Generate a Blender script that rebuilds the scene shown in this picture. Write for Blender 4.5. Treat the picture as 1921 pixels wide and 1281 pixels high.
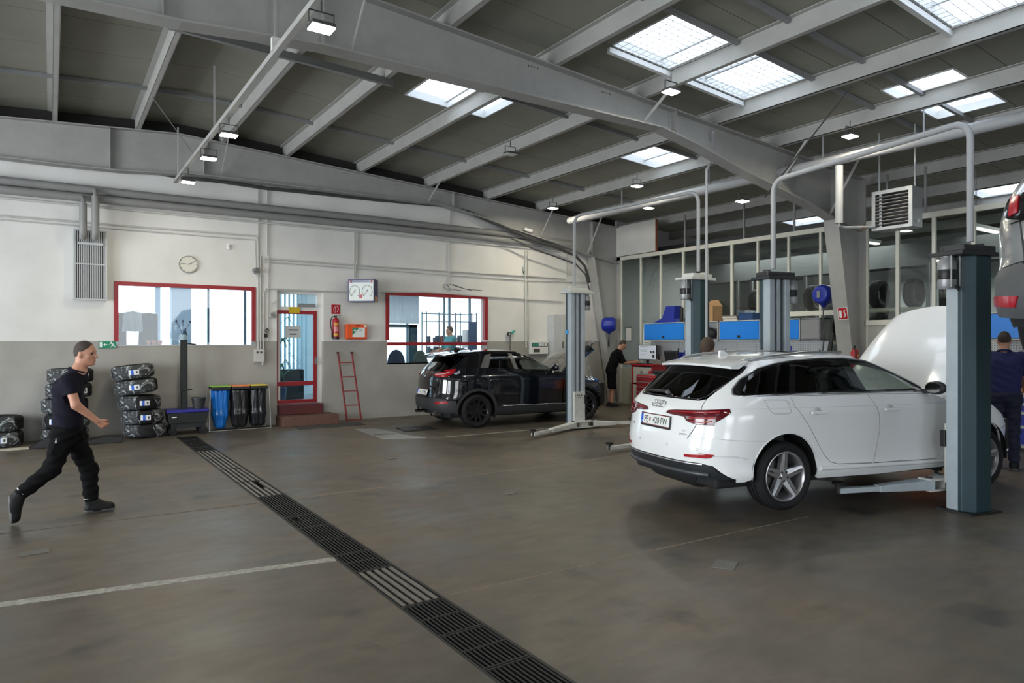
import bpy, bmesh, math, random
import numpy as np
from mathutils import Vector, Matrix
from mathutils.geometry import delaunay_2d_cdt
random.seed(7)
for o in list(bpy.data.objects):
 bpy.data.objects.remove(o)
SC = bpy.context.scene
COL = SC.collection
PI = math.pi
# ---------------------------------------------------------------- camera
FPX, CX, CY, EYE = 1281.0, 960.5, 640.5, 1.75
YAW = math.atan(866 / 1281)
cam = bpy.data.cameras.new('camera')
cam.lens = 24.0
cam.sensor_width = 36.0
cam.clip_end = 300
co = bpy.data.objects.new('camera', cam)
COL.objects.link(co)
co.location = (0, 0, EYE)
co.rotation_euler = (PI / 2, 0, -YAW)
SC.camera = co
# ---------------------------------------------------------------- world, exposure
SC.view_settings.view_transform = 'Standard'
SC.view_settings.look = 'None'
SC.view_settings.gamma = 1.0
SC.view_settings.use_curve_mapping = False
SC.view_settings.exposure = 0.0
wd = bpy.data.worlds.new('overcast_sky')
SC.world = wd
wd.use_nodes = True
bg = wd.node_tree.nodes['Background']
bg.inputs[0].default_value = (0.88, 0.94, 1.0, 1)
bg.inputs[1].default_value = 4.0
def area(name, loc, rot, sx, sy, watt, col=(1, 1, 1)):
 l = bpy.data.lights.new(name, 'AREA')
 l.shape = 'RECTANGLE'
 l.size, l.size_y = sx, sy
 l.energy = watt
 l.color = col
 o = bpy.data.objects.new(name, l)
 COL.objects.link(o)
 o.location = loc
 o.rotation_euler = rot
 if watt == 0:
  l.cycles.is_portal = True
 return o
DAY = (0.90, 0.955, 1.0)
# daylight through the open gates of the hall (left side wall, wall behind the camera)
area('gate_daylight', (-9.5, 9.0, 2.2), (0, -PI / 2, 0), 4.2, 5.0, 900, DAY)
area('gate_daylight', (-9.5, 2.0, 2.2), (0, -PI / 2, 0), 4.2, 5.0, 420, DAY)
area('gate_daylight', (-3.0, -8.1, 2.2), (PI / 2, 0, 0), 5.0, 4.2, 110, DAY)
area('gate_daylight', (5.0, -8.1, 2.2), (PI / 2, 0, 0), 5.0, 4.2, 60, DAY)
# ---------------------------------------------------------------- pixel helpers
_F = np.array([math.sin(YAW), math.cos(YAW), 0.0])
_R = np.array([math.cos(YAW), -math.sin(YAW), 0.0])
_C = np.array([0, 0, EYE])
def ray(x, y):
 return _F + _R * ((x - CX) / FPX) + np.array([0, 0, 1.0]) * ((CY - y) / FPX)
def onX(x, y, X):
 r = ray(x, y)
 return Vector(_C + r * (X / r[0]))
def onY(x, y, Y):
 r = ray(x, y)
 return Vector(_C + r * (Y / r[1]))
def onZ(x, y, Z=0.0):
 r = ray(x, y)
 return Vector(_C + r * ((Z - EYE) / r[2]))
# ---------------------------------------------------------------- materials
MATS = {}
def mat(name, col, rough=0.5, metal=0.0, var=0.0, scale=8.0, bump=0.0, bscale=60.0, coat=0.0, emis=None, estr=0.0, alpha=1.0, dark=None, spec=0.5, stretch=None):
 """principled material; var mixes a noise-driven second tone (dark)"""
 if name in MATS:
  return MATS[name]
 m = bpy.data.materials.new(name)
 m.use_nodes = True
 nt = m.node_tree
 b = nt.nodes['Principled BSDF']
 b.inputs['Base Color'].default_value = (*col, 1)
 b.inputs['Roughness'].default_value = rough
 b.inputs['Metallic'].default_value = metal
 b.inputs['Specular IOR Level'].default_value = spec
 b.inputs['Coat Weight'].default_value = coat
 b.inputs['Coat Roughness'].default_value = 0.04
 if alpha < 1:
  b.inputs['Alpha'].default_value = alpha
 if emis:
  b.inputs['Emission Color'].default_value = (*emis, 1)
  b.inputs['Emission Strength'].default_value = estr
 if var > 0 or bump > 0:
  tc = nt.nodes.new('ShaderNodeTexCoord')
  src = tc.outputs['Object']
  if stretch:
   mp = nt.nodes.new('ShaderNodeMapping')
   mp.inputs['Scale'].default_value = stretch
   nt.links.new(src, mp.inputs[0])
   src = mp.outputs[0]
 if var > 0:
  n = nt.nodes.new('ShaderNodeTexNoise')
  n.inputs['Scale'].default_value = scale
  n.inputs['Detail'].default_value = 6
  n.inputs['Roughness'].default_value = 0.65
  nt.links.new(src, n.inputs['Vector'])
  cr = nt.nodes.new('ShaderNodeValToRGB')
  d = dark if dark else tuple(c * 0.6 for c in col)
  cr.color_ramp.elements[0].position = 0.35
  cr.color_ramp.elements[0].color = (*[c * (1 - var) + e * var for c, e in zip(col, d)], 1)
  cr.color_ramp.elements[1].position = 0.62
  cr.color_ramp.elements[1].color = (*col, 1)
  nt.links.new(n.outputs[0], cr.inputs[0])
  nt.links.new(cr.outputs[0], b.inputs['Base Color'])
 if bump > 0:
  n2 = nt.nodes.new('ShaderNodeTexNoise')
  n2.inputs['Scale'].default_value = bscale
  n2.inputs['Detail'].default_value = 4
  nt.links.new(src, n2.inputs['Vector'])
  bp = nt.nodes.new('ShaderNodeBump')
  bp.inputs['Strength'].default_value = bump
  bp.inputs['Distance'].default_value = 0.01
  nt.links.new(n2.outputs[0], bp.inputs['Height'])
  nt.links.new(bp.outputs[0], b.inputs['Normal'])
 MATS[name] = m
 return m
def glass_mat(name, tint, refl=0.08, rough=0.02):
 """thin pane: tinted transparency with a fresnel reflection"""
 if name in MATS:
  return MATS[name]
 m = bpy.data.materials.new(name)
 m.use_nodes = True
 nt = m.node_tree
 nt.nodes.remove(nt.nodes['Principled BSDF'])
 out = nt.nodes['Material Output']
 tr = nt.nodes.new('ShaderNodeBsdfTransparent')
 tr.inputs[0].default_value = (*tint, 1)
 gl = nt.nodes.new('ShaderNodeBsdfGlossy')
 gl.inputs['Roughness'].default_value = rough
 fr = nt.nodes.new('ShaderNodeLayerWeight')
 pw = nt.nodes.new('ShaderNodeMath')
 pw.operation = 'POWER'
 pw.inputs[1].default_value = 5.0
 nt.links.new(fr.outputs['Facing'], pw.inputs[0])
 fr = pw
 ad = nt.nodes.new('ShaderNodeMath')
 ad.operation = 'MULTIPLY_ADD'
 ad.inputs[1].default_value = 0.9
 ad.inputs[2].default_value = refl
 cl = nt.nodes.new('ShaderNodeClamp')
 nt.links.new(fr.outputs[0], ad.inputs[0])
 nt.links.new(ad.outputs[0], cl.inputs[0])
 mx = nt.nodes.new('ShaderNodeMixShader')
 nt.links.new(cl.outputs[0], mx.inputs[0])
 nt.links.new(tr.outputs[0], mx.inputs[1])
 nt.links.new(gl.outputs[0], mx.inputs[2])
 nt.links.new(mx.outputs[0], out.inputs[0])
 MATS[name] = m
 return m
M_STEEL = mat('painted_steel_grey', (0.345, 0.345, 0.33), 0.55, 0, 0.25, 3, 0.02, 40)
M_PURLIN = mat('purlin_grey', (0.39, 0.39, 0.37), 0.6, 0, 0.3, 2.5)
M_CEIL = mat('ceiling_panel', (0.25, 0.25, 0.21), 0.75, 0, 0.3, 1.2)
M_BLACK = mat('black_plastic', (0.012, 0.012, 0.013), 0.45)
M_RUBBER = mat('rubber', (0.012, 0.012, 0.013), 0.75, bump=0.1, bscale=90, spec=0.25)
M_WHITE = mat('white_paint', (0.72, 0.72, 0.69), 0.45, 0, 0.1, 6)
M_IVORY = mat('ivory_frame', (0.66, 0.65, 0.56), 0.5, 0, 0.15, 5)
M_CHROME = mat('chrome', (0.75, 0.76, 0.78), 0.12, 1.0)
M_ALU = mat('aluminium', (0.55, 0.56, 0.57), 0.32, 1.0, 0.15, 12)
M_GALV = mat('galvanised', (0.48, 0.50, 0.51), 0.42, 0.8, 0.35, 14)
M_RED = mat('red_lacquer', (0.42, 0.012, 0.022), 0.35, 0, 0.15, 6)
M_DRED = mat('dark_red_paint', (0.30, 0.014, 0.02), 0.4, 0, 0.25, 10)
M_BLUE = mat('bright_blue_panel', (0.005, 0.20, 0.72), 0.38)
M_DBLUE = mat('deep_blue', (0.01, 0.025, 0.30), 0.4)
M_DARK = mat('dark_void', (0.01, 0.01, 0.011), 0.8)
M_GREY = mat('mid_grey', (0.22, 0.225, 0.23), 0.55, 0, 0.2, 5)
M_LGREY = mat('light_grey', (0.50, 0.52, 0.53), 0.5, 0, 0.15, 5)
M_PIPE = mat('pipe_jacket', (0.25, 0.25, 0.245), 0.5, 0, 0.25, 3)
M_CABLE = mat('cable_dark', (0.05, 0.05, 0.05), 0.6)
M_COND = mat('conduit_grey', (0.50, 0.50, 0.47), 0.5)
M_TUBE = mat('tube_grey', (0.36, 0.37, 0.38), 0.55)
# ---------------------------------------------------------------- mesh builder
class MB:
 def __init__(self):
  self.v, self.f = [], []
 def add(self, vs, fs):
  n = len(self.v)
  self.v += [tuple(p) for p in vs]
  self.f += [tuple(i + n for i in q) for q in fs]
  return self
 def box(self, x0, y0, z0, x1, y1, z1):
  x0, x1 = min(x0, x1), max(x0, x1)
  y0, y1 = min(y0, y1), max(y0, y1)
  z0, z1 = min(z0, z1), max(z0, z1)
  return self.add([(x0, y0, z0), (x1, y0, z0), (x1, y1, z0), (x0, y1, z0), (x0, y0, z1), (x1, y0, z1), (x1, y1, z1), (x0, y1, z1)],
      [(3, 2, 1, 0), (4, 5, 6, 7), (0, 1, 5, 4), (1, 2, 6, 5), (2, 3, 7, 6), (3, 0, 4, 7)])
 def obox(self, c, s, rot=None):
  """box of size s about c, rotated by a Matrix or euler tuple"""
  R = Matrix.Identity(3) if rot is None else (rot if isinstance(rot, Matrix) else __import__('mathutils').Euler(rot).to_matrix())
  k = len(self.v)
  self.box(-s[0] / 2, -s[1] / 2, -s[2] / 2, s[0] / 2, s[1] / 2, s[2] / 2)
  c = Vector(c)
  for i in range(k, len(self.v)):
   self.v[i] = tuple(R @ Vector(self.v[i]) + c)
  return self
 def bar(self, p0, p1, w, h, up=(0, 0, 1)):
  """rectangular bar from p0 to p1 (w sideways, h along up)"""
  p0, p1 = Vector(p0), Vector(p1)
  d = (p1 - p0)
  L = d.length
  d.normalize()
  u = Vector(up)
  s = d.cross(u)
  if s.length < 1e-4:
   s = d.cross(Vector((1, 0, 0)))
  s.normalize()
  u = s.cross(d)
  vs = []
  for p in (p0, p1):
   for a, b in ((-1, -1), (1, -1), (1, 1), (-1, 1)):
    vs.append(p + s * (a * w / 2) + u * (b * h / 2))
  return self.add(vs, [(3, 2, 1, 0), (4, 5, 6, 7), (0, 1, 5, 4), (1, 2, 6, 5), (2, 3, 7, 6), (3, 0, 4, 7)])
 def tube(self, pts, r, n=10, caps=True, closed=False):
  pts = [Vector(p) for p in pts]
  rs = r if isinstance(r, (list, tuple)) else [r] * len(pts)
  N = len(pts)
  rings = []
  prev = None
  for i, p in enumerate(pts):
   if closed:
    d = pts[(i + 1) % N] - pts[i - 1]
   elif i == 0:
    d = pts[1] - pts[0]
   elif i == N - 1:
    d = pts[-1] - pts[-2]
   else:
    d = (pts[i + 1] - p).normalized() + (p - pts[i - 1]).normalized()
   if d.length < 1e-9:
    d = Vector((0, 0, 1))
   d.normalize()
   if prev is None:
    a = Vector((0, 0, 1)) if abs(d.z) < 0.9 else Vector((1, 0, 0))
    u = d.cross(a).normalized()
   else:
    u = prev - d * prev.dot(d)
    if u.length < 1e-6:
     u = d.orthogonal()
    u.normalize()
   prev = u
   w = d.cross(u)
   rings.append([p + (u * math.cos(2 * PI * k / n) + w * math.sin(2 * PI * k / n)) * rs[i] for k in range(n)])
  vs = [q for rg in rings for q in rg]
  fs = []
  for i in range(N if closed else N - 1):
   j = (i + 1) % N
   for k in range(n):
    fs.append((i * n + k, i * n + (k + 1) % n, j * n + (k + 1) % n, j * n + k))
  if caps and not closed:
   fs.append(tuple(range(n - 1, -1, -1)))
   fs.append(tuple((N - 1) * n + k for k in range(n)))
  return self.add(vs, fs)
 def cyl(self, p0, p1, r0, r1=None, n=16):
  return self.tube([p0, p1], [r0, r0 if r1 is None else r1], n)
 def lathe(self, prof, n=24, org=(0, 0, 0), axis='z', a0=0, a1=2 * PI):
  """prof: (radius, height) list"""
  full = abs(a1 - a0 - 2 * PI) < 1e-6
  m = n if full else n + 1
  vs = []
  for r, h in prof:
   for k in range(m):
    t = a0 + (a1 - a0) * k / n
    c, s = math.cos(t) * r, math.sin(t) * r
    p = {'z': (c, s, h), 'y': (c, h, s), 'x': (h, c, s)}[axis]
    vs.append((p[0] + org[0], p[1] + org[1], p[2] + org[2]))
  fs = []
  for i in range(len(prof) - 1):
   for k in range(n):
    k2 = (k + 1) % m
    q = (i * m + k, i * m + k2, (i + 1) * m + k2, (i + 1) * m + k)
    fs.append(q if axis != 'y' else q[::-1])
  return self.add(vs, fs)
 def prism(self, poly, a, b, plane='xz'):
  """extrude 2D polygon between a and b along the third axis"""
  def P(q, t):
   return {'xz': (q[0], t, q[1]), 'yz': (t, q[0], q[1]), 'xy': (q[0], q[1], t)}[plane]
  n = len(poly)
  vs = [P(q, a) for q in poly] + [P(q, b) for q in poly]
  fs = [tuple(range(n)), tuple(range(2 * n - 1, n - 1, -1))]
  for i in range(n):
   j = (i + 1) % n
   fs.append((i, i + n, j + n, j))
  return self.add(vs, fs)
 def sphere(self, c, r, n=12, m=8, sc=(1, 1, 1)):
  prof = []
  vs = []
  for i in range(m + 1):
   t = PI * i / m
   for k in range(n):
    a = 2 * PI * k / n
    vs.append((c[0] + r * sc[0] * math.sin(t) * math.cos(a), c[1] + r * sc[1] * math.sin(t) * math.sin(a), c[2] + r * sc[2] * math.cos(t)))
  fs = []
  for i in range(m):
   for k in range(n):
    fs.append((i * n + k, (i + 1) * n + k, (i + 1) * n + (k + 1) % n, i * n + (k + 1) % n))
  return self.add(vs, fs)
 def xf(self, M):
  self.v = [tuple(M @ Vector(p)) for p in self.v]
  return self
 def mesh(self, name, m, smooth=None):
  me = bpy.data.meshes.new(name)
  me.from_pydata(self.v, [], self.f)
  bm = bmesh.new()
  bm.from_mesh(me)
  bmesh.ops.remove_doubles(bm, verts=bm.verts, dist=1e-5)
  bmesh.ops.recalc_face_normals(bm, faces=bm.faces)
  bm.to_mesh(me)
  bm.free()
  if m:
   me.materials.append(m)
  if smooth is not None:
   me.polygons.foreach_set('use_smooth', [True] * len(me.polygons))
   me.set_sharp_from_angle(angle=math.radians(smooth))
  me.update()
  return me
 def build(self, name, m, parent=None, smooth=40, bevel=0.0, loc=None):
  o = bpy.data.objects.new(name, self.mesh(name, m, smooth))
  COL.objects.link(o)
  if parent:
   o.parent = parent
  if loc is not None:
   o.location = loc
  if bevel:
   md = o.modifiers.new('bevel', 'BEVEL')
   md.width = bevel
   md.segments = 2
   md.limit_method = 'ANGLE'
  return o
def tag(o, label, cat, group=None, kind=None):
 o['label'] = label
 if cat:
  o['category'] = cat
 if group:
  o['group'] = group
 if kind:
  o['kind'] = kind
 return o
def thing(name, label, cat, loc=(0, 0, 0), rz=0.0, group=None, kind=None):
 o = bpy.data.objects.new(name, None)
 COL.objects.link(o)
 o.empty_display_size = 0.1
 o.location = loc
 o.rotation_euler = (0, 0, rz)
 return tag(o, label, cat, group, kind)
def struct(name, mb, m, label=None, smooth=None, parent=None, bevel=0):
 o = mb.build(name, m, parent, smooth, bevel)
 if not parent:
  o['kind'] = 'structure'
  o['category'] = name.split('_')[0]
  o['label'] = label or name.replace('_', ' ')
 return o
def inst(src, name, parent=None, M=None):
 """another object sharing src's mesh"""
 o = bpy.data.objects.new(name, src.data if hasattr(src, 'data') and not isinstance(src, bpy.types.Mesh) else src)
 COL.objects.link(o)
 if parent:
  o.parent = parent
 if M is not None:
  o.matrix_local = M
 return o
def copy_tree(o, parent=None):
 c = o.copy()
 COL.objects.link(c)
 c.parent = parent
 for ch in list(o.children):
  copy_tree(ch, c)
 return c
def text_mesh(s, size, m, ext=0.002, name='lettering', align='CENTER', width=1.0):
 cu = bpy.data.curves.new('t', 'FONT')
 cu.body = s
 cu.size = size
 cu.extrude = ext
 cu.align_x = align
 cu.align_y = 'CENTER'
 cu.resolution_u = 3
 o = bpy.data.objects.new('t', cu)
 COL.objects.link(o)
 dg = bpy.context.evaluated_depsgraph_get()
 me = bpy.data.meshes.new_from_object(o.evaluated_get(dg))
 bpy.data.objects.remove(o)
 me.name = name
 me.materials.clear()
 me.materials.append(m)
 if width != 1.0:
  me.transform(Matrix.Diagonal((width, 1, 1, 1)))
 return me
def put(me, name, parent, M):
 o = bpy.data.objects.new(name, me)
 COL.objects.link(o)
 o.parent = parent
 o.matrix_local = M
 return o
def basis(org, xa, ya):
 """matrix whose local x runs along xa, local y along ya"""
 x = Vector(xa).normalized()
 y = Vector(ya)
 z = x.cross(y).normalized()
 y = z.cross(x)
 M = Matrix((x, y, z)).transposed().to_4x4()
 M.translation = Vector(org)
 return M
# ---------------------------------------------------------------- signed-distance surfaces (bodies, bags, wraps)
def _smin(a, b, k):
 if k <= 0:
  return np.minimum(a, b)
 h = np.clip(0.5 + 0.5 * (b - a) / k, 0, 1)
 return b * (1 - h) + a * h - k * h * (1 - h)
class SDF:
 def __init__(self, lo, hi, h):
  self.lo = np.array(lo, float)
  self.h = h
  self.n = np.ceil((np.array(hi) - self.lo) / h).astype(int) + 1
  self.d = np.full(self.n, 0.3, np.float32)
 def _sub(self, a, b):
  i0 = np.clip(np.floor((a - self.lo) / self.h).astype(int), 0, self.n - 1)
  i1 = np.clip(np.ceil((b - self.lo) / self.h).astype(int) + 1, 1, self.n)
  ax = [self.lo[k] + self.h * np.arange(i0[k], i1[k]) for k in range(3)]
  return tuple(slice(i0[k], i1[k]) for k in range(3)), np.meshgrid(*ax, indexing='ij')
 def _put(self, sl, d, k, sub):
  cur = self.d[sl]
  if sub:
   self.d[sl] = -_smin(-cur, d, k)
  else:
   self.d[sl] = _smin(cur, d, k)
 def cone(self, p, q, r0, r1=None, k=0.02, sub=False):
  r1 = r0 if r1 is None else r1
  p, q = np.array(p, float), np.array(q, float)
  R = max(r0, r1) + k * 2 + 0.03
  sl, (X, Y, Z) = self._sub(np.minimum(p, q) - R, np.maximum(p, q) + R)
  if X.size == 0:
   return self
  d = q - p
  L = d @ d + 1e-9
  t = np.clip(((X - p[0]) * d[0] + (Y - p[1]) * d[1] + (Z - p[2]) * d[2]) / L, 0, 1)
  D = np.sqrt((X - p[0] - t * d[0]) ** 2 + (Y - p[1] - t * d[1]) ** 2 + (Z - p[2] - t * d[2]) ** 2) - (r0 + (r1 - r0) * t)
  self._put(sl, D, k, sub)
  return self
 def ell(self, c, r, k=0.02, sub=False, rot=None):
  c, r = np.array(c, float), np.array(r, float)
  R = r.max() + k * 2 + 0.03
  sl, (X, Y, Z) = self._sub(c - R, c + R)
  if X.size == 0:
   return self
  A = np.stack([X - c[0], Y - c[1], Z - c[2]])
  if rot is not None:
   A = np.tensordot(np.array(rot).T, A, 1)
  q = np.sqrt((A[0] / r[0]) ** 2 + (A[1] / r[1]) ** 2 + (A[2] / r[2]) ** 2)
  q2 = np.sqrt((A[0] / r[0] ** 2) ** 2 + (A[1] / r[1] ** 2) ** 2 + (A[2] / r[2] ** 2) ** 2) + 1e-6
  D = q * (q - 1) / q2
  self._put(sl, D, k, sub)
  return self
 def cut(self, p, nrm):
  """remove everything on the side nrm points to"""
  p, nrm = np.array(p, float), np.array(nrm, float)
  nrm = nrm / np.linalg.norm(nrm)
  ax = [self.lo[k] + self.h * np.arange(self.n[k]) for k in range(3)]
  D = ((ax[0] - p[0]) * nrm[0])[:, None, None] + ((ax[1] - p[1]) * nrm[1])[None, :, None] + ((ax[2] - p[2]) * nrm[2])[None, None, :]
  self.d = np.maximum(self.d, D.astype(np.float32))
  return self
 def warp(self, fn):
  ax = [self.lo[k] + self.h * np.arange(self.n[k]) for k in range(3)]
  X, Y, Z = np.meshgrid(*ax, indexing='ij')
  self.d = (self.d + fn(X, Y, Z)).astype(np.float32)
  return self
 def mesh(self):
  d = self.d
  d[0], d[-1] = 0.1, 0.1
  d[:, 0], d[:, -1] = 0.1, 0.1
  d[:, :, 0], d[:, :, -1] = 0.1, 0.1
  ins = d < 0
  c = [ins[i:ins.shape[0] - 1 + i, j:ins.shape[1] - 1 + j, k:ins.shape[2] - 1 + k] for i in (0, 1) for j in (0, 1) for k in (0, 1)]
  s = sum(a.astype(np.int8) for a in c)
  act = np.argwhere((s > 0) & (s < 8))
  if len(act) == 0:
   return np.zeros((0, 3)), []
  acc = np.zeros((len(act), 3))
  cnt = np.zeros(len(act))
  cor = [(i, j, k) for i in (0, 1) for j in (0, 1) for k in (0, 1)]
  val = {q: d[act[:, 0] + q[0], act[:, 1] + q[1], act[:, 2] + q[2]].astype(float) for q in cor}
  for a in cor:
   for ax in range(3):
    if a[ax] == 0:
     b = list(a)
     b[ax] = 1
     b = tuple(b)
     va, vb = val[a], val[b]
     m = (va < 0) != (vb < 0)
     t = np.where(m, va / np.where(m, va - vb, 1), 0)
     p = np.tile(np.array(a, float), (len(act), 1))
     p[:, ax] += t
     acc[m] += p[m]
     cnt[m] += 1
  V = (act + acc / cnt[:, None]) * self.h + self.lo
  idx = -np.ones(tuple(np.array(d.shape) - 1), int)
  idx[act[:, 0], act[:, 1], act[:, 2]] = np.arange(len(act))
  F = []
  for ax in range(3):
   u, w = (ax + 1) % 3, (ax + 2) % 3
   sh = [slice(None)] * 3
   sh2 = [slice(None)] * 3
   sh[ax] = slice(0, -1)
   sh2[ax] = slice(1, None)
   e = ins[tuple(sh)] != ins[tuple(sh2)]
   pts = np.argwhere(e)
   pts = pts[(pts[:, u] > 0) & (pts[:, w] > 0) & (pts[:, u] < d.shape[u] - 1) & (pts[:, w] < d.shape[w] - 1)]
   if len(pts) == 0:
    continue
   q = []
   for du, dw in ((-1, -1), (0, -1), (0, 0), (-1, 0)):
    r = pts.copy()
    r[:, u] += du
    r[:, w] += dw
    q.append(idx[r[:, 0], r[:, 1], r[:, 2]])
   q = np.stack(q, 1)
   fl = ins[pts[:, 0], pts[:, 1], pts[:, 2]]
   q[~fl] = q[~fl][:, ::-1]
   F.append(q)
  F = np.concatenate(F)
  F = F[(F >= 0).all(1)]
  return V, F.tolist()
 def build(self, name, m, parent=None, smooth_it=1):
  V, F = self.mesh()
  if smooth_it:
   F_ = np.array(F)
   for _ in range(smooth_it):
    acc = np.zeros_like(V)
    cnt = np.zeros(len(V))
    for a, b in ((0, 1), (1, 2), (2, 3), (3, 0)):
     np.add.at(acc, F_[:, a], V[F_[:, b]])
     np.add.at(acc, F_[:, b], V[F_[:, a]])
     np.add.at(cnt, F_[:, a], 1)
     np.add.at(cnt, F_[:, b], 1)
    V = V * 0.5 + 0.5 * acc / np.maximum(cnt, 1)[:, None]
  me = bpy.data.meshes.new(name)
  me.from_pydata(V.tolist(), [], F)
  me.polygons.foreach_set('use_smooth', [True] * len(me.polygons))
  me.materials.append(m)
  o = bpy.data.objects.new(name, me)
  COL.objects.link(o)
  if parent:
   o.parent = parent
  return o
# ================================================================ the hall
D = 14.70           # plane of the back wall
XP = 13.46          # plane of the glazed partition
X0, X1 = -9.4, 21.0
Y0 = -8.0
RX = 2.05           # ridge
def zt(X):          # top of the steel frames
 return 5.74 - 0.065 * abs(X - RX)
def zc(X):          # underside of the roof panels
 return zt(X) + 0.24
# ---- floor with the drain trench left open
def floor_mat():
 m = bpy.data.materials.new('oily_concrete')
 m.use_nodes = True
 nt = m.node_tree
 b = nt.nodes['Principled BSDF']
 tc = nt.nodes.new('ShaderNodeTexCoord')
 def noise(sc, det, vec=None, st=None, ro=0.6):
  n = nt.nodes.new('ShaderNodeTexNoise')
  n.inputs['Scale'].default_value = sc
  n.inputs['Detail'].default_value = det
  n.inputs['Roughness'].default_value = ro
  if st:
   mp = nt.nodes.new('ShaderNodeMapping')
   mp.inputs['Scale'].default_value = st
   nt.links.new(tc.outputs['Object'], mp.inputs[0])
   nt.links.new(mp.outputs[0], n.inputs['Vector'])
  else:
   nt.links.new(tc.outputs['Object'], n.inputs['Vector'])
  return n.outputs[0]
 def ramp(src, stops):
  r = nt.nodes.new('ShaderNodeValToRGB')
  while len(r.color_ramp.elements) < len(stops):
   r.color_ramp.elements.new(0.5)
  for e, (p, c) in zip(r.color_ramp.elements, stops):
   e.position = p
   e.color = (*c, 1)
  nt.links.new(src, r.inputs[0])
  return r.outputs[0]
 def mix(f, a, c, mode='MIX'):
  x = nt.nodes.new('ShaderNodeMix')
  x.data_type = 'RGBA'
  x.blend_type = mode
  if isinstance(f, float):
   x.inputs['Factor'].default_value = f
  else:
   nt.links.new(f, x.inputs['Factor'])
  for k, s in (('A', a), ('B', c)):
   i = [q for q in x.inputs if q.name == k and q.type == 'RGBA'][0]
   if isinstance(s, tuple):
    i.default_value = (*s, 1)
   else:
    nt.links.new(s, i)
  return [q for q in x.outputs if q.type == 'RGBA'][0]
 base = ramp(noise(0.55, 8, ro=0.7), [(0.30, (0.084, 0.077, 0.064)), (0.5, (0.118, 0.102, 0.080)), (0.72, (0.175, 0.134, 0.094))])
 fine = ramp(noise(6, 8, st=(0.5, 1.2, 1)), [(0.35, (0.78, 0.78, 0.78)), (0.65, (1.05, 1.05, 1.05))])
 c1 = mix(1.0, base, fine, 'MULTIPLY')
 spots = ramp(noise(1.7, 5, ro=0.5), [(0.60, (0, 0, 0)), (0.72, (1, 1, 1))])
 c2 = mix(spots, c1, (0.055, 0.052, 0.048))
 dust = ramp(noise(22, 3), [(0.66, (0, 0, 0)), (0.78, (0.35, 0.35, 0.35))])
 c3 = mix(dust, c2, (0.24, 0.22, 0.19))
 nt.links.new(c3, b.inputs['Base Color'])
 rr = ramp(noise(1.1, 6), [(0.3, (0.30, 0.30, 0.30)), (0.7, (0.55, 0.55, 0.55))])
 nt.links.new(rr, b.inputs['Roughness'])
 b.inputs['Specular IOR Level'].default_value = 0.35
 bp = nt.nodes.new('ShaderNodeBump')
 bp.inputs['Strength'].default_value = 0.12
 bp.inputs['Distance'].default_value = 0.01
 nt.links.new(noise(9, 6), bp.inputs['Height'])
 nt.links.new(bp.outputs[0], b.inputs['Normal'])
 return m
M_FLOOR = floor_mat()
DX0, DX1, DY1 = 1.895, 2.235, 13.78
f = MB()
f.box(X0, Y0, -0.3, DX0, D + 6, 0)
f.box(DX1, Y0, -0.3, X1, D + 6, 0)
f.box(DX0, DY1, -0.3, DX1, D + 6, 0)
f.box(DX0, Y0, -0.3, DX1, DY1, -0.16)
floor = struct('floor', f, M_FLOOR, 'oil-stained brown grey concrete workshop floor')
M_WORNWHITE = mat('worn_marking', (0.36, 0.355, 0.32), 0.7, 0, 0.8, 22, dark=(0.16, 0.15, 0.13))
M_JOINT = mat('joint_filler', (0.085, 0.07, 0.055), 0.8, 0, 0.5, 5)
M_JOINT2 = mat('joint_edge_wear', (0.26, 0.21, 0.16), 0.8, 0, 0.8, 9, dark=(0.13, 0.11, 0.09))
MB().bar((-6, 6.5, 0.001), (DX0, 5.345, 0.001), 0.10, 0.003).build('floor_marking', M_WORNWHITE, floor, None)
MB().bar((-6, 7.93, 0.0005), (DX0, 7.66, 0.0005), 0.018, 0.002).build('joint', M_JOINT, floor, None)
MB().bar((DX1, 7.65, 0.0005), (7.5, 7.75, 0.0005), 0.03, 0.002).build('joint', M_JOINT2, floor, None)
MB().bar((2.3, 4.15, 0.0005), (6.3, 4.0, 0.0005), 0.014, 0.002).build('joint', M_JOINT2, floor, None)
MB().bar((4.5, 13.05, 0.0005), (6.2, 10.9, 0.0005), 0.02, 0.002).build('joint', M_JOINT, floor, None)
MB().bar((6.0, 11.05, 0.001), (9.2, 10.95, 0.001), 0.05, 0.003).build('floor_marking', M_WORNWHITE, floor, None)
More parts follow.
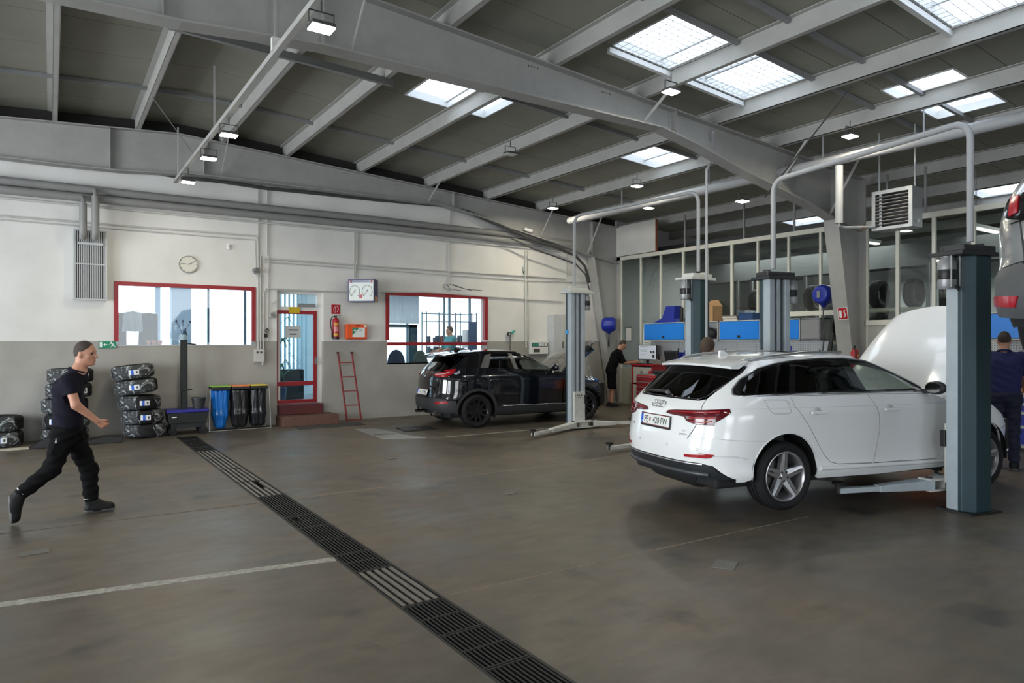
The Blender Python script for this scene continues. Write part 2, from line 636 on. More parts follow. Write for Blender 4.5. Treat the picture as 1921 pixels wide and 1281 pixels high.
# ---- back wall
def wall_paint():
 m = bpy.data.materials.new('two_tone_wall_paint')
 m.use_nodes = True
 nt = m.node_tree
 b = nt.nodes['Principled BSDF']
 b.inputs['Roughness'].default_value = 0.75
 b.inputs['Specular IOR Level'].default_value = 0.3
 tc = nt.nodes.new('ShaderNodeTexCoord')
 sp = nt.nodes.new('ShaderNodeSeparateXYZ')
 nt.links.new(tc.outputs['Object'], sp.inputs[0])
 gt = nt.nodes.new('ShaderNodeMath')
 gt.operation = 'GREATER_THAN'
 gt.inputs[1].default_value = 1.755
 nt.links.new(sp.outputs[2], gt.inputs[0])
 n = nt.nodes.new('ShaderNodeTexNoise')
 n.inputs['Scale'].default_value = 1.3
 n.inputs['Detail'].default_value = 7
 nt.links.new(tc.outputs['Object'], n.inputs['Vector'])
 r1 = nt.nodes.new('ShaderNodeValToRGB')
 r1.color_ramp.elements[0].position, r1.color_ramp.elements[0].color = 0.35, (0.30, 0.29, 0.265, 1)
 r1.color_ramp.elements[1].position, r1.color_ramp.elements[1].color = 0.65, (0.36, 0.35, 0.325, 1)
 r2 = nt.nodes.new('ShaderNodeValToRGB')
 r2.color_ramp.elements[0].position, r2.color_ramp.elements[0].color = 0.3, (0.62, 0.615, 0.59, 1)
 r2.color_ramp.elements[1].position, r2.color_ramp.elements[1].color = 0.6, (0.70, 0.695, 0.675, 1)
 nt.links.new(n.outputs[0], r1.inputs[0])
 nt.links.new(n.outputs[0], r2.inputs[0])
 mx = nt.nodes.new('ShaderNodeMix')
 mx.data_type = 'RGBA'
 nt.links.new(gt.outputs[0], mx.inputs['Factor'])
 ia = [q for q in mx.inputs if q.type == 'RGBA']
 nt.links.new(r1.outputs[0], ia[0])
 nt.links.new(r2.outputs[0], ia[1])
 nt.links.new([q for q in mx.outputs if q.type == 'RGBA'][0], b.inputs['Base Color'])
 n2 = nt.nodes.new('ShaderNodeTexNoise')
 n2.inputs['Scale'].default_value = 3.0
 nt.links.new(tc.outputs['Object'], n2.inputs['Vector'])
 bp = nt.nodes.new('ShaderNodeBump')
 bp.inputs['Strength'].default_value = 0.25
 bp.inputs['Distance'].default_value = 0.03
 nt.links.new(n2.outputs[0], bp.inputs['Height'])
 nt.links.new(bp.outputs[0], b.inputs['Normal'])
 return m
M_WALL = wall_paint()
W1 = (1.00, 1.685, 3.50, 2.855)      # window openings x0,z0,x1,z1
DR = (3.955, 0.0, 4.955, 2.83)
W2 = (6.45, 1.24, 9.16, 2.885)
TH = 0.28
holes = [W1, DR, W2]
def wall_boxes(mb, x0, x1, z1, y0, y1, holes):
 xs = sorted({x0, x1} | {h[0] for h in holes} | {h[2] for h in holes})
 for a, b in zip(xs, xs[1:]):
  hs = [h for h in holes if h[0] < (a + b) / 2 < h[2]]
  z = 0.0
  for h in hs:
   if h[1] > z:
    mb.box(a, y0, z, b, y1, h[1])
   z = h[3]
  mb.box(a, y0, z, b, y1, z1)
w = MB()
wall_boxes(w, X0, XP + 0.15, 6.1, D, D + TH, holes)
wall_back = struct('wall_back', w, M_WALL, 'long workshop wall painted white above and grey below')
# left side wall and wall behind the camera, with open gates
w = MB()
for a, b in ((-8.0, -0.5), (4.5, 6.5), (11.5, D)):
 w.box(X0 - 0.2, a, 0, X0, b, 6.0)
for a, b in ((-0.5, 4.5), (6.5, 11.5)):
 w.box(X0 - 0.2, a, 4.4, X0, b, 6.0)
struct('wall_left', w, M_WHITE, 'side wall with open gateways')
w = MB()
for a, b in ((X0, -5.5), (-0.5, 2.5), (7.5, X1)):
 w.box(a, Y0 - 0.2, 0, b, Y0, 6.0)
for a, b in ((-5.5, -0.5), (2.5, 7.5)):
 w.box(a, Y0 - 0.2, 4.4, b, Y0, 6.0)
struct('wall_front', w, M_WHITE, 'gate wall behind the photographer')
M_STORE = mat('storage_wall', (0.42, 0.43, 0.43), 0.8, 0, 0.25, 1.5)
w = MB()
w.box(X1 - 0.2, Y0, 0, X1, D + 0.3, 5.6)
w.box(XP + 0.15, D, 0, X1, D + 0.2, 5.6)
struct('wall_storage', w, M_STORE, 'grey wall of the storage hall behind the glazed partition')
# ---- roof panels (one object each), with rooflight openings
SKY = [  # x0, x1, y0, y1, grille
 (4.80, 6.36, 9.23, 10.27, 0), (9.50, 11.0, 9.23, 10.27, 0),
 (6.20, 9.00, 5.70, 6.82, 1), (6.20, 9.22, 2.80, 3.85, 1),
 (10.12, 11.88, 4.30, 5.30, 0), (16.6, 17.6, 10.27, 11.4, 0), (16.6, 17.8, 5.70, 6.82, 0),
 (-4.0, -2.4, 9.23, 10.27, 0), (-5.0, -2.2, 5.70, 6.82, 0), (-5.0, -2.2, 0.7, 1.75, 0), (6.2, 9.2, -1.4, -0.35, 0), (0.2, 3.0, -4.5, -3.45, 0)]
YS = [14.68, 13.6, 12.5, 11.4, 10.27, 9.23, 8.2, 7.45, 6.82, 5.70, 5.30, 4.30, 3.85, 2.80, 1.75, 0.7, -0.35, -1.4, -2.45, -3.45, -4.5, -5.6, -6.7, -8.1]
ceiling = thing('ceiling', 'pitched roof of grey sandwich panels', 'ceiling', kind='structure')
light_block = MB()
def roof_slab(mb, x0, x1, y0, y1, dz, t):
 """panel following the roof slope"""
 vs = []
 for z in (dz, dz + t):
  vs += [(x0, y0, zc(x0) + z), (x1, y0, zc(x1) + z), (x1, y1, zc(x1) + z), (x0, y1, zc(x0) + z)]
 mb.add(vs, [(3, 2, 1, 0), (4, 5, 6, 7), (0, 1, 5, 4), (1, 2, 6, 5), (2, 3, 7, 6), (3, 0, 4, 7)])
for ya, yb in zip(YS, YS[1:]):
 for xa, xb in ((X0 - 0.2, RX), (RX, XP + 0.1), (XP + 0.1, X1)):
  cuts = sorted([(s[0], s[1]) for s in SKY if abs(s[3] - ya) < 1e-6 and s[0] >= xa - 1e-6 and s[1] <= xb + 1e-6])
  # an opening across the ridge is split at the ridge
  for s in SKY:
   if abs(s[3] - ya) < 1e-6 and s[0] < RX < s[1]:
    cuts.append((max(s[0], xa), min(s[1], xb))) if max(s[0], xa) < min(s[1], xb) else None
  cuts = sorted(cuts)
  x = xa
  for c0, c1 in cuts + [(xb, xb)]:
   if c0 - x > 0.01:
    m = MB()
    roof_slab(m, x, c0, yb + 0.005, ya - 0.005, 0, 0.05)
    m.build('roof_panel', M_CEIL, ceiling, None)
    roof_slab(light_block, x, c0, yb, ya, 0.055, 0.05)
   x = c1
light_block.build('roof_light_block', M_DARK, ceiling, None)  # unseen dark sheet added so no sky light leaks through the panel joints
# trims and glazing of the rooflights
M_KERB = mat('rooflight_kerb', (0.62, 0.63, 0.63), 0.5)
M_SKYGLASS = glass_mat('rooflight_glass', (0.93, 0.96, 1.0), 0.05)
M_WIRE = mat('grille_wire', (0.45, 0.46, 0.47), 0.5)
for i, (a, b, c, d, g) in enumerate(SKY):
 z0 = zc((a + b) / 2)
 wdw = thing('window_%d' % (i + 3), ('rooflight with wire safety grille in the roof' if g else 'plain rooflight pane in the roof'), 'window', ((a + b) / 2, (c + d) / 2, z0), kind='structure')
 wdw.rotation_euler = (0, math.atan(0.065) * (1 if a + b > 2 * RX else -1), 0)
 wx, wy = (b - a) / 2, (d - c) / 2
 k = MB()
 for s in (-1, 1):
  k.box(s * wx, -wy, -0.01, s * (wx - 0.03), wy, 0.13)
  k.box(-wx, s * wy, -0.01, wx, s * (wy - 0.03), 0.13)
 k.build('window_frame', M_KERB, wdw, None)
 k = MB()
 for q in range(1, int(round((b - a) / 0.8))):
  x = -wx + (b - a) * q / int(round((b - a) / 0.8))
  k.box(x - 0.02, -wy + 0.03, 0.07, x + 0.02, wy - 0.03, 0.105)
 if k.v:
  k.build('glazing_bar', M_KERB, wdw, None)
 MB().box(-wx + 0.03, -wy + 0.03, 0.107, wx - 0.03, wy - 0.03, 0.113).build('pane', M_SKYGLASS, wdw, None)
 if g:
  k = MB()
  for q in range(1, int((b - a) / 0.11)):
   k.bar((-wx + q * 0.11, -wy, -0.03), (-wx + q * 0.11, wy, -0.03), 0.005, 0.005)
  for q in range(1, int((d - c) / 0.11)):
   k.bar((-wx, -wy + q * 0.11, -0.035), (wx, -wy + q * 0.11, -0.035), 0.005, 0.005)
  k.build('wire_grille', M_WIRE, wdw, None)
  MB().box(-wx - 0.02, wy - 0.01, -0.1, wx, wy + 0.05, -0.03).build('grille_rail', M_KERB, wdw, None)
 area('rooflight_daylight', ((a + b) / 2, (c + d) / 2, z0 + 0.18), (0, 0, 0), b - a, d - c, 0)
# ---- purlins
PUR = [-7.6, -6.0, -4.4, -2.8, -1.3, 0.03, 1.32, 2.80, 4.06, 5.68, 7.36, 9.02, 10.64, 12.25]
pm = MB()
L0, L1 = Y0, D - 0.08
def purlin_profile():
 m = MB()
 m.box(-0.006, L0, 0.0, 0.006, L1, 0.235)
 m.box(-0.006, L0, 0.0, 0.075, L1, 0.012)
 m.box(-0.075, L0, 0.223, 0.006, L1, 0.235)
 m.box(0.063, L0, 0.0, 0.075, L1, 0.03)
 return m
pmesh = purlin_profile().mesh('purlin', M_PURLIN, None)
for i, x in enumerate(PUR + [14.0, 15.7, 17.4, 19.1]):
 o = bpy.data.objects.new('purlin', pmesh)
 COL.objects.link(o)
 o.location = (x, 0, zt(x) + 0.002)
 tag(o, 'long grey steel roof purlin resting on the steel frames', 'purlin', 'roof purlins', 'structure')
for yy in (4.93, 5.66, 9.17, 12.62):
 for xa, xb in zip(PUR[3:], PUR[4:]):
  tag(MB().bar((xa + 0.02, yy, zc(xa) - 0.035), (xb - 0.02, yy, zc(xb) - 0.035), 0.05, 0.06).build('roof_trimmer', M_GREY, None, None), 'short grey trimmer bar between two purlins under the roof panels', 'beam', 'roof trimmers', 'structure')
# ---- portal frames
def portal(y, bottom, name_label, fw=0.24, left=True):
 t = thing('portal_frame', name_label, 'steel frame', (0, y, 0), kind='structure')
 top = [(x, zt(x) - 0.001) for x, _ in bottom]
 top.sort()
 # web, split in short prisms so every face stays planar and convex
 wm = MB()
 fl = MB()
 for (xa, za), (xb, zb) in zip(bottom, bottom[1:]):
  wm.prism([(xa, za), (xb, zb), (xb, zt(xb) - 0.001), (xa, zt(xa) - 0.001)], -0.007, 0.007)
  fl.bar((xa, 0, za), (xb, 0, zb), fw, 0.02)
  fl.bar((xa, 0, zt(xa) - 0.012), (xb, 0, zt(xb) - 0.012), fw, 0.02)
 wm.build('web', M_STEEL, t, None)
 fl.build('flange', M_STEEL, t, None)
 return t
bot = [(-9.2, 4.0), (-7.0, 4.25), (-4.6, 4.65), (-3.2, 4.87), (0.14, 4.87), (1.06, 4.89), (2.05, 4.97), (2.48, 5.00), (7.74, 5.02), (8.59, 4.88), (9.67, 4.64), (11.83, 4.25), (12.43, 4.10), (13.40, 3.95)]
FR = {}
for y, lab in ((7.45, 'deep tapered grey steel roof beam crossing the hall above the joint'), (D - 0.2, 'grey steel roof beam running along the top of the white wall'), (0.45, 'grey steel roof beam overhead beside the near bay'), (-6.6, 'grey steel roof beam near the gate wall')):
 t = portal(y, bot, lab)
 FR[y] = t
 # tapered column at the partition
 c = MB()
 c.prism([(12.45, 4.08), (13.42, 4.0), (13.42, 0), (13.24, 0)], -0.007, 0.007)
 c.build('column_web', M_STEEL, t, None)
 c = MB()
 c.bar((12.45, 0, 4.09), (13.24, 0, 0), 0.30, 0.02, (1, 0, 0))
 c.bar((13.42, 0, 5.0), (13.42, 0, 0), 0.30, 0.02, (1, 0, 0))
 c.box(13.1, -0.2, 0, 13.45, 0.2, 0.02)
 c.build('column_flange', M_STEEL, t, None)
 c = MB()
 c.prism([(12.43, 4.1), (13.42, 3.95), (13.42, zt(13.42)), (12.43, zt(12.43))], -0.006, 0.006)
 c.build('knee_plate', M_STEEL, t, None)
 # stiffeners and bolted splice
 for x in (0.9, 2.48, 8.05, 12.43):
  zb = np.interp(x, [b[0] for b in bot], [b[1] for b in bot])
  s = MB()
  s.box(x - 0.006, -0.11, zb + 0.01, x + 0.006, 0.11, zt(x) - 0.02)
  s.build('stiffener', M_STEEL, t, None)
 bo = MB()
 for x in (7.98, 8.12):
  zb = np.interp(x, [b[0] for b in bot], [b[1] for b in bot])
  for k in range(5):
   for sy in (-1, 1):
    bo.cyl((x, sy * 0.008, zb + 0.07 + k * 0.06), (x, sy * 0.02, zb + 0.07 + k * 0.06), 0.012, n=6)
 bo.build('bolt_group', M_GALV, t, None)
 for x in (5.3, 6.6):
  h = MB()
  for k in range(4):
   h.cyl((x + k * 0.05 * (1 if k in (0, 3) else 0.9), -0.0075, zt(x) - 0.09), (x + k * 0.05 * (1 if k in (0, 3) else 0.9), -0.009, zt(x) - 0.09), 0.01, n=6)
  h.build('hole_group', M_DARK, t, None)
 for x in PUR:
  if x in (2.80, 7.36, 10.64, 12.25):
   zb = np.interp(x, [b[0] for b in bot], [b[1] for b in bot])
   for sy in (-1, 1):
    if y > 14 and sy > 0:
     continue
    MB().bar((x + 0.03, sy * 0.65, zt(x) + 0.03), (x, sy * 0.10, zb + 0.03), 0.05, 0.012, (1, 0, 0)).build('knee_brace', M_PURLIN, t, None)
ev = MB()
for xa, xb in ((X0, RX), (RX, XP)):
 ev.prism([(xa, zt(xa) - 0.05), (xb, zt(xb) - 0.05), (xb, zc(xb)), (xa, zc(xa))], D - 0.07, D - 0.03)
struct('trim_shadow_gap', ev, mat('shadow_gap_dark', (0.02, 0.019, 0.017), 0.9), 'dark strip standing in for the shadow gap between wall beam and roof')  # shadow gap above the wall beam, put in as a dark-coloured strip
# wind bracing rods
tag(MB().tube([(1.32, 12.3, zt(1.32) + 0.02), (2.3, D - 0.5, zt(2.3) - 0.45)], 0.008, 6).build('brace_rod', M_TUBE), 'thin diagonal steel rod between purlin and wall beam', 'rod', kind='structure')
tag(MB().tube([onX(1598, 160, 9.0), onY(1435, 370, 7.3)], 0.011, 6).build('brace_rod', M_CABLE), 'dark diagonal rod hanging below the grille rooflights', 'rod', kind='structure')
# dark flat tie under the purlins near the ridge
tag(MB().bar((1.2, 9.35, zt(1.2) - 0.03), (4.2, 9.35, zt(4.2) - 0.03), 0.06, 0.10).build('tie_bar', M_GREY), 'flat dark tie bar under the purlins at the ridge', 'beam', kind='structure')
# ---- glazed partition at XP
part = thing('wall_partition', 'glazed partition of slim ivory frames', 'wall', kind='structure')
MULL = [14.62, 14.36, 13.57, 12.83, 12.05, 11.28, 10.54, 9.82, 9.03, 8.28, 7.62]
MULR = [7.30, 6.70, 6.05, 5.40, 4.75, 4.1, 3.4, 2.7]
for i, y in enumerate(MULL):
 wdt = 0.06 if i in (4, 6) else 0.045
 MB().box(XP - 0.03, y - wdt / 2, 0, XP + 0.03, y + wdt / 2, 4.08).build('mullion', M_IVORY, part, None)
for y in MULR:
 MB().box(XP - 0.03, y - 0.03, 0 if y == 7.30 else 2.1, XP + 0.03, y + 0.03, 4.08).build('mullion', M_IVORY, part, None)
MB().box(XP - 0.05, 7.60, 4.05, XP + 0.05, D - 0.05, 4.15).build('top_rail', M_IVORY, part, None)
MB().box(XP - 0.05, 2.7, 4.03, XP + 0.05, 7.32, 4.13).build('top_rail', M_IVORY, part, None)
MB().box(XP - 0.05, 2.7, 2.07, XP + 0.05, 7.32, 2.17).build('sill_rail', M_IVORY, part, None)
MB().box(XP - 0.05, 7.62, 2.30, XP + 0.05, 9.4, 2.40).build('sill_rail', M_IVORY, part, None)
M_PGLASS = glass_mat('partition_glass', (0.80, 0.84, 0.82), 0.05)
for a, b in zip(MULL, MULL[1:]):
 MB().box(XP - 0.004, b + 0.03, 1.0, XP + 0.004, a - 0.03, 4.05).build('pane', M_PGLASS, part, None)
for a, b in zip(MULR, MULR[1:]):
 MB().box(XP - 0.004, b + 0.03, 2.17, XP + 0.004, a - 0.03, 4.03).build('pane', M_PGLASS, part, None)
M_PANEL = mat('partition_panel', (0.40, 0.40, 0.35), 0.6, 0, 0.25, 4)
MB().box(XP - 0.02, 7.6, 0, XP + 0.02, D, 1.0).build('base_panel', M_PANEL, part, None)
MB().box(XP - 0.02, 0.5, 0, XP + 0.02, 7.3, 2.07).build('base_panel', M_PANEL, part, None)
M_BOARD = mat('white_board', (0.66, 0.65, 0.60), 0.7, 0, 0.2, 2)
b_ = MB().box(XP - 0.06, 12.97, 4.17, XP - 0.02, D - 0.02, 5.02).build('infill_board', M_BOARD, part, None)
MB().box(XP - 0.07, 12.94, 4.16, XP - 0.01, 12.97, 5.02).build('board_edge', mat('brown_edge', (0.25, 0.08, 0.03), 0.6), part, None)
for y in (12.0, 10.2, 8.9, 6.9, 6.2):
 MB().box(XP - 0.015, y - 0.02, 4.12, XP + 0.015, y + 0.02, zt(XP)).build('hanger', M_GREY, part, None)
# storage hall behind the partition
tag(MB().box(17.0, 3, 3.55, 17.6, D, 4.1).build('duct', mat('dark_duct', (0.06, 0.065, 0.065), 0.6)), 'wide dark duct running through the storage hall', 'duct', kind='structure')
tag(MB().box(15.0, 7.3, 4.25, 15.35, D, 4.55).build('crane_beam', mat('dark_duct', (0.06, 0.065, 0.065))), 'dark girder high in the storage hall', 'beam', kind='structure')
for a in ((14.6, 8.2, 3.98), (14.8, 5.9, 3.95)):
 L = thing('strip_light', ('long strip light in the storage hall behind the hose reel' if a[1] > 7 else 'thin strip light behind the fan heater'), 'lamp', a)
 sx = 1.0
 MB().box(-0.2, -0.07, 0.0, 1.0, 0.07, 0.06).build('housing', M_WHITE, L, None)
 MB().box(-0.18, -0.05, -0.03, 0.98, 0.05, -0.001).build('tube', mat('tube_glow', (1, 1, 1), emis=(1, 0.97, 0.9), estr=2.2), L, None)
 MB().bar((0, 0, 0.06), (0, 0, zc(14.6) - a[2] - 0.08), 0.015, 0.015).build('rod', M_GREY, L, None)
area('storage_fill', (16.5, 11.0, 4.2), (0, 0, 0), 1.0, 5.0, 170)  # added fill lights to brighten the storage hall, no fixture of their own
area('storage_fill', (16.5, 4.5, 4.2), (0, 0, 0), 1.0, 5.0, 110)
# ================================================================ back wall: windows, door, office behind
M_PANE = glass_mat('window_glass', (0.93, 0.96, 0.97), 0.05)
YW = D - 0.005
def rect_frame(mb, x0, z0, x1, z1, t, y0, y1, sides='ltrb'):
 zb = z0 + (t if 'b' in sides else 0)
 if 'l' in sides:
  mb.box(x0, y0, zb, x0 + t, y1, z1 - t)
 if 'r' in sides:
  mb.box(x1 - t, y0, zb, x1, y1, z1 - t)
 if 't' in sides:
  mb.box(x0, y0, z1 - t, x1, y1, z1)
 if 'b' in sides:
  mb.box(x0, y0, z0, x1, y1, z0 + t)
 return mb
w1 = thing('window_1', 'wide red-framed office window beside the clock', 'window', (0, 0, 0), kind='structure')
for s, nm in (('l', 'jamb'), ('r', 'jamb'), ('t', 'head')):
 z0 = 1.75 if s in 'lr' else W1[1]
 MB().add(*(lambda m: (m.v, m.f))(rect_frame(MB(), W1[0] - 0.02, z0, W1[2] + 0.02, W1[3] + 0.02, 0.075, D - 0.025, D + 0.08, s))).build(nm, M_DRED, w1, None)
MB().box(W1[0], D + 0.1, W1[1], W1[2], D + 0.108, W1[3]).build('pane', M_PANE, w1, None)
MB().box(W1[0] - 0.02, D - 0.01, W1[1] - 0.02, W1[2] + 0.02, D + TH, W1[1]).build('window_sill', M_LGREY, w1, None)
w2 = thing('window_2', 'red-framed office window above the black car', 'window', (0, 0, 0), kind='structure')
for s, nm in (('l', 'jamb'), ('r', 'jamb'), ('t', 'head')):
 rect_frame(MB(), W2[0] - 0.04, 1.78, W2[2] + 0.02, W2[3] + 0.02, 0.085, D - 0.03, D + 0.08, s).build(nm, M_DRED, w2, None)
MB().box(W2[0], D - 0.03, 1.655, W2[2], D + 0.06, 1.735).build('transom', M_DRED, w2, None)
MB().box(W2[0], D + 0.1, 1.735, W2[2], D + 0.108, W2[3]).build('pane', M_PANE, w2, None)
MB().box(W2[0], D + 0.1, W2[1], W2[2], D + 0.108, 1.655).build('pane', M_PANE, w2, None)
MB().box(W2[0], D + 0.0, W2[1] - 0.02, W2[2], D + TH, W2[1]).build('window_sill', M_LGREY, w2, None)
# ---- door with transom light, up two steps
dr = thing('door_1', 'red-framed glass door above two brown steps', 'door', (0, 0, 0), kind='structure')
x0, x1 = DR[0], DR[2]
yd = D + 0.16
fr = MB()
rect_frame(fr, x0, 0.40, x1, 2.87, 0.10, yd - 0.04, yd + 0.06, 'lr')
rect_frame(fr, x0, 0.40, x1, 2.83, 0.06, yd - 0.04, yd + 0.06, 't')
fr.box(x0 + 0.1, yd - 0.04, 2.42, x1 - 0.1, yd + 0.06, 2.50)
fr.build('door_frame', M_WHITE, dr, None)
MB().box(x0 + 0.1, yd, 2.5, x1 - 0.1, yd + 0.008, 2.77).build('transom_pane', M_PANE, dr, None)
lf = MB()
a, b = x0 - 0.02, x1 - 0.115
lf = rect_frame(MB(), a, 0.42, b, 2.415, 0.075, yd - 0.06, yd - 0.01)
lf.box(a + 0.075, yd - 0.06, 0.80, b - 0.075, yd - 0.01, 0.89)
leaf = lf.build('door_leaf', M_DRED, dr, None)
MB().box(a + 0.07, yd - 0.03, 0.88, b - 0.07, yd - 0.024, 2.35).build('pane', glass_mat('door_glass', (0.82, 0.93, 0.98), 0.05), leaf, None)
MB().box(a + 0.07, yd - 0.03, 0.49, b - 0.07, yd - 0.024, 0.80).build('pane', glass_mat('door_glass', (0.82, 0.93, 0.98), 0.05), leaf, None)
MB().box(b - 0.05, yd - 0.10, 1.25, b - 0.02, yd - 0.06, 1.40).build('handle', M_ALU, leaf, None)
MB().box(b - 0.42, yd - 0.10, 2.50, b - 0.04, yd - 0.04, 2.57).build('door_closer', M_GREY, dr, None)
nt_ = MB().box(a + 0.22, yd - 0.068, 1.83, a + 0.55, yd - 0.062, 2.08)
np_ = nt_.build('notice', mat('notice_paper', (0.45, 0.47, 0.48), 0.7), leaf, None)
for r, (q0, q1) in enumerate(((0.29, 0.49), (0.31, 0.46))):
 MB().box(a + q0, yd - 0.071, 1.985 - r * 0.09, a + q1, yd - 0.068, 2.01 - r * 0.09).build('text_line', M_CABLE, np_, None)
MB().box(a + 0.30, yd - 0.07, 2.36, a + 0.53, yd - 0.062, 2.49).build('yellow_sign', mat('sign_yellow', (0.55, 0.40, 0.01), 0.6), dr, None)
M_STEP = mat('brown_step', (0.13, 0.06, 0.045), 0.7, 0, 0.5, 9)
st = thing('steps', 'two brown tiled steps below the red glass door', 'steps', kind='structure')
MB().box(3.93, 14.12, 0, 5.10, D + 0.02, 0.20).build('lower_step', M_STEP, st, None, 0.01)
MB().box(x0 + 0.005, 14.55, 0.205, x1 - 0.06, D + 0.2, 0.41).build('upper_step', mat('dark_red_step', (0.10, 0.018, 0.02), 0.6, 0, 0.4, 9), st, None, 0.008)
tag(MB().box(4.1, 13.6, 0.001, 5.5, 14.08, 0.012).build('door_mat', mat('door_mat', (0.045, 0.042, 0.04), 0.9)), 'dark flat mat on the floor below the steps', 'mat')
# ---- office behind the wall
OY0, OY1 = D + TH, 19.6
OFF = 0.30
M_OW = mat('office_white', (0.75, 0.80, 0.84), 0.8)
m = MB()
m.box(X0, OY0, -0.05, XP + 0.4, OY1, OFF)
struct('floor_office', m, mat('office_floor', (0.30, 0.33, 0.36), 0.5), 'grey floor of the office behind the windows')
m = MB()
m.box(-3.0, OY0, 3.25, XP + 0.4, OY1 + 0.3, 3.35)
struct('ceiling_office', m, M_OW, 'white ceiling of the office')
m = MB()
m.box(3.72, OY0, OFF, 3.80, OY0 + 0.5, 3.25)
m.box(12.9, OY0, OFF, 13.0, OY1, 3.25)
m.box(-1.5, OY0, OFF, -1.4, OY1, 3.25)
struct('wall_office', m, M_OW, 'white cross walls of the office')
M_MUL = mat('facade_mullion', (0.10, 0.16, 0.20), 0.5)
M_PIL = mat('pale_pillar', (0.45, 0.58, 0.70), 0.8)
fac = thing('wall_facade', 'glazed office facade facing the daylight', 'wall', kind='structure')
for xx, wd_ in ((onY(391, 600, OY1).x, 0.05), (onY(460, 600, OY1).x, 0.06), (onY(296, 600, OY1).x, 0.12), (6.6, 0.06), (onY(834, 600, OY1).x, 0.05), (onY(882, 600, OY1).x, 0.06), (9.3, 0.05), (10.8, 0.06), (12.3, 0.06), (5.2, 0.06)):
 MB().box(xx - wd_ / 2, OY1, OFF, xx + wd_ / 2, OY1 + 0.08, 3.25).build('mullion', M_MUL if wd_ < 0.1 else M_PIL, fac, None)
MB().box(-1.5, OY1 + 0.03, OFF, 12.7, OY1 + 0.04, 3.25).build('pane', glass_mat('facade_glass', (0.9, 0.95, 0.97), 0.05), fac, None)
pxl, pxr = onY(321, 600, 18.6).x, onY(358, 600, 18.6).x
tag(MB().box(pxl, 18.5, OFF, pxr, 18.8, 3.25).build('pillar', M_PIL), 'pale blue pillar seen through the window beside the clock', 'pillar', kind='structure')
# ground outside
tag(MB().box(-30, OY1 + 0.2, -0.2, 60, 60, -0.1).build('ground_outside', mat('pale_forecourt', (0.5, 0.5, 0.5), 0.9)), 'pale forecourt outside the office', 'ground', kind='structure')
# coats hanging inside the first window
M_COAT = mat('dark_teal_cloth', (0.035, 0.06, 0.06), 0.9, bump=0.3, bscale=8)
M_CLOTH = mat('pale_cloth', (0.35, 0.42, 0.46), 0.9, bump=0.3, bscale=8)
def hanging(name, xl, xr, z0, z1, y, m, label, cat, seed=0):
 rnd = random.Random(seed)
 g = MB()
 n, k = 18, 10
 vs = []
 for s in (0, 1):
  for j in range(k + 1):
   for i in range(n + 1):
    u = i / n
    v = j / k
    wv = 0.03 * math.sin(u * 19 + seed + v * 1.5) * (0.4 + 0.6 * (1 - v))
    sh = 0.05 * (1 - v) * (u - 0.5)
    vs.append((xl + (xr - xl) * u + sh, y + wv + (0.06 if s else 0.0), z0 + (z1 - z0) * v - (0.03 * abs(u - 0.5) * 2 if v == 1 else 0)))
 fs = []
 N = (n + 1) * (k + 1)
 for j in range(k):
  for i in range(n):
   q = (j * (n + 1) + i, j * (n + 1) + i + 1, (j + 1) * (n + 1) + i + 1, (j + 1) * (n + 1) + i)
   fs.append(q)
   fs.append(tuple(a + N for a in q[::-1]))
 for i in range(n):
  for j in (0, k):
   fs.append((j * (n + 1) + i, j * (n + 1) + i + 1, j * (n + 1) + i + 1 + N, j * (n + 1) + i + N))
 for j in range(k):
  for i in (0, n):
   fs.append((j * (n + 1) + i, (j + 1) * (n + 1) + i, (j + 1) * (n + 1) + i + N, j * (n + 1) + i + N))
 g.add(vs, fs)
 return tag(g.build(name, m, None, 60), label, cat)
yo = 15.25
hanging('coat', onY(262, 600, yo).x, onY(295, 600, yo).x, 1.45, onY(262, 586, yo).z, yo, M_COAT, 'dark coat hanging behind the window near the flowerpots', 'coat', 1)
hanging('coat', onY(220, 600, yo).x, onY(236, 600, yo).x, 1.45, onY(262, 587, yo).z, yo + 0.02, M_COAT, 'dark coat hanging next to the window jamb by the exit sign', 'coat', 2)
hanging('cloth', onY(231, 600, yo).x, onY(264, 600, yo).x, onY(250, 622, yo).z, onY(262, 584, yo).z, yo - 0.12, M_CLOTH, 'pale cloth hung over the rail between two dark coats', 'cloth', 3)
rl = MB()
rl.cyl((onY(216, 600, yo).x, yo + 0.13, onY(262, 588, yo).z), (onY(297, 600, yo).x, yo + 0.13, onY(262, 588, yo).z), 0.012, n=8)
for q in (217, 297):
 rl.cyl((onY(q, 600, yo).x, yo + 0.13, OFF), (onY(q, 600, yo).x, yo + 0.13, onY(262, 588, yo).z), 0.014, n=8)
tag(rl.build('coat_rail', M_ALU), 'thin metal coat rail behind the office window', 'rail')
M_TERRA = mat('terracotta', (0.42, 0.15, 0.10), 0.8)
for q in (279, 289.5, 300):
 p = onY(q, 648, D + 0.2)
 pt = MB().lathe([(0.0, 0.0), (0.03, 0.0), (0.042, 0.07), (0.047, 0.07), (0.047, 0.085), (0.036, 0.085), (0.03, 0.02), (0, 0.02)], 14).build('flower_pot', M_TERRA, None, 40, loc=(p.x, D + 0.2, W1[1] + 0.001))
 tag(pt, 'small terracotta flowerpot on the window sill beside the dark coat', 'pot', 'flowerpots on the sill')
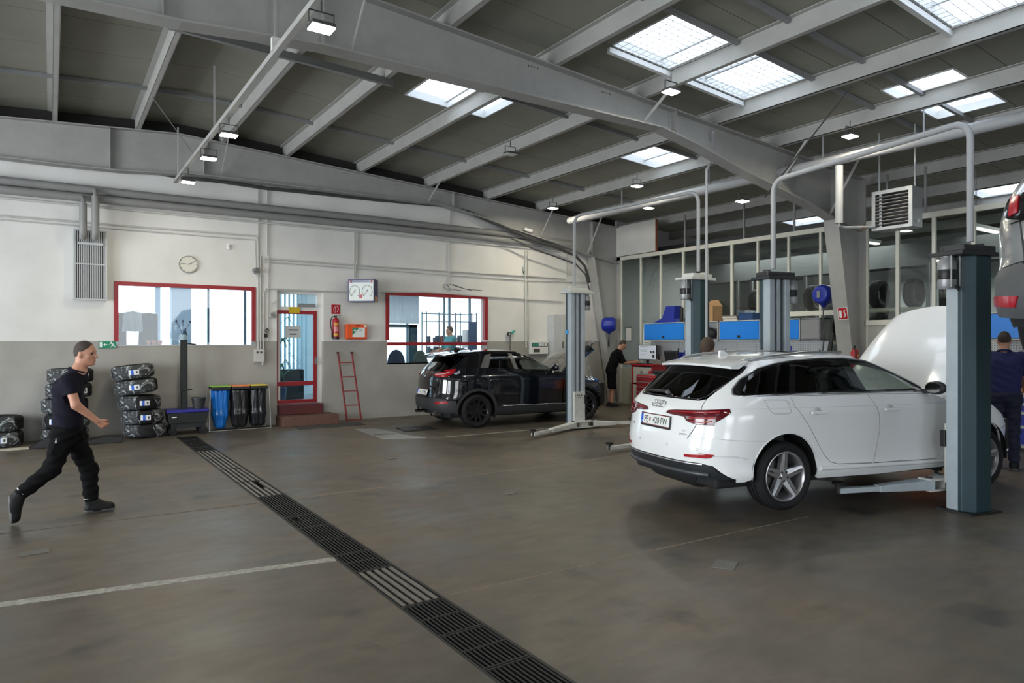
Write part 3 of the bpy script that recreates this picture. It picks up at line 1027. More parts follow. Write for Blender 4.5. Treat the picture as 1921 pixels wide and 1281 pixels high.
# three-stemmed ornament on the sill
p = onY(343, 640, D + 0.2)
orn = thing('sill_ornament', 'dark ornament with three ball-tipped stems on the window sill', 'ornament', (p.x, D + 0.2, W1[1] + 0.001))
M_SLATE = mat('slate_blue', (0.04, 0.07, 0.13), 0.6)
MB().lathe([(0, 0), (0.07, 0), (0.085, 0.1), (0.06, 0.2), (0.05, 0.2), (0.05, 0.02), (0, 0.02)], 14).build('pot', mat('pale_pot', (0.5, 0.6, 0.66), 0.5), orn, 40)
for k, (dx, h) in enumerate(((-0.12, 0.47), (0.0, 0.47), (0.13, 0.46))):
 sm = MB().tube([(0, 0, 0.15), (dx * 0.3, 0, 0.28), (dx * 0.8, 0, h - 0.06), (dx, 0, h)], 0.006, 6).build('stem', M_SLATE, orn, 40)
 MB().sphere((dx, 0, h), 0.022, 10, 6).build('ball', M_SLATE, sm, 60)
MB().prism([(0.0, 0.16), (0.08, 0.18), (0.05, 0.33), (0.02, 0.35)], -0.02, 0.02).build('leaf', M_SLATE, orn)
# blue striped basket
bk = thing('basket', 'blue and white striped low basket behind the window', 'basket', (onY(418, 640, 16.0).x, 16.0, 1.25))
g = MB()
g2 = MB()
for k in range(22):
 t0, t1 = 2 * PI * k / 22, 2 * PI * (k + 1) / 22
 (g if k % 2 else g2).add([(0.42 * math.cos(t), 0.25 * math.sin(t), z) for z in (0, 0.42) for t in (t0, t1)] + [(0.40 * math.cos(t), 0.23 * math.sin(t), z) for z in (0, 0.42) for t in (t0, t1)],
       [(0, 1, 3, 2), (4, 6, 7, 5), (2, 3, 7, 6), (0, 4, 5, 1)])
g.build('blue_stripe', mat('basket_blue', (0.02, 0.2, 0.5), 0.6), bk, None)
g2.build('white_stripe', M_WHITE, bk, None)
tb = thing('office_table', 'white office table under the striped basket', 'table', (onY(418, 640, 16.0).x, 16.0, OFF))
MB().box(-0.7, -0.35, 0.92, 0.7, 0.35, 0.95).build('tabletop', M_OW, tb)
for sx in (-1, 1):
 for sy in (-1, 1):
  MB().box(sx * 0.66 - 0.02, sy * 0.31 - 0.02, 0, sx * 0.66 + 0.02, sy * 0.31 + 0.02, 0.92).build('leg', M_ALU, tb)
# behind the door: plant, slatted blind, dark chest
pl = thing('potted_palm', 'tall green palm behind the glass door', 'plant', (4.5, 16.6, OFF))
MB().lathe([(0, 0), (0.16, 0), (0.2, 0.35), (0.17, 0.35), (0.15, 0.05), (0, 0.05)], 16).build('pot', M_SLATE, pl, 40)
lv = MB()
rnd = random.Random(5)
for k in range(26):
 a = rnd.uniform(0, 2 * PI)
 L = rnd.uniform(0.35, 0.6)
 zb_ = rnd.uniform(0.5, 1.9)
 p0 = Vector((0, 0, zb_))
 p1 = p0 + Vector((math.cos(a) * L * 0.5, math.sin(a) * L * 0.5, 0.22))
 p2 = p0 + Vector((math.cos(a) * L, math.sin(a) * L, -0.08))
 s = Vector((-math.sin(a), math.cos(a), 0)) * 0.03
 lv.add([p0, p1 - s, p1 + s, p2], [(0, 1, 2), (1, 3, 2)])
o = lv.build('foliage', mat('palm_green', (0.03, 0.12, 0.06), 0.6), pl, None)
o['kind'] = 'stuff'
MB().tube([(0, 0, 0.3), (0.03, 0, 1.1), (0, 0, 1.95)], 0.025, 8).build('stem', mat('bark', (0.12, 0.08, 0.05), 0.9), pl)
bl = thing('slatted_screen', 'light blue vertical slatted screen behind the glass door', 'screen', (0, 18.2, OFF))
for k in range(9):
 xx = 4.75 + k * 0.11
 MB().box(xx, 0, 0.3, xx + 0.055, 0.02, 2.8).build('slat', mat('slat_blue', (0.50, 0.72, 0.82), 0.6), bl, None)
MB().box(4.7, -0.01, 0.25, 5.75, 0.03, 0.32).build('rail', mat('slat_blue', (0.25, 0.55, 0.72)), bl, None)
tag(MB().box(4.7, 17.2, OFF, 5.3, 17.7, OFF + 0.75).build('chest', mat('dark_chest', (0.02, 0.03, 0.035), 0.5), bevel=0.02), 'low dark chest behind the glass door', 'chest')
tag(MB().box(5.62, 18.7, OFF, 6.6, 18.8, 3.2).build('corridor_panel', mat('pale_blue_panel', (0.75, 0.85, 0.88), 0.8)), 'pale blue panel in the corridor behind the door', 'panel', kind='structure')
area('office_fill', (2.5, 17.0, 3.2), (0, 0, 0), 5.0, 2.5, 35)  # added fill lights to brighten the office, without any fixture
area('office_fill', (9.0, 17.0, 3.2), (0, 0, 0), 6.0, 2.5, 90)
# office seen through the second window
cz = MB()
px0, px1 = onY(733, 560, OY1 - 0.3).x - 0.4, onY(784, 560, OY1 - 0.3).x
for k in range(26):
 xx = px0 + (px1 - px0) * k / 26
 cz.prism([(xx, OY1 - 0.30), (xx + 0.03, OY1 - 0.33), (xx + 0.06, OY1 - 0.33), (xx + 0.09, OY1 - 0.30), (xx + 0.06, OY1 - 0.28), (xx + 0.03, OY1 - 0.28)], 2.30, 3.25, 'xy')
tag(cz.build('corrugated_panel', mat('corrugated_pale', (0.62, 0.70, 0.75), 0.6), None, None), 'pale corrugated panel high in the office behind the second window', 'panel', kind='structure')
dfm = MB()
zz = 2.28
dfm.box(px0 - 0.2, OY1 - 0.26, zz - 0.1, px1, OY1 - 0.18, zz)
dfm.box(px1 - 0.28, OY1 - 0.26, OFF, px1, OY1 - 0.18, zz)
tag(dfm.build('entrance_frame', mat('dark_teal_frame', (0.02, 0.06, 0.075), 0.5), None, None), 'dark teal entrance frame in the office facade', 'frame', kind='structure')
# shelf rack with binders
SY = 18.4
rx0, rx1 = onY(800, 600, SY).x, onY(894, 600, SY).x
rk = thing('shelf_rack', 'open metal shelf rack standing in the office', 'shelf', (0, SY, OFF))
for k in range(4):
 xx = rx0 + (rx1 - rx0) * k / 3
 for y in (0, 0.3):
  MB().box(xx - 0.015, y - 0.015, 0, xx + 0.015, y + 0.015, 2.35).build('post', M_MUL, rk, None)
for z in (0.4, 0.95, 1.30, 2.05, 2.28):
 MB().box(rx0, -0.02, z, rx1, 0.32, z + 0.02).build('shelf_board', M_LGREY if z < 2 else M_MUL, rk, None)
cols = [(0.03, 0.05, 0.08), (0.05, 0.09, 0.12), (0.25, 0.3, 0.33), (0.02, 0.03, 0.04), (0.3, 0.1, 0.08)]
rnd = random.Random(11)
for z in (1.325, 0.975):
 xx = rx0 + 0.1
 while xx < rx1 - 0.1:
  if rnd.random() < 0.72:
   hgt = rnd.uniform(0.24, 0.32)
   c = rnd.randrange(5)
   o = MB().box(0, 0.0, 0, 0.055, 0.22, hgt).build('binder', mat('binder_%d' % c, cols[c], 0.6), None, None, loc=(xx, SY + 0.03, OFF + z))
   tag(o, 'office binder standing on the %s board of the shelf rack' % ('upper' if z > 1.2 else 'lower'), 'binder', 'binders on the shelf rack')
  xx += rnd.uniform(0.062, 0.11)
# whiteboard-like notice and sloped dark display
tag(MB().box(onY(868, 630, 18.0).x, 18.0, 1.55, onY(879, 630, 18.0).x, 18.03, 2.1).build('poster', mat('poster_white', (0.75, 0.78, 0.8), 0.6)), 'white poster standing by the shelf rack in the office', 'poster')
dz = MB()
dz.prism([(onY(880, 600, 17.9).x, 1.3), (onY(894, 600, 17.9).x, 1.0), (onY(894, 600, 17.9).x, 2.35), (onY(880, 600, 17.9).x, 2.35)], 17.9, 17.95)
tag(dz.build('display_panel', M_SLATE, None, None), 'dark slanted display panel at the right end of the office shelf', 'panel')
# desk with monitor, chair backs
dk = thing('office_desk', 'white office desk behind the lower window pane', 'desk', (7.6, 16.3, OFF))
MB().box(-1.1, -0.4, 0.70, 1.4, 0.4, 0.74).build('desktop', M_OW, dk, None)
for sx in (-1.05, 1.35):
 MB().box(sx - 0.03, -0.36, 0, sx + 0.03, 0.36, 0.70).build('side', M_OW, dk, None)
MB().box(-0.95, 0.3, 0.1, 1.25, 0.33, 0.66).build('modesty_panel', M_LGREY, dk, None)
for k, (xx, c) in enumerate(((7.0, M_SLATE), (7.65, mat('grey_green', (0.10, 0.14, 0.13), 0.8)), (8.35, mat('lilac_grey', (0.30, 0.30, 0.42), 0.8)))):
 ch = thing('office_chair', ['dark blue office chair at the desk', 'grey green office chair at the desk', 'lilac grey office chair at the desk'][k], 'chair', (xx, 15.65, OFF))
 s = SDF((-0.35, -0.35, 0.3), (0.35, 0.35, 1.25), 0.025)
 s.ell((0, 0, 0.48), (0.25, 0.25, 0.06), 0.03)
 s.build('seat', c, ch)
 s = SDF((-0.35, -0.45, 0.5), (0.35, 0.1, 1.35), 0.025)
 s.ell((0, -0.24, 0.92), (0.24 - 0.03 * k, 0.06, 0.34 - 0.02 * k), 0.03)
 s.build('backrest', c, ch)
 MB().cyl((0, 0, 0.06), (0, 0, 0.45), 0.025, n=8).build('column', M_BLACK, ch)
 MB().bar((0, -0.05, 0.44), (0, -0.27, 0.7), 0.04, 0.03).build('back_arm', M_BLACK, ch)
 bs = MB()
 for q in range(5):
  t = 2 * PI * q / 5
  bs.bar((0, 0, 0.06), (0.28 * math.cos(t), 0.28 * math.sin(t), 0.03), 0.035, 0.03)
  bs.sphere((0.28 * math.cos(t), 0.28 * math.sin(t), 0.025), 0.025, 8, 6)
 bs.build('base', M_BLACK, ch)
mo = thing('monitor', 'small dark monitor on the office desk', 'monitor', (6.75, 16.25, OFF + 0.741))
MB().box(-0.2, -0.02, 0.12, 0.2, 0.02, 0.40).build('screen', M_BLACK, mo)
MB().box(-0.02, -0.015, 0.0, 0.02, 0.015, 0.13).build('neck', M_BLACK, mo)
MB().box(-0.1, -0.08, 0.0, 0.1, 0.08, 0.012).build('foot', M_BLACK, mo)
# ================================================================ services on the back wall
def WP(px, py, off=0.06):
 return onY(px, py, D - off)
# insulated heating pipes
for k, (z, r) in enumerate(((4.50, 0.074), (4.345, 0.074))):
 pts = [(-9.3, D - 0.14, z), (2, D - 0.14, z + 0.005), (6, D - 0.14, z + 0.015), (9, D - 0.14, z), (11.9, D - 0.14, z - 0.02)]
 tag(MB().tube(pts, r, 14).build('heating_pipe', M_PIPE), 'thick grey insulated heating pipe along the wall, %s of two' % ('upper' if k == 0 else 'lower'), 'pipe', 'insulated pipes')
for k, px in enumerate((155, 178)):
 p = WP(px, 400, 0.14)
 zt_ = (4.34, 4.49)[k]
 yy = D - 0.30
 mb = MB().tube([(p.x, D - 0.217, zt_), (p.x, D - 0.24, zt_ + 0.0), (p.x, yy, zt_ - 0.05), (p.x, yy, zt_ - 0.13)], 0.035, 10)
 t = thing('drop_pipe', ['left grey insulated drop pipe above the wall convector', 'right grey insulated drop pipe above the wall convector'][k], 'pipe', group='drop pipes')
 mb.build('elbow', M_PIPE, t)
 MB().tube([(p.x, yy, zt_ - 0.12), (p.x, yy, 3.72), (p.x, yy + 0.02, 3.66), (p.x, yy + 0.08, 3.62)], 0.062, 14).build('jacket', M_PIPE, t)
tag(MB().tube([(-9.3, D - 0.04, 4.24), (4, D - 0.04, 4.22), (11.5, D - 0.04, 4.20)], 0.022, 8).build('wall_conduit', M_COND), 'grey conduit directly under the insulated pipes', 'conduit')
# dark cable bundle below the roof beam
cb = [(0, 292), (120, 303), (250, 316), (330, 331), (420, 341), (500, 353), (600, 363), (700, 374), (780, 381), (840, 386), (880, 398), (920, 415), (960, 432), (1000, 449), (1040, 463), (1080, 480), (1098, 500), (1106, 530)]
c = [Vector((-9.3, D - 0.05, 4.95))] + [WP(a, b, 0.05 + 0.27 * min(1, max(0, (a - 800) / 140))) for a, b in cb]
tag(MB().tube(c, 0.038, 8).build('cable_bundle', M_CABLE), 'black cable bundle sagging along the foot of the wall beam', 'cable')
c2 = [WP(a, b + 6 + 8 + 4 * math.sin(a * 0.02), 0.36) for a, b in cb[12:]]
tag(MB().tube(c2, 0.02, 8).build('cable_bundle', M_CABLE), 'thinner dark cable hanging beside the wall beam near the lifts', 'cable')
CONS = [([(-60, 400), (0, 405), (240, 424), (482, 443), (484, 452)], 0.016, 'pale double conduit along the wall above the clock'),
  ([(-60, 407), (0, 412), (240, 431), (478, 450), (480, 500), (482, 520)], 0.012, 'thin pale conduit below its twin above the clock'),
  ([(495, 485), (700, 500), (990, 518), (1060, 523)], 0.018, 'pale conduit crossing the wall above the gauge board'),
  ([(495, 491), (700, 506), (990, 526), (1100, 530)], 0.012, 'thin conduit below the one above the gauge board'),
  ([(500, 541), (600, 546), (655, 548)], 0.014, 'conduit running over the red glass door'),
  ([(715, 548), (800, 548), (910, 556), (1056, 566)], 0.016, 'conduit running just above the second red window'),
  ([(484, 352), (484, 520), (484, 656)], 0.014, 'vertical conduit dropping to the switch box beside the clock window'),
  ([(489, 480), (489, 656)], 0.012, 'second vertical conduit dropping to the switch box'),
  ([(501, 352), (501, 480)], 0.014, 'vertical conduit high on the wall beside the pipes'),
  ([(500, 541), (496, 546), (494, 560), (494, 655)], 0.014, 'conduit bending down beside the door to the switch box'),
  ([(504, 480), (503, 540), (503, 600), (502, 640)], 0.012, 'slim vertical conduit left of the glass door'),
  ([(664, 432), (664, 522)], 0.014, 'left vertical conduit above the gauge board'),
  ([(670, 432), (670, 490), (667, 500), (666, 522)], 0.014, 'bent vertical conduit above the gauge board'),
  ([(843, 452), (843, 528), (838, 536)], 0.018, 'vertical conduit above the second red window'),
  ([(985, 470), (986, 560), (987, 652)], 0.020, 'vertical conduit descending to the tester control box'),
  ([(990, 470), (991, 560), (992, 652)], 0.012, 'thin conduit beside the one to the tester control box'),
  ([(1063, 475), (1063, 525)], 0.012, 'short vertical conduit near the lift column'),
  ([(844, 392), (844, 428)], 0.014, 'short conduit stub between cable bundle and pipes')]
for pts, r, lab in CONS:
 tag(MB().tube([WP(a, b, 0.02 + r) for a, b in pts], r, 8).build('wall_conduit', M_COND), lab, 'conduit')
for px, pys in ((484, (560, 600, 640)), (986, (500, 560, 610)), (664, (450, 500))):
 pass
# tangled cable ends above second window
for k in range(4):
 q = random.Random(k)
 pts = [WP(834 + k * 5, 533, 0.03 + 0.03 * k), WP(830 + k * 14, 538 + (k % 2) * 4, 0.04 + 0.03 * k), WP(845 + k * 20, 545, 0.03 + 0.03 * k)]
 tag(MB().tube(pts, 0.007, 6).build('cable_end', M_CABLE), 'loose dark cable end above the second red window', 'cable', 'loose cable ends')
# switch box, small boxes, sockets
bx = thing('switch_box', 'pale grey switch box at the end of the wall conduits', 'switch box', WP(485, 667, 0.0))
MB().box(-0.1, -0.09, -0.13, 0.1, -0.002, 0.13).build('body', M_COND, bx, None, 0.008)
for k in (-0.045, 0.03):
 MB().box(k - 0.018, -0.1, 0.05, k + 0.018, -0.088, 0.09).build('socket_cover', M_CABLE, bx, None)
MB().cyl((0.07, -0.05, -0.19), (0.07, -0.05, -0.13), 0.02, n=10).build('plug', M_COND, bx)
bx = thing('wall_socket', 'round grey wall socket beside the glass door', 'socket', WP(509, 590, 0.0))
MB().box(-0.05, -0.05, -0.07, 0.05, -0.002, 0.07).build('body', M_COND, bx, None, 0.01)
MB().cyl((0.01, -0.05, 0), (0.01, -0.1, -0.01), 0.045, 0.04).build('cap', M_GREY, bx)
bx = thing('hook_hanger', 'black hook with cable left of the glass door', 'hook', WP(500, 622, 0.0))
MB().tube([(0, -0.03, 0.06), (0.03, -0.05, 0.03), (0, -0.06, -0.02), (-0.03, -0.05, 0.02), (0, -0.03, 0.06)], 0.014, 8).build('loop', M_BLACK, bx)
MB().box(-0.05, -0.07, -0.12, 0.0, -0.002, -0.04).build('clip', M_BLACK, bx, None)
bx = thing('wall_bracket', 'small white bracket beside the door transom', 'bracket', WP(511, 566, 0.0))
MB().box(-0.01, -0.02, -0.03, 0.01, -0.001, 0.03).build('plate', M_WHITE, bx, None)
MB().cyl((0, -0.01, 0), (0, -0.09, 0.0), 0.018, n=10).build('arm', M_WHITE, bx)
bx = thing('sensor', 'small white wall sensor right above the clock', 'sensor', WP(429, 463, 0.0))
MB().box(-0.022, -0.04, -0.05, 0.022, -0.001, 0.05).build('body', M_WHITE, bx, None, 0.008)
MB().sphere((0, -0.042, 0.01), 0.015, 8, 6).build('lens', M_GREY, bx)
bx = thing('cable_drum', 'small wire basket drum next to the wall conduits', 'drum', WP(478, 508, 0.0))
for k in range(5):
 MB().tube([(0.055 * math.cos(t), -0.03 - k * 0.025, 0.055 * math.sin(t)) for t in [2 * PI * q / 12 for q in range(12)]], 0.008, 6, closed=True).build('ring', M_GREY, bx)
MB().cyl((0, -0.001, 0), (0, -0.15, 0), 0.02, n=8).build('core', M_GREY, bx)
# convector panel with vertical slats
v0, v1 = WP(137, 430, 0), WP(200, 564, 0)
vx = thing('wall_convector', 'tall wall convector grille of thin vertical slats below the drop pipes', 'convector', ((v0.x + v1.x) / 2, D, (v0.z + v1.z) / 2))
hw_, hh_ = (v1.x - v0.x) / 2, (v0.z - v1.z) / 2
rect_frame(MB(), -hw_, -hh_, hw_, hh_, 0.025, -0.14, -0.002).build('frame', M_LGREY, vx, None)
MB().box(-hw_ + 0.02, -0.06, -hh_ + 0.02, hw_ - 0.02, -0.05, hh_ - 0.02).build('backing', mat('convector_dark', (0.015, 0.015, 0.016), 0.8), vx, None)
sl = MB()
for k in range(17):
 xx = -hw_ + 0.035 + k * (2 * hw_ - 0.07) / 16
 sl.box(xx - 0.006, -0.135, -hh_ + 0.03, xx + 0.006, -0.125, hh_ - 0.03)
o = sl.build('slats', M_LGREY, vx, None)
o['kind'] = 'stuff'
MB().box(-hw_ + 0.06, -0.17, hh_ - 0.28, hw_ - 0.06, -0.14, hh_ - 0.24).build('crossbar', M_LGREY, vx, None)
MB().box(-hw_ + 0.02, -0.145, 0.0, hw_ - 0.02, -0.13, 0.02).build('crossbar', M_LGREY, vx, None)
# clock
ck = thing('wall_clock', 'round white wall clock above the red window', 'clock', WP(353, 496, 0))
MB().lathe([(0, -0.02), (0.155, -0.02), (0.168, -0.04), (0.172, -0.03), (0.172, 0.0), (0, 0.0)], 40, axis='y').build('case', M_ALU, ck, 40)
MB().lathe([(0, -0.026), (0.155, -0.026), (0.155, -0.02)], 40, axis='y').build('face', mat('clock_face', (0.62, 0.61, 0.55), 0.5), ck)
for k in range(12):
 t = PI * k / 6
 MB().bar((0.135 * math.sin(t), -0.028, 0.135 * math.cos(t)), (0.15 * math.sin(t), -0.028, 0.15 * math.cos(t)), 0.006, 0.004, (0, 1, 0)).build('tick', M_CABLE, ck, None)
for t, L, wdt in ((math.radians(60), 0.13, 0.007), (math.radians(275), 0.13, 0.006), (math.radians(80), 0.06, 0.01)):
 MB().bar((0, -0.032, 0), (L * math.sin(t), -0.032, L * math.cos(t)), wdt, 0.004, (0, 1, 0)).build('hand', M_BLACK, ck, None)
# exit sign
a, b = WP(185, 640, 0), WP(218, 653, 0)
ex = thing('exit_sign', 'green emergency exit sign with arrow and running figure', 'sign', ((a.x + b.x) / 2, D, (a.z + b.z) / 2))
ew, eh = (b.x - a.x) / 2, (a.z - b.z) / 2
M_SG = mat('sign_green', (0.005, 0.22, 0.11), 0.5)
M_SW = mat('sign_white', (0.75, 0.8, 0.78), 0.5)
MB().box(-ew, -0.02, -eh, ew, -0.002, eh).build('plate', M_SG, ex, None)
MB().box(-ew * 0.9, -0.023, -eh * 0.75, -ew * 0.62, -0.02, eh * 0.75).build('door_symbol', M_SW, ex, None)
ar = MB().bar((-ew * 0.42, -0.022, 0), (-ew * 0.02, -0.022, 0), 0.014, 0.003, (0, 1, 0))
ar.prism([(-ew * 0.5, 0), (-ew * 0.3, eh * 0.42), (-ew * 0.3, -eh * 0.42)], -0.023, -0.021)
ar.build('arrow', M_SW, ex, None)
rm = MB()
cx_ = ew * 0.5
for p, q, t in (((0.0, 0.02), (0.015, -0.015), 0.02), ((0.015, -0.015), (0.045, -0.03), 0.012), ((0.045, -0.03), (0.05, -0.05), 0.01), ((0.01, -0.012), (-0.01, -0.04), 0.012), ((-0.01, -0.04), (-0.035, -0.045), 0.01), ((0.0, 0.025), (0.03, 0.005), 0.01), ((0.0, 0.025), (-0.03, 0.02), 0.01), ((-0.03, 0.02), (-0.04, 0.0), 0.009)):
 rm.bar((cx_ + p[0], -0.022, p[1]), (cx_ + q[0], -0.022, q[1]), t, 0.003, (0, 1, 0))
rm.cyl((cx_ - 0.012, -0.020, 0.045), (cx_ - 0.012, -0.0235, 0.045), 0.013, n=10)
rm.build('running_figure', M_SW, ex, None)
# gauge board
a, b = WP(655, 523, 0.40), WP(706, 566, 0.40)
gb = thing('gauge_board', 'blue tester display board with two white dials on the wall', 'display', ((a.x + b.x) / 2 + 0.12, D - 0.18, (a.z + b.z) / 2), -0.72)
gw, gh = 0.30, 0.25
MB().box(-0.1, -0.04, -0.05, 0.02, 0.22, 0.05).build('bracket', M_GREY, gb, None)
M_NAVY = mat('navy_case', (0.012, 0.02, 0.10), 0.4)
MB().box(-gw, -0.22, -gh, gw, 0.05, gh).build('case', M_NAVY, gb, None, 0.006)
MB().box(-gw + 0.03, -0.226, -gh + 0.025, gw - 0.015, -0.22, gh - 0.025).build('face_plate', M_SW, gb, None)
MB().box(gw - 0.002, -0.16, -gh + 0.02, gw + 0.004, -0.03, -gh + 0.12).build('orange_label', mat('orange_label', (0.55, 0.22, 0.01), 0.5), gb, None)
hd = MB().box(-gw + 0.04, -0.229, gh - 0.075, gw - 0.03, -0.226, gh - 0.03).build('header_strip', mat('header_pale', (0.45, 0.5, 0.65), 0.5), gb, None)
for q in (-gw + 0.05, gw - 0.07):
 MB().box(q, -0.232, gh - 0.08, q + 0.03, -0.229, gh - 0.025).build('red_mark', M_RED, hd, None)
MB().box(-gw + 0.08, -0.232, gh - 0.08, -gw + 0.10, -0.229, gh - 0.025).build('red_mark', M_NAVY, hd, None)
tm = text_mesh('BREMSPRÜFSTAND', 0.045, M_NAVY, 0.001)
put(tm, 'lettering', hd, basis((0, -0.231, gh - 0.052), (1, 0, 0), (0, 0, 1)))
for q in (-0.14, 0.145):
 d_ = MB().tube([(q + 0.115 * math.cos(t), -0.229, -0.02 + 0.135 * math.sin(t)) for t in [math.radians(-50 + 280 * k / 24) for k in range(25)]], 0.004, 6).build('dial', M_CABLE, gb)
 MB().bar((q + 0.01, -0.231, 0.0), (q - 0.08, -0.231, -0.11), 0.008, 0.003, (0, 1, 0)).build('needle', M_BLACK, d_, None)
 MB().cyl((q + 0.01, -0.226, 0), (q + 0.01, -0.234, 0), 0.014, n=12).build('hub', M_BLACK, d_)
 for k in range(8):
  t = math.radians(-50 + 280 * k / 7)
  MB().cyl((q + 0.095 * math.cos(t), -0.226, -0.02 + 0.115 * math.sin(t)), (q + 0.095 * math.cos(t), -0.229, -0.02 + 0.115 * math.sin(t)), 0.006, n=6).build('dial_mark', M_CABLE, d_, None)
MB().box(-0.035, -0.23, -0.17, 0.035, -0.226, -0.09).build('red_window', M_RED, gb, None)
# extinguisher sign + extinguisher + first aid box
a, b = WP(621.5, 571, 0), WP(638, 589, 0)
sg = thing('extinguisher_sign', 'red square sign with white extinguisher symbol', 'sign', ((a.x + b.x) / 2, D, (a.z + b.z) / 2))
MB().box(-0.1, -0.006, -0.105, 0.1, -0.001, 0.105).build('plate', M_RED, sg, None)
MB().tube([(-0.04, -0.008, -0.07), (-0.045, -0.008, 0.02), (-0.02, -0.008, 0.05), (0.0, -0.008, 0.02), (0.0, -0.008, -0.07)], 0.006, 6, closed=True).build('bottle_symbol', M_SW, sg)
MB().tube([(-0.01, -0.008, 0.06), (0.04, -0.008, 0.07), (0.06, -0.008, 0.0), (0.03, -0.008, -0.06)], 0.006, 6).build('hose_symbol', M_SW, sg)
def extinguisher(loc, label, rz=0):
 t = thing('fire_extinguisher', label, 'fire extinguisher', loc, rz)
 MB().lathe([(0, 0), (0.068, 0.0), (0.072, 0.02), (0.072, 0.40), (0.06, 0.445), (0.03, 0.47), (0.02, 0.47), (0, 0.47)], 24).build('cylinder', M_RED, t, 50)
 MB().lathe([(0.073, 0.0), (0.0735, 0.05)], 24).build('foot_ring', M_BLACK, t)
 MB().lathe([(0.073, 0.30), (0.0732, 0.36)], 24, a0=-2.4, a1=-0.9).build('label', mat('ext_label', (0.6, 0.35, 0.05), 0.5), t)
 MB().lathe([(0.073, 0.07), (0.0732, 0.13)], 24, a0=-2.6, a1=-1.2).build('label', mat('ext_label', (0.6, 0.35, 0.05)), t)
 MB().lathe([(0.073, 0.17), (0.0732, 0.27)], 24, a0=-2.5, a1=-1.0).build('label', mat('ext_text', (0.6, 0.25, 0.25), 0.5), t)
 MB().cyl((0, 0, 0.465), (0, 0, 0.52), 0.022, n=10).build('valve', M_BLACK, t)
 MB().bar((-0.03, 0, 0.515), (0.12, 0, 0.53), 0.025, 0.012).build('lever', M_BLACK, t)
 MB().bar((-0.03, 0, 0.49), (0.09, 0, 0.495), 0.025, 0.01).build('handle', M_BLACK, t)
 MB().tube([(-0.02, 0, 0.50), (-0.08, -0.01, 0.49), (-0.125, -0.02, 0.40), (-0.12, -0.02, 0.28), (-0.09, -0.02, 0.18), (-0.085, -0.02, 0.03)], [0.012, 0.012, 0.012, 0.012, 0.015, 0.022], 10).build('hose', M_BLACK, t)
 return t
extinguisher((WP(630, 600, 0.09).x, D - 0.085, 1.80), 'red fire extinguisher hanging on the wall under its sign')
a, b = WP(648, 607, 0.1), WP(689, 637, 0.1)
fa = thing('first_aid_box', 'orange first aid case with green and white label on the wall', 'first aid kit', ((a.x + b.x) / 2, D, (a.z + b.z) / 2))
M_OR = mat('first_aid_orange', (0.80, 0.10, 0.02), 0.4)
fw_, fh_ = 0.245, 0.17
MB().box(-fw_, -0.13, -fh_, fw_, -0.002, fh_).build('case', M_OR, fa, None, 0.02)
MB().box(-fw_ + 0.015, -0.14, -fh_ + 0.02, fw_ - 0.015, -0.13, fh_ - 0.02).build('lid', M_OR, fa, None, 0.006)
MB().box(-0.11, -0.144, -0.12, 0.18, -0.14, 0.09).build('label', M_SW, fa, None)
MB().prism([(-0.11, 0.09), (0.05, 0.09), (-0.11, -0.08)], -0.146, -0.143).build('green_corner', M_SG, fa, None)
cr = MB().box(-0.09, -0.149, 0.018, -0.02, -0.146, 0.038)
cr.box(-0.065, -0.149, -0.007, -0.045, -0.146, 0.063)
cr.build('white_cross', M_SW, fa, None)
MB().box(-0.04, -0.15, fh_ - 0.035, 0.06, -0.14, fh_ - 0.015).build('latch', M_DRED, fa, None)
MB().box(0.165, -0.144, 0.1, 0.22, -0.14, 0.145).build('seal', M_SW, fa, None)
for k in range(3):
 MB().box(0.05, -0.1455, 0.05 - k * 0.02, 0.13 - k * 0.01, -0.144, 0.056 - k * 0.02).build('print_line', M_CABLE, fa, None)
# small ladder leaning on the wall
A0, A1 = WP(634, 662, 0.04), WP(660, 662, 0.04)
B0, B1 = onZ(646, 789), onZ(674, 788)
B0.y = B1.y = 14.42
B0.z = B1.z = 0.0
ld = thing('ladder', 'short red metal ladder leaning on the grey wall', 'ladder', (0, 0, 0))
M_LAD = mat('ladder_red', (0.28, 0.03, 0.035), 0.5, 0, 0.5, 7, dark=(0.10, 0.04, 0.035))
B1.x = B0.x + (A1 - A0).length * 1.02
for P, Q in ((A0, B0), (A1, B1)):
 MB().bar(P, Q + Vector((0, 0, 0.012)), 0.035, 0.022).build('rail', M_LAD, ld, None)
 MB().tube([P, P + Vector((0, 0.03, 0.0))], 0.028, 10).build('rubber_tip', M_BLACK, ld)
for t in (0.15, 0.36, 0.57, 0.78, 0.985):
 MB().bar(A0.lerp(B0, t) + Vector((0, 0, 0.012)), A1.lerp(B1, t) + Vector((0, 0, 0.012)), 0.022, 0.022).build('rung', M_LAD, ld, None)
# tester control box, cupboard, gun hanger, camera right of the second window
a, b = WP(996, 641, 0.12), WP(1029, 663, 0.12)
tc_ = thing('tester_control_box', 'white control panel with green and white buttons behind the black car', 'control panel', ((a.x + b.x) / 2, D, (a.z + b.z) / 2))
MB().box(-0.28, -0.12, -0.17, 0.28, -0.002, 0.17).build('body', M_WHITE, tc_, None, 0.01)
MB().box(-0.26, -0.125, 0.03, 0.26, -0.12, 0.13).build('button_strip', M_CABLE, tc_, None)
for k in range(5):
 MB().box(-0.23 + k * 0.095, -0.132, 0.045, -0.16 + k * 0.095, -0.125, 0.115).build('button', mat('button_green', (0.02, 0.3, 0.2), 0.4) if k < 2 else M_SW, tc_, None)
MB().box(-0.2, -0.126, -0.12, 0.0, -0.12, -0.03).build('display', M_CABLE, tc_, None)
a = WP(1041, 590, 0.0)
cp = thing('wall_cupboard', 'tall pale grey cupboard beside the lift column', 'cupboard', (11.42, D, 0))
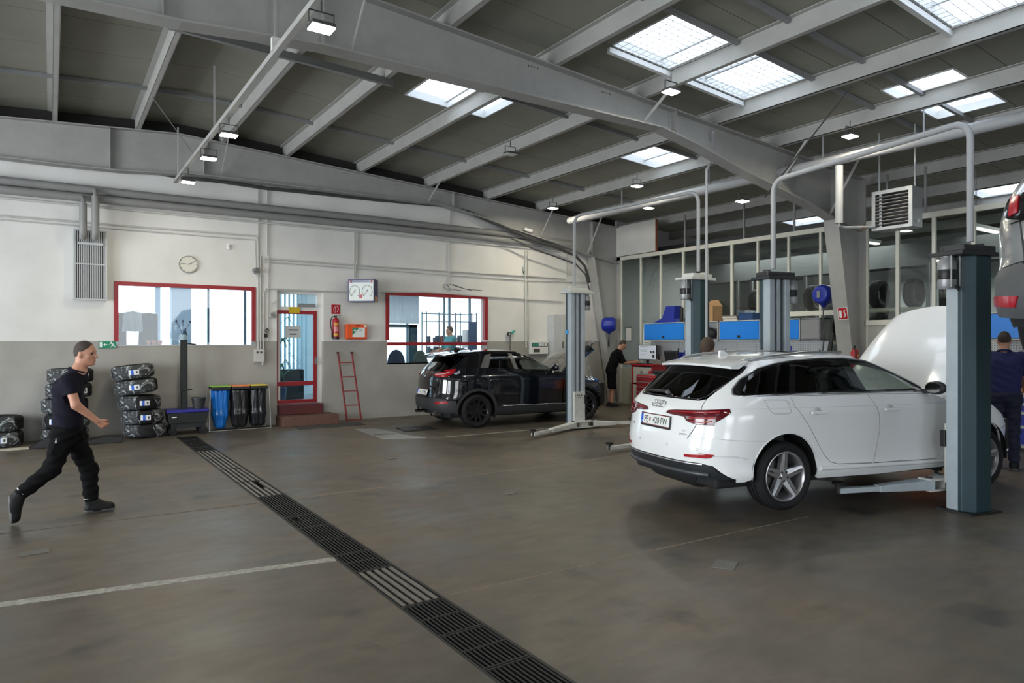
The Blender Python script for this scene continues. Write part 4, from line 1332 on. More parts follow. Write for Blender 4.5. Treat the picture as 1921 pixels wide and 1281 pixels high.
MB().box(-0.35, -0.32, 0.9, 0.45, -0.002, 2.47).build('body', M_LGREY, cp, None, 0.008)
MB().box(-0.1, -0.335, 0.95, 0.42, -0.32, 2.42).build('door', M_COND, cp, None, 0.004)
MB().box(-0.08, -0.35, 1.55, -0.06, -0.335, 1.75).build('handle', M_BLACK, cp, None)
MB().box(-0.3, -0.30, 0.0, 0.4, -0.01, 0.9).build('plinth', M_GREY, cp, None)
gn = thing('air_hose_gauge', 'round inflation gauge with green tag hanging from a thin pole', 'gauge', WP(955, 628, 0.0))
MB().cyl((0, -0.05, -1.9 + 0.0), (0, -0.05, 0.02), 0.012, n=8).build('pole', mat('brown_pole', (0.10, 0.06, 0.04), 0.7), gn)
MB().lathe([(0.03, -0.1), (0.052, -0.1), (0.056, -0.06), (0.05, -0.05), (0.03, -0.06)], 18, org=(-0.05, 0, 0.02), axis='y').build('gauge_ring', M_BLACK, gn)
MB().lathe([(0, -0.085), (0.045, -0.085)], 16, org=(-0.05, 0, 0.02), axis='y').build('gauge_face', M_SW, gn)
MB().prism([(0, 0.05), (0.1, 0.12), (0.14, 0.1), (0.05, 0.02)], -0.09, -0.06).build('tag', mat('tag_green', (0.02, 0.35, 0.28), 0.5), gn, None)
cm = thing('security_camera', 'white security camera under the wall beam near the lifts', 'camera', WP(990, 432, 0.30))
MB().cyl((0, 0.05, 0.02), (0, 0.30, 0.05), 0.015, n=8).build('arm', M_WHITE, cm)
MB().cyl((-0.10, 0, 0.03), (0.10, -0.06, -0.03), 0.045, n=14).build('body', M_WHITE, cm)
MB().cyl((0.10, -0.06, -0.03), (0.115, -0.065, -0.034), 0.036, n=14).build('lens', M_BLACK, cm)
cm = thing('alarm_bell', 'small round bell on the wall right of the second window', 'bell', WP(981, 508, 0.0))
MB().sphere((0, -0.04, 0), 0.035, 12, 8).build('dome', M_ALU, cm)
MB().box(-0.02, -0.02, 0.02, 0.02, -0.001, 0.1).build('plate', M_COND, cm, None)
MB().cyl((0.0, -0.03, -0.03), (0.0, -0.03, -0.07), 0.012, n=8).build('stem', M_CABLE, cm)
# ================================================================ floor drain
M_IRON = mat('grate_iron', (0.035, 0.035, 0.033), 0.55, 0.5, 0.4, 20)
M_IRONL = mat('grate_worn', (0.20, 0.185, 0.16), 0.45, 0.4, 0.4, 20)
SEG = [(13.76, 12.80, 0), (12.79, 11.81, 0), (11.80, 10.92, 1), (10.91, 9.93, 1), (9.92, 8.93, 1), (8.92, 7.95, 2), (7.94, 6.88, 0), (6.87, 6.40, 3), (6.39, 5.43, 0), (5.42, 4.95, 0), (4.94, 4.13, 1), (4.12, 3.60, 0), (3.59, 3.10, 0), (3.09, 2.10, 0), (2.09, 1.10, 0)]
tr = MB()
for sx, x in ((1, DX0), (-1, DX1)):
 tr.box(x, 0.0, -0.045, x + sx * 0.02, 13.78, 0.001)
struct('trim_drain', tr, M_IRON, 'iron edge rails of the floor drain channel')
LB = {0: 'dark floor drain grate of narrow bars', 1: 'worn light floor drain grate of broad bars', 2: 'worn floor drain grate with one broken broad bar', 3: 'short floor drain grate with a gap in its bars'}
ORD = ['nearest the wall', 'second from the wall', 'third from the wall', 'fourth from the wall', 'fifth from the wall', 'sixth from the wall', 'beside the floor joint', 'eighth from the wall', 'ninth from the wall', 'beside the white line', 'eleventh from the wall', 'twelfth from the wall', 'thirteenth from the wall', 'fourteenth from the wall', 'farthest from the wall']
for gi, (ya, yb, kind) in enumerate(SEG):
 L = ya - yb
 g = thing('drain_grate', LB[kind] + ', ' + ORD[gi], 'grate', (DX0 + 0.02, yb, 0), group='grates of the floor drain')
 Wd = DX1 - DX0 - 0.04
 nb = 10 if kind in (0, 3) else 5
 bw = 0.010 if kind in (0, 3) else 0.030
 for k in range(nb):
  x = (k + 0.5) * Wd / nb
  y1 = L - 0.012
  if kind == 3 and k in (2, 3):
   y1 = L * 0.45
  if kind == 2 and k == 3:
   y1 = L * 0.5
  MB().box(x - bw / 2, 0.012, -0.032, x + bw / 2, y1, 0.0).build('bar', M_IRONL if kind in (1, 2) else M_IRON, g, None)
 n = 3 if kind in (0, 3) else 2
 for k in range(n):
  y = 0.006 + (L - 0.012) * k / (n - 1)
  MB().box(0, y - 0.006, -0.03, Wd, y + 0.006, 0.002).build('cross_bar', M_IRON, g, None)
# loose plates in the floor
for (px, py, sx, sy, rz, lab) in ((1360, 1060, 0.22, 0.17, 0.5, 'small steel cover plate in the floor near the drain end'), (65, 1037, 0.2, 0.12, 0.1, 'small steel plate on the floor by the white line'), (735, 860, 0.16, 0.12, 0.3, 'small scrap of dark rubber on the floor before the black car'), (655, 853, 0.14, 0.03, -0.4, 'short bent wire lying on the floor by the drain'), (957, 926, 0.12, 0.08, 0.2, 'little grey plate on the open floor')):
 p = onZ(px, py)
 tag(MB().obox((0, 0, 0.004), (sx, sy, 0.006), (0, 0, rz)).build('floor_plate', mat('plate_grey', (0.16, 0.155, 0.14), 0.5, 0.3, 0.4, 20), loc=(p.x, p.y, 0)), lab, 'plate')
# brake tester pit cover left of the black car
pt = thing('tester_pit', 'steel brake tester pit covers in the floor behind the black car', 'floor pit', (0, 0, 0))
M_PITP = mat('pit_plate', (0.30, 0.30, 0.29), 0.45, 0.5, 0.3, 10)
for k, pxs in enumerate((((668, 806), (706, 805), (752, 815), (700, 818)), ((700, 817), (742, 815), (800, 822), (716, 824)), ((742, 803), (800, 800), (820, 806), (760, 810)))):
 q = [onZ(a, b) for a, b in pxs]
 m = MB()
 m.add([(p.x, p.y, 0.001) for p in q] + [(p.x, p.y, 0.018) for p in q], [(3, 2, 1, 0), (4, 5, 6, 7), (0, 1, 5, 4), (1, 2, 6, 5), (2, 3, 7, 6), (3, 0, 4, 7)])
 m.build('cover_plate', M_PITP if k < 2 else M_IRON, pt, None)
# ================================================================ two-post lifts
M_TEAL = mat('lift_teal', (0.022, 0.050, 0.062), 0.42, 0, 0.25, 5)
M_LIFT = mat('lift_grey', (0.42, 0.48, 0.52), 0.42, 0, 0.25, 6)
M_LIFTW = mat('lift_white', (0.62, 0.63, 0.60), 0.45, 0, 0.3, 9, dark=(0.30, 0.29, 0.26))
M_CAPD = mat('lift_cap_dark', (0.03, 0.032, 0.034), 0.5)
M_MOTOR = mat('motor_grey', (0.33, 0.34, 0.35), 0.4, 0.4)
def lift_post(x, y, rz, H, cap, label, arms, carz=0.12, accent=None):
 """v (local +y) points at the car; arms: list of (dx, dy, length ratio)"""
 t = thing('lift_post', label, 'car lift', (x, y, 0), rz)
 sh = MB().prism([(-0.19, 0.0), (-0.19, -0.04), (-0.11, -0.14), (0.11, -0.14), (0.19, -0.04), (0.19, 0.0)], 0.02, H, 'xy')
 sh.build('outer_shell', M_TEAL, t, None, 0.006)
 ch = MB()
 for s in (-1, 1):
  ch.box(s * 0.18, 0.0, 0.02, s * 0.095, 0.13, H)
 ch.box(-0.02, 0.04, 0.02, 0.04, 0.12, H)
 ch.build('channel', M_LIFT, t, None, 0.006)
 MB().box(-0.17, 0.001, 0.02, 0.17, 0.02, H).build('inner_back', M_BLACK, t, None)
 MB().box(-0.23, -0.17, 0.0, 0.23, 0.20, 0.02).build('base_plate', M_IRON, t, None)
 MB().box(-0.36, -0.17, H, 0.25, 0.19, H + 0.04).build('cap_plate', cap, t, None, 0.006)
 c = MB().prism([(-0.28, -0.13), (0.20, -0.13), (0.22, -0.08), (0.22, 0.14), (-0.26, 0.14), (-0.30, 0.08)], H + 0.04, H + 0.11, 'xy')
 c.build('cap_housing', cap, t, None, 0.015)
 MB().cyl((0.12, 0.0, H + 0.11), (0.12, 0, H + 0.14), 0.06, 0.05).build('cap_boss', cap, t)
 mt = MB().lathe([(0, H - 0.33), (0.075, H - 0.33), (0.085, H - 0.31), (0.085, H - 0.24), (0.08, H - 0.235), (0.08, H - 0.14), (0.085, H - 0.135), (0.085, H - 0.06), (0.06, H - 0.02), (0.06, H), (0, H)], 20, org=(-0.275, 0.05, 0)).build('motor', M_MOTOR, t, 35)
 MB().lathe([(0.082, H - 0.235), (0.084, H - 0.23), (0.084, H - 0.145), (0.082, H - 0.14)], 20, org=(-0.275, 0.05, 0)).build('motor_band', M_BLACK, mt)
 for s in (-1, 1):
  MB().cyl((-0.275 + s * 0.06, -0.04, H - 0.32), (-0.275 + s * 0.06, -0.04, H), 0.008, n=6).build('tie_rod', M_GALV, mt)
 MB().tube([(-0.275, -0.02, H - 0.29), (-0.24, -0.05, H - 0.35), (-0.19, -0.02, H - 0.27)], 0.012, 8).build('motor_cable', M_BLACK, t)
 # carriage
 cg = MB().box(-0.13, 0.135, carz, 0.15, 0.19, carz + 0.62).build('carriage', M_LIFTW, t, None, 0.008)
 for qx, qz in ((-0.03, 0.55), (0.02, 0.55), (0.07, 0.55), (0.13, 0.55), (0.0, 0.50), (0.05, 0.5)):
  MB().cyl((qx, 0.191, carz + qz), (qx, 0.197, carz + qz), 0.012, n=8).build('bolt', M_CABLE, cg, None)
 MB().box(-0.17, 0.15, carz + 0.38, -0.10, 0.21, carz + 0.55).build('lock_box', M_BLACK, cg, None, 0.006)
 br = MB()
 br.box(-0.32, 0.19, carz - 0.09, 0.32, 0.34, carz - 0.07)
 br.box(-0.32, 0.19, carz + 0.02, 0.32, 0.34, carz + 0.04)
 br.box(-0.1, 0.2, carz - 0.07, 0.1, 0.32, carz + 0.02)
 br.build('arm_bracket', M_LIFTW, t, None)
 for i, (s, ex, ey) in enumerate(arms):
  p = Vector((s * 0.25, 0.27, carz - 0.02))
  q = Vector((ex, ey, carz - 0.02))
  mid = p.lerp(q, 0.58)
  am = MB().prism([], 0, 0) if False else MB()
  d = (q - p).normalized()
  n = Vector((-d.y, d.x, 0))
  vs = []
  for pt_, wd_, h0, h1 in ((p, 0.085, -0.055, 0.05), (mid, 0.05, -0.05, 0.015)):
   vs += [pt_ + n * wd_ + Vector((0, 0, h0)), pt_ - n * wd_ + Vector((0, 0, h0)), pt_ - n * wd_ + Vector((0, 0, h1)), pt_ + n * wd_ + Vector((0, 0, h1))]
  am.add(vs, [(0, 1, 2, 3), (7, 6, 5, 4), (0, 4, 5, 1), (1, 5, 6, 2), (2, 6, 7, 3), (3, 7, 4, 0)])
  ao = am.build('lift_arm', M_LIFTW if accent is None else accent, t, None, 0.006)
  MB().bar(mid - d * 0.12 + Vector((0, 0, -0.018)), q + Vector((0, 0, -0.018)), 0.07, 0.05).build('telescope', M_LIFTW if accent is None else accent, ao, None)
  MB().cyl(p + Vector((0, 0, -0.08)), p + Vector((0, 0, 0.07)), 0.035, n=12).build('pivot_pin', M_IRON, ao)
  MB().cyl(q + Vector((0, 0, -0.045)), q + Vector((0, 0, 0.045)), 0.022, n=10).build('pad_stem', M_IRON, ao)
  MB().cyl(q + Vector((0, 0, 0.045)), q + Vector((0, 0, 0.07)), 0.06, n=16).build('lift_pad', M_RUBBER, ao)
 return t
AH = -0.223     # heading of the lifted white car
ca, sa = math.cos(AH), math.sin(AH)
AO = Vector((6.184, 4.865, 0.135))
P1 = (7.87, 3.19)
P2 = (8.50, 5.95)
P3 = (9.10, 7.82)
P4 = (8.83, 10.80)
lift_post(P1[0], P1[1], AH, 2.62, M_CAPD, 'dark teal lift post right beside the white car', [(-1, -1.35, 0.42), (1, 0.33, 0.62)], carz=0.27, accent=M_LIFT)
lift_post(P2[0], P2[1], AH + PI, 2.62, M_CAPD, 'grey lift post with dark cap behind the white car', [(-1, -0.33, 0.92), (1, 1.2, 0.92)], carz=0.27, accent=M_LIFT)
lift_post(P3[0], P3[1], 0, 2.78, M_LIFTW, 'lift post with white cap and motor before the blue wall cabinets', [(-1, -1.85, 0.18), (1, 0.7, 0.5)], carz=0.12)
p4 = lift_post(P4[0], P4[1], PI, 2.72, M_LIFTW, 'lift post with white cap standing in front of the black car', [(-1, -1.1, 0.5), (1, 1.65, 0.85)], carz=0.12)
MB().box(0.19, -0.03, 1.9, 0.21, 0.04, 1.98).build('blue_tag', mat('tag_blue', (0.05, 0.35, 0.75), 0.5), p4, None)
lift_post(6.95, 1.95, -0.08 + PI, 2.62, M_CAPD, 'lift post carrying the raised silver car on its left', [(-1, -0.10, 0.80), (1, 1.2, 0.80)], carz=1.62, accent=M_LIFT)
lift_post(6.75, -1.25, -0.08, 2.62, M_CAPD, 'lift post carrying the raised silver car on its right', [(-1, -1.2, 1.12), (1, 0.0, 1.12)], carz=1.62, accent=M_LIFT)
# partner of the black car's bay
lift_post(9.15, 14.02, 0.0, 2.72, M_LIFTW, 'lift post close to the white wall behind the black car', [(-1, -0.6, 0.30), (1, 0.6, 0.30)], carz=0.12) if False else None
def uturn(pa, pb, za, zb, ztop, r=0.035, R=0.18):
 a, b = Vector((pa[0], pa[1], za)), Vector((pb[0], pb[1], zb))
 d = Vector((b.x - a.x, b.y - a.y, 0)).normalized()
 pts = [a]
 for k in range(7):
  t = PI / 2 * k / 6
  pts.append(Vector((a.x, a.y, ztop - R)) + d * (R - R * math.cos(t)) + Vector((0, 0, R * math.sin(t))))
 for k in range(7):
  t = PI / 2 * k / 6
  pts.append(Vector((b.x, b.y, ztop - R)) - d * (R - R * math.sin(t)) + Vector((0, 0, R * math.cos(t))))
 pts.append(b)
 return MB().tube(pts, r, 12)
tag(uturn(P1, P2, 2.78, 2.78, 4.03).build('crossover_pipe', M_TUBE), 'grey crossover pipe arching between the two posts of the white car lift', 'pipe')
tag(uturn((P3[0], P3[1]), (P4[0], P4[1]), 2.94, 2.88, 4.30, 0.03).build('crossover_pipe', M_TUBE), 'grey crossover pipe arching between the two white-capped lift posts', 'pipe')
tag(MB().tube([(P3[0] - 0.08, P3[1] - 0.24, 0.4), (P3[0] - 0.08, P3[1] - 0.24, 4.6), (9.2, 7.65, 4.75), onY(1338, 247, 7.32)], 0.022, 8).build('supply_tube', M_TUBE), 'thin grey supply tube rising from the lift post to the roof beam', 'pipe')
# ================================================================ heating main, fan heater
tag(MB().tube([(10.8, -7.5, 4.72), (10.8, 13.4, 4.78)], 0.085, 16).build('heating_main', M_TUBE), 'thick pale heating main hung across the hall under the roof', 'pipe')
for hi_, yy in enumerate((1.0, 3.4, 5.0, 6.6, 9.0, 11.5)):
 tag(MB().bar((10.8, yy, 4.80), (10.8, yy, zt(10.8) + 0.2), 0.012, 0.03).build('pipe_hanger', M_TUBE), 'strap hanger holding the heating main, %s from the white wall' % ['sixth', 'fifth', 'fourth', 'third', 'second', 'first'][hi_], 'hanger', 'pipe hangers')
h0, h1 = 5.55, 6.15
ht = thing('fan_heater', 'galvanised fan heater with horizontal louvres hung below the roof', 'heater', (11.56, 5.85, 3.62))
bd = MB()
rect_frame(bd, 0, 0, 1, 1, 0.1, 0, 1) if False else None
bd.box(0.0, -0.33, 0, 0.32, -0.30, 0.66)
bd.box(0.0, 0.30, 0, 0.32, 0.33, 0.66)
bd.box(0.0, -0.30, 0.63, 0.32, 0.30, 0.66)
bd.box(0.0, -0.30, 0.0, 0.32, 0.30, 0.03)
bd.build('casing', M_GALV, ht, None, 0.004)
MB().box(0.28, -0.30, 0.03, 0.30, 0.30, 0.63).build('back', M_BLACK, ht, None)
fr = MB()
for s in (-1, 1):
 fr.box(-0.015, s * 0.33, 0, 0.0, s * 0.27, 0.66)
fr.box(-0.015, -0.27, 0.60, 0, 0.27, 0.66)
fr.box(-0.015, -0.27, 0, 0, 0.27, 0.05)
fr.build('front_frame', M_GALV, ht, None)
for k in range(9):
 z = 0.09 + k * 0.057
 MB().obox((-0.005, 0, z), (0.040, 0.54, 0.006), (0, 0.35, 0)).build('louvre', M_GALV, ht, None)
MB().box(0.02, 0.18, 0.05, 0.05, 0.22, 0.6).build('coil', M_ALU, ht, None)
for k in range(4):
 MB().cyl((0.2, -0.28, 0.12 + k * 0.14), (0.2, 0.28, 0.12 + k * 0.14), 0.01, n=6).build('coil_tube', mat('copper_dark', (0.03, 0.018, 0.01), 0.6), ht)
MB().cyl((0.16, -0.335, 0.1), (0.16, -0.345, 0.1), 0.03, n=12).build('drain_plug', M_WHITE, ht)
for s in (-1, 1):
 MB().bar((0.16, s * 0.29, 0.66), (0.16, s * 0.29, zt(11.7) - 3.62 + 0.2), 0.02, 0.02).build('hanger_rod', M_GALV, ht, None)
vp = thing('heater_riser', 'vertical grey riser pipe feeding the fan heater', 'pipe', (10.8, 6.32, 0))
MB().cyl((0, 0, 3.70), (0, 0, 4.655), 0.062, n=14).build('riser', M_TUBE, vp)
MB().tube([(0, 0, 3.75), (0.0, 0, 3.66), (0.12, -0.02, 3.64), (0.72, -0.2, 3.68)], 0.025, 10).build('feed_pipe', M_TUBE, vp)
MB().cyl((0.45, -0.11, 3.66), (0.56, -0.14, 3.665), 0.032, n=10).build('valve', mat('brass', (0.5, 0.2, 0.06), 0.35, 0.9), vp)
# ================================================================ light rail and floodlights
rail = thing('light_rail', 'long suspended light rail running toward the white wall', 'rail', (1.95, 0, 4.77))
MB().box(-0.03, -7.5, -0.03, 0.03, 14.25, 0.03).build('rail', M_PURLIN, rail, None)
for y in (13.9, 10.5, 7.30, 3.5, 0.0):
 MB().box(-0.012, y - 0.012, 0.03, 0.012, y + 0.012, 5.6 - 4.77 + 0.1).build('hanger_rod', M_PURLIN, rail, None)
MB().box(-0.05, 7.24, 0.0, 0.05, 7.30, 0.14).build('clamp_plate', M_WHITE, rail, None)
M_LED = mat('led_face', (1, 1, 1), emis=(1.0, 0.95, 0.80), estr=40)
M_LEDOFF = mat('led_off', (0.5, 0.5, 0.48), 0.3)
def flood(loc, label, on=True, watt=25, rz=0.0, tilt=0.0):
 t = thing('floodlight', label, 'lamp', loc, rz, 'floodlights')
 M_H = mat('flood_housing', (0.05, 0.05, 0.05), 0.5)
 h = MB().box(-0.105, -0.08, 0.02, 0.105, 0.08, 0.055).build('housing', M_H, t, None, 0.008)
 MB().box(-0.10, -0.075, 0.008, 0.10, 0.075, 0.0195).build('diffuser', M_LED if on else M_LEDOFF, h, None)
 y = MB().bar((-0.112, 0, 0.04), (-0.112, 0, 0.16), 0.02, 0.006, (1, 0, 0))
 y.bar((0.112, 0, 0.04), (0.112, 0, 0.16), 0.02, 0.006, (1, 0, 0))
 y.bar((-0.112, 0, 0.16), (0.112, 0, 0.16), 0.02, 0.006)
 y.build('yoke', M_H, t, None)
 MB().cyl((0, 0, 0.16), (0, 0, 0.26), 0.008, n=6).build('stem', M_H, t)
 if on:
  l = bpy.data.lights.new('flood_lamp', 'AREA')
  l.size = 0.22
  l.energy = watt
  l.color = (1.0, 0.90, 0.70)
  lo = bpy.data.objects.new('flood_lamp', l)
  COL.objects.link(lo)
  lo.parent = t
  lo.location = (0, 0, 0.004)
 return t
for y, lb in ((12.9, 'lit floodlight at the wall end of the suspended rail'), (11.05, 'lit floodlight second along the rail from the white wall'), (9.65, 'lit floodlight third along the rail from the white wall'), (5.9, 'lit floodlight on the rail in the near bay'), (1.5, 'lit floodlight on the rail overhead'), (-3.0, 'lit floodlight on the rail toward the gates')):
 flood((1.97, y, 4.48), lb)
flood((6.98, 6.47, 5.12), 'lit floodlight next to the grille rooflight', watt=30)
flood((10.3, 5.85, 4.92), 'bright floodlight above the fan heater', watt=28)
flood((6.9, 10.26, 5.12), 'unlit floodlight hanging from a middle purlin', on=False)
flood((10.05, 13.1, 4.95), 'lit floodlight high in the corner beside the wall beam', watt=45)
flood((10.1, 10.3, 4.96), 'lit floodlight above the white-capped lifts', watt=30)
flood((11.55, 11.4, 4.84), 'dim floodlight near the white infill board', watt=20)
flood((10.5, 8.0, 4.30), 'small floodlight below the beam haunch', watt=12)
# ================================================================ equipment along the partition
XC = XP - 0.06
M_PEG = None
def peg_mat():
 m = bpy.data.materials.new('perforated_panel')
 m.use_nodes = True
 nt = m.node_tree
 b = nt.nodes['Principled BSDF']
 b.inputs['Roughness'].default_value = 0.5
 tc = nt.nodes.new('ShaderNodeTexCoord')
 sp = nt.nodes.new('ShaderNodeSeparateXYZ')
 nt.links.new(tc.outputs['Object'], sp.inputs[0])
 def cell(o):
  a = nt.nodes.new('ShaderNodeMath')
  a.operation = 'MULTIPLY'
  a.inputs[1].default_value = 1 / 0.04
  nt.links.new(o, a.inputs[0])
  f_ = nt.nodes.new('ShaderNodeMath')
  f_.operation = 'FRACT'
  nt.links.new(a.outputs[0], f_.inputs[0])
  s = nt.nodes.new('ShaderNodeMath')
  s.operation = 'SUBTRACT'
  s.inputs[1].default_value = 0.5
  nt.links.new(f_.outputs[0], s.inputs[0])
  q = nt.nodes.new('ShaderNodeMath')
  q.operation = 'ABSOLUTE'
  nt.links.new(s.outputs[0], q.inputs[0])
  return q.outputs[0]
 mx = nt.nodes.new('ShaderNodeMath')
 mx.operation = 'MAXIMUM'
 nt.links.new(cell(sp.outputs[1]), mx.inputs[0])
 nt.links.new(cell(sp.outputs[2]), mx.inputs[1])
 lt = nt.nodes.new('ShaderNodeMath')
 lt.operation = 'LESS_THAN'
 lt.inputs[1].default_value = 0.17
 nt.links.new(mx.outputs[0], lt.inputs[0])
 mm = nt.nodes.new('ShaderNodeMix')
 mm.data_type = 'RGBA'
 ia = [q for q in mm.inputs if q.type == 'RGBA']
 ia[0].default_value = (0.52, 0.54, 0.55, 1)
 ia[1].default_value = (0.03, 0.03, 0.03, 1)
 nt.links.new(lt.outputs[0], mm.inputs['Factor'])
 nt.links.new([q for q in mm.outputs if q.type == 'RGBA'][0], b.inputs['Base Color'])
 return m
M_PEG = peg_mat()
def wall_cab(y0, y1, label, open_=False, grey=False, dep=0.38):
 """hung cabinet, front at -x"""
 t = thing('wall_cabinet', label, 'cabinet', (XC, (y0 + y1) / 2, 1.775))
 hw = (y1 - y0) / 2
 b = MB()
 b.box(-dep, -hw, 0, 0, -hw + 0.02, 0.46)
 b.box(-dep, hw - 0.02, 0, 0, hw, 0.46)
 b.box(-dep, -hw, 0, 0, hw, 0.02)
 b.box(-dep, -hw, 0.44, 0, hw, 0.46)
 b.box(-0.02, -hw, 0, 0, hw, 0.46)
 b.build('body', M_GREY if grey else M_LGREY, t, None)
 if not open_:
  d = MB().box(-dep - 0.015, -hw + 0.02, 0.03, -dep + 0.005, hw - 0.02, 0.43).build('door', M_GREY if grey else M_BLUE, t, None)
  if not grey:
   MB().box(-dep - 0.02, -0.04, 0.06, -dep - 0.015, 0.04, 0.12).build('latch', M_BLACK, d, None)
 return t
wall_cab(11.62, 13.02, 'blue-fronted wall cabinet with a blue tool stand on top')
oc = wall_cab(10.60, 11.55, 'open grey wall cabinet between two blue ones', open_=True)
wall_cab(9.45, 10.56, 'blue-fronted wall cabinet left of the cardboard boxes') if False else wall_cab(9.45, 10.56, 'blue-fronted wall cabinet under the book pile')
wall_cab(8.48, 9.40, 'blue-fronted wall cabinet beside the plain grey one')
wall_cab(8.02, 8.46, 'plain grey wall cabinet at the end of the row', grey=True)
wall_cab(4.0, 5.05, 'blue-fronted wall cabinet beyond the raised white hood')
wall_cab(2.9, 3.95, 'blue-fronted wall cabinet behind the mechanic in blue')
# things in / on the cabinets
bg_ = SDF((-0.3, -0.4, 0), (0.3, 0.4, 0.4), 0.02)
bg_.ell((0, 0, 0.14), (0.14, 0.3, 0.15), 0.05)
bg_.ell((0.0, 0.1, 0.22), (0.1, 0.15, 0.1), 0.05)
o = bg_.build('tool_bag', mat('dark_bag', (0.012, 0.014, 0.02), 0.7))
o.location = (XC - 0.22, 11.08, 1.80)
tag(o, 'dark tool bag inside the open wall cabinet', 'bag')
TOP = 2.236
def carton(y0, y1, h, dep, label, flap=True, x=None, z=TOP, m=None):
 t = thing('carton', label, 'box', ((x or XC - 0.2), (y0 + y1) / 2, z))
 hw = (y1 - y0) / 2
 mc = m or mat('cardboard', (0.42, 0.25, 0.12), 0.8, 0, 0.2, 8)
 b = MB()
 b.box(-dep / 2, -hw, 0, dep / 2, hw, 0.006)
 b.box(-dep / 2, -hw, 0, -dep / 2 + 0.006, hw, h)
 b.box(dep / 2 - 0.006, -hw, 0, dep / 2, hw, h)
 b.box(-dep / 2, -hw, 0, dep / 2, -hw + 0.006, h)
 b.box(-dep / 2, hw - 0.006, 0, dep / 2, hw, h)
 b.build('body', mc, t, None)
 if flap:
  f = MB()
  f.add([(dep / 2, -hw, h), (dep / 2, hw, h), (dep / 2 + 0.05, hw * 0.4, h + 0.16), (dep / 2 + 0.05, -hw * 0.4, h + 0.16)], [(0, 1, 2, 3)])
  f.add([(dep / 2 + 0.005, -hw, h), (dep / 2 + 0.005, hw, h), (dep / 2 + 0.055, hw * 0.4, h + 0.16), (dep / 2 + 0.055, -hw * 0.4, h + 0.16)], [(3, 2, 1, 0)])
  f.build('flap', mc, t, None)
 else:
  MB().box(-dep / 2, -hw, h - 0.006, dep / 2, hw, h).build('lid', mc, t, None)
 return t
carton(10.75, 11.30, 0.36, 0.34, 'open brown cardboard box on the wall cabinets')
carton(9.65, 10.05, 0.16, 0.3, 'dark blue flat case on the wall cabinet', False, m=mat('dark_blue_case', (0.01, 0.05, 0.16), 0.5))
for k in range(4):
 o = MB().box(-0.12, -0.2, 0, 0.12, 0.2, 0.028).build('book', mat('book_%d' % (k % 2), ((0.55, 0.53, 0.48), (0.25, 0.22, 0.2))[k % 2], 0.7), None, None, loc=(XC - 0.2, 10.3 + 0.01 * k, TOP + k * 0.0285))
 tag(o, 'catalogue in the flat pile on the wall cabinet, %s' % ['lowest', 'second from below', 'third from below', 'topmost'][k], 'book', 'catalogues in a pile')
o = MB().prism([(11.95, TOP), (12.75, TOP), (12.45, TOP + 0.12), (12.32, TOP + 0.42), (12.02, TOP + 0.42), (12.05, TOP + 0.1)], XC - 0.30, XC - 0.05, 'yz').build('tool_stand', M_DBLUE, None, None)
tag(o, 'angular blue tool stand on the wall cabinet', 'stand')
o = MB().box(-0.04, -0.04, 0, 0.04, 0.04, 0.38).build('spray_can', M_BLACK, None, 40, 0.02, loc=(XC - 0.2, 11.88, TOP))
tag(o, 'tall black can next to the blue tool stand', 'can')
o = SDF((-0.2, -0.2, 0), (0.2, 0.2, 0.3), 0.02)
o.ell((0, 0, 0.06), (0.1, 0.14, 0.08), 0.03)
o = o.build('cloth_bundle', M_BLACK)
o.location = (XC - 0.2, 11.64, TOP)
tag(o, 'crumpled black cloth on the wall cabinet', 'cloth')
# pegboard backs
for (a, b, z0, z1, lab) in ((9.45, 13.0, 0.98, 1.77, 'perforated grey tool wall under the left blue cabinets'), (8.05, 9.40, 0.98, 1.77, 'perforated grey tool wall under the grey cabinet'), (2.4, 5.1, 0.98, 1.77, 'perforated grey tool wall behind the mechanic in blue')):
 t = thing('pegboard', lab, 'tool wall', (XC, (a + b) / 2, z0))
 n = int(round((b - a) / 0.9))
 for k in range(n):
  y = -(b - a) / 2 + (b - a) * k / n
  MB().box(-0.02, y + 0.004, 0, 0.0, y + (b - a) / n - 0.004, z1 - z0).build('panel', M_PEG, t, None)
 rnd = random.Random(int(a * 10))
 for k in range(n * 4):
  y = -(b - a) / 2 + 0.08 + (b - a - 0.16) * (k + 0.3 + 0.4 * rnd.random()) / (n * 4)
  h = rnd.uniform(0.1, 0.25)
  z = rnd.uniform(0.35, 0.7)
  g = MB().bar((-0.028, y, z), (-0.028, y, z - h), rnd.uniform(0.015, 0.03), 0.015)
  g.cyl((-0.036, y, z - h), (-0.036, y, z - h - 0.08), 0.015, n=8)
  o = g.build('hand_tool', [M_BLACK, M_GALV, M_DBLUE][k % 3])
  o.location = (XC, (a + b) / 2, z0)
  tag(o, '%s hand tool hanging on the %s' % (['black', 'steel', 'blue'][k % 3], lab), 'tool', 'tools on the perforated walls')
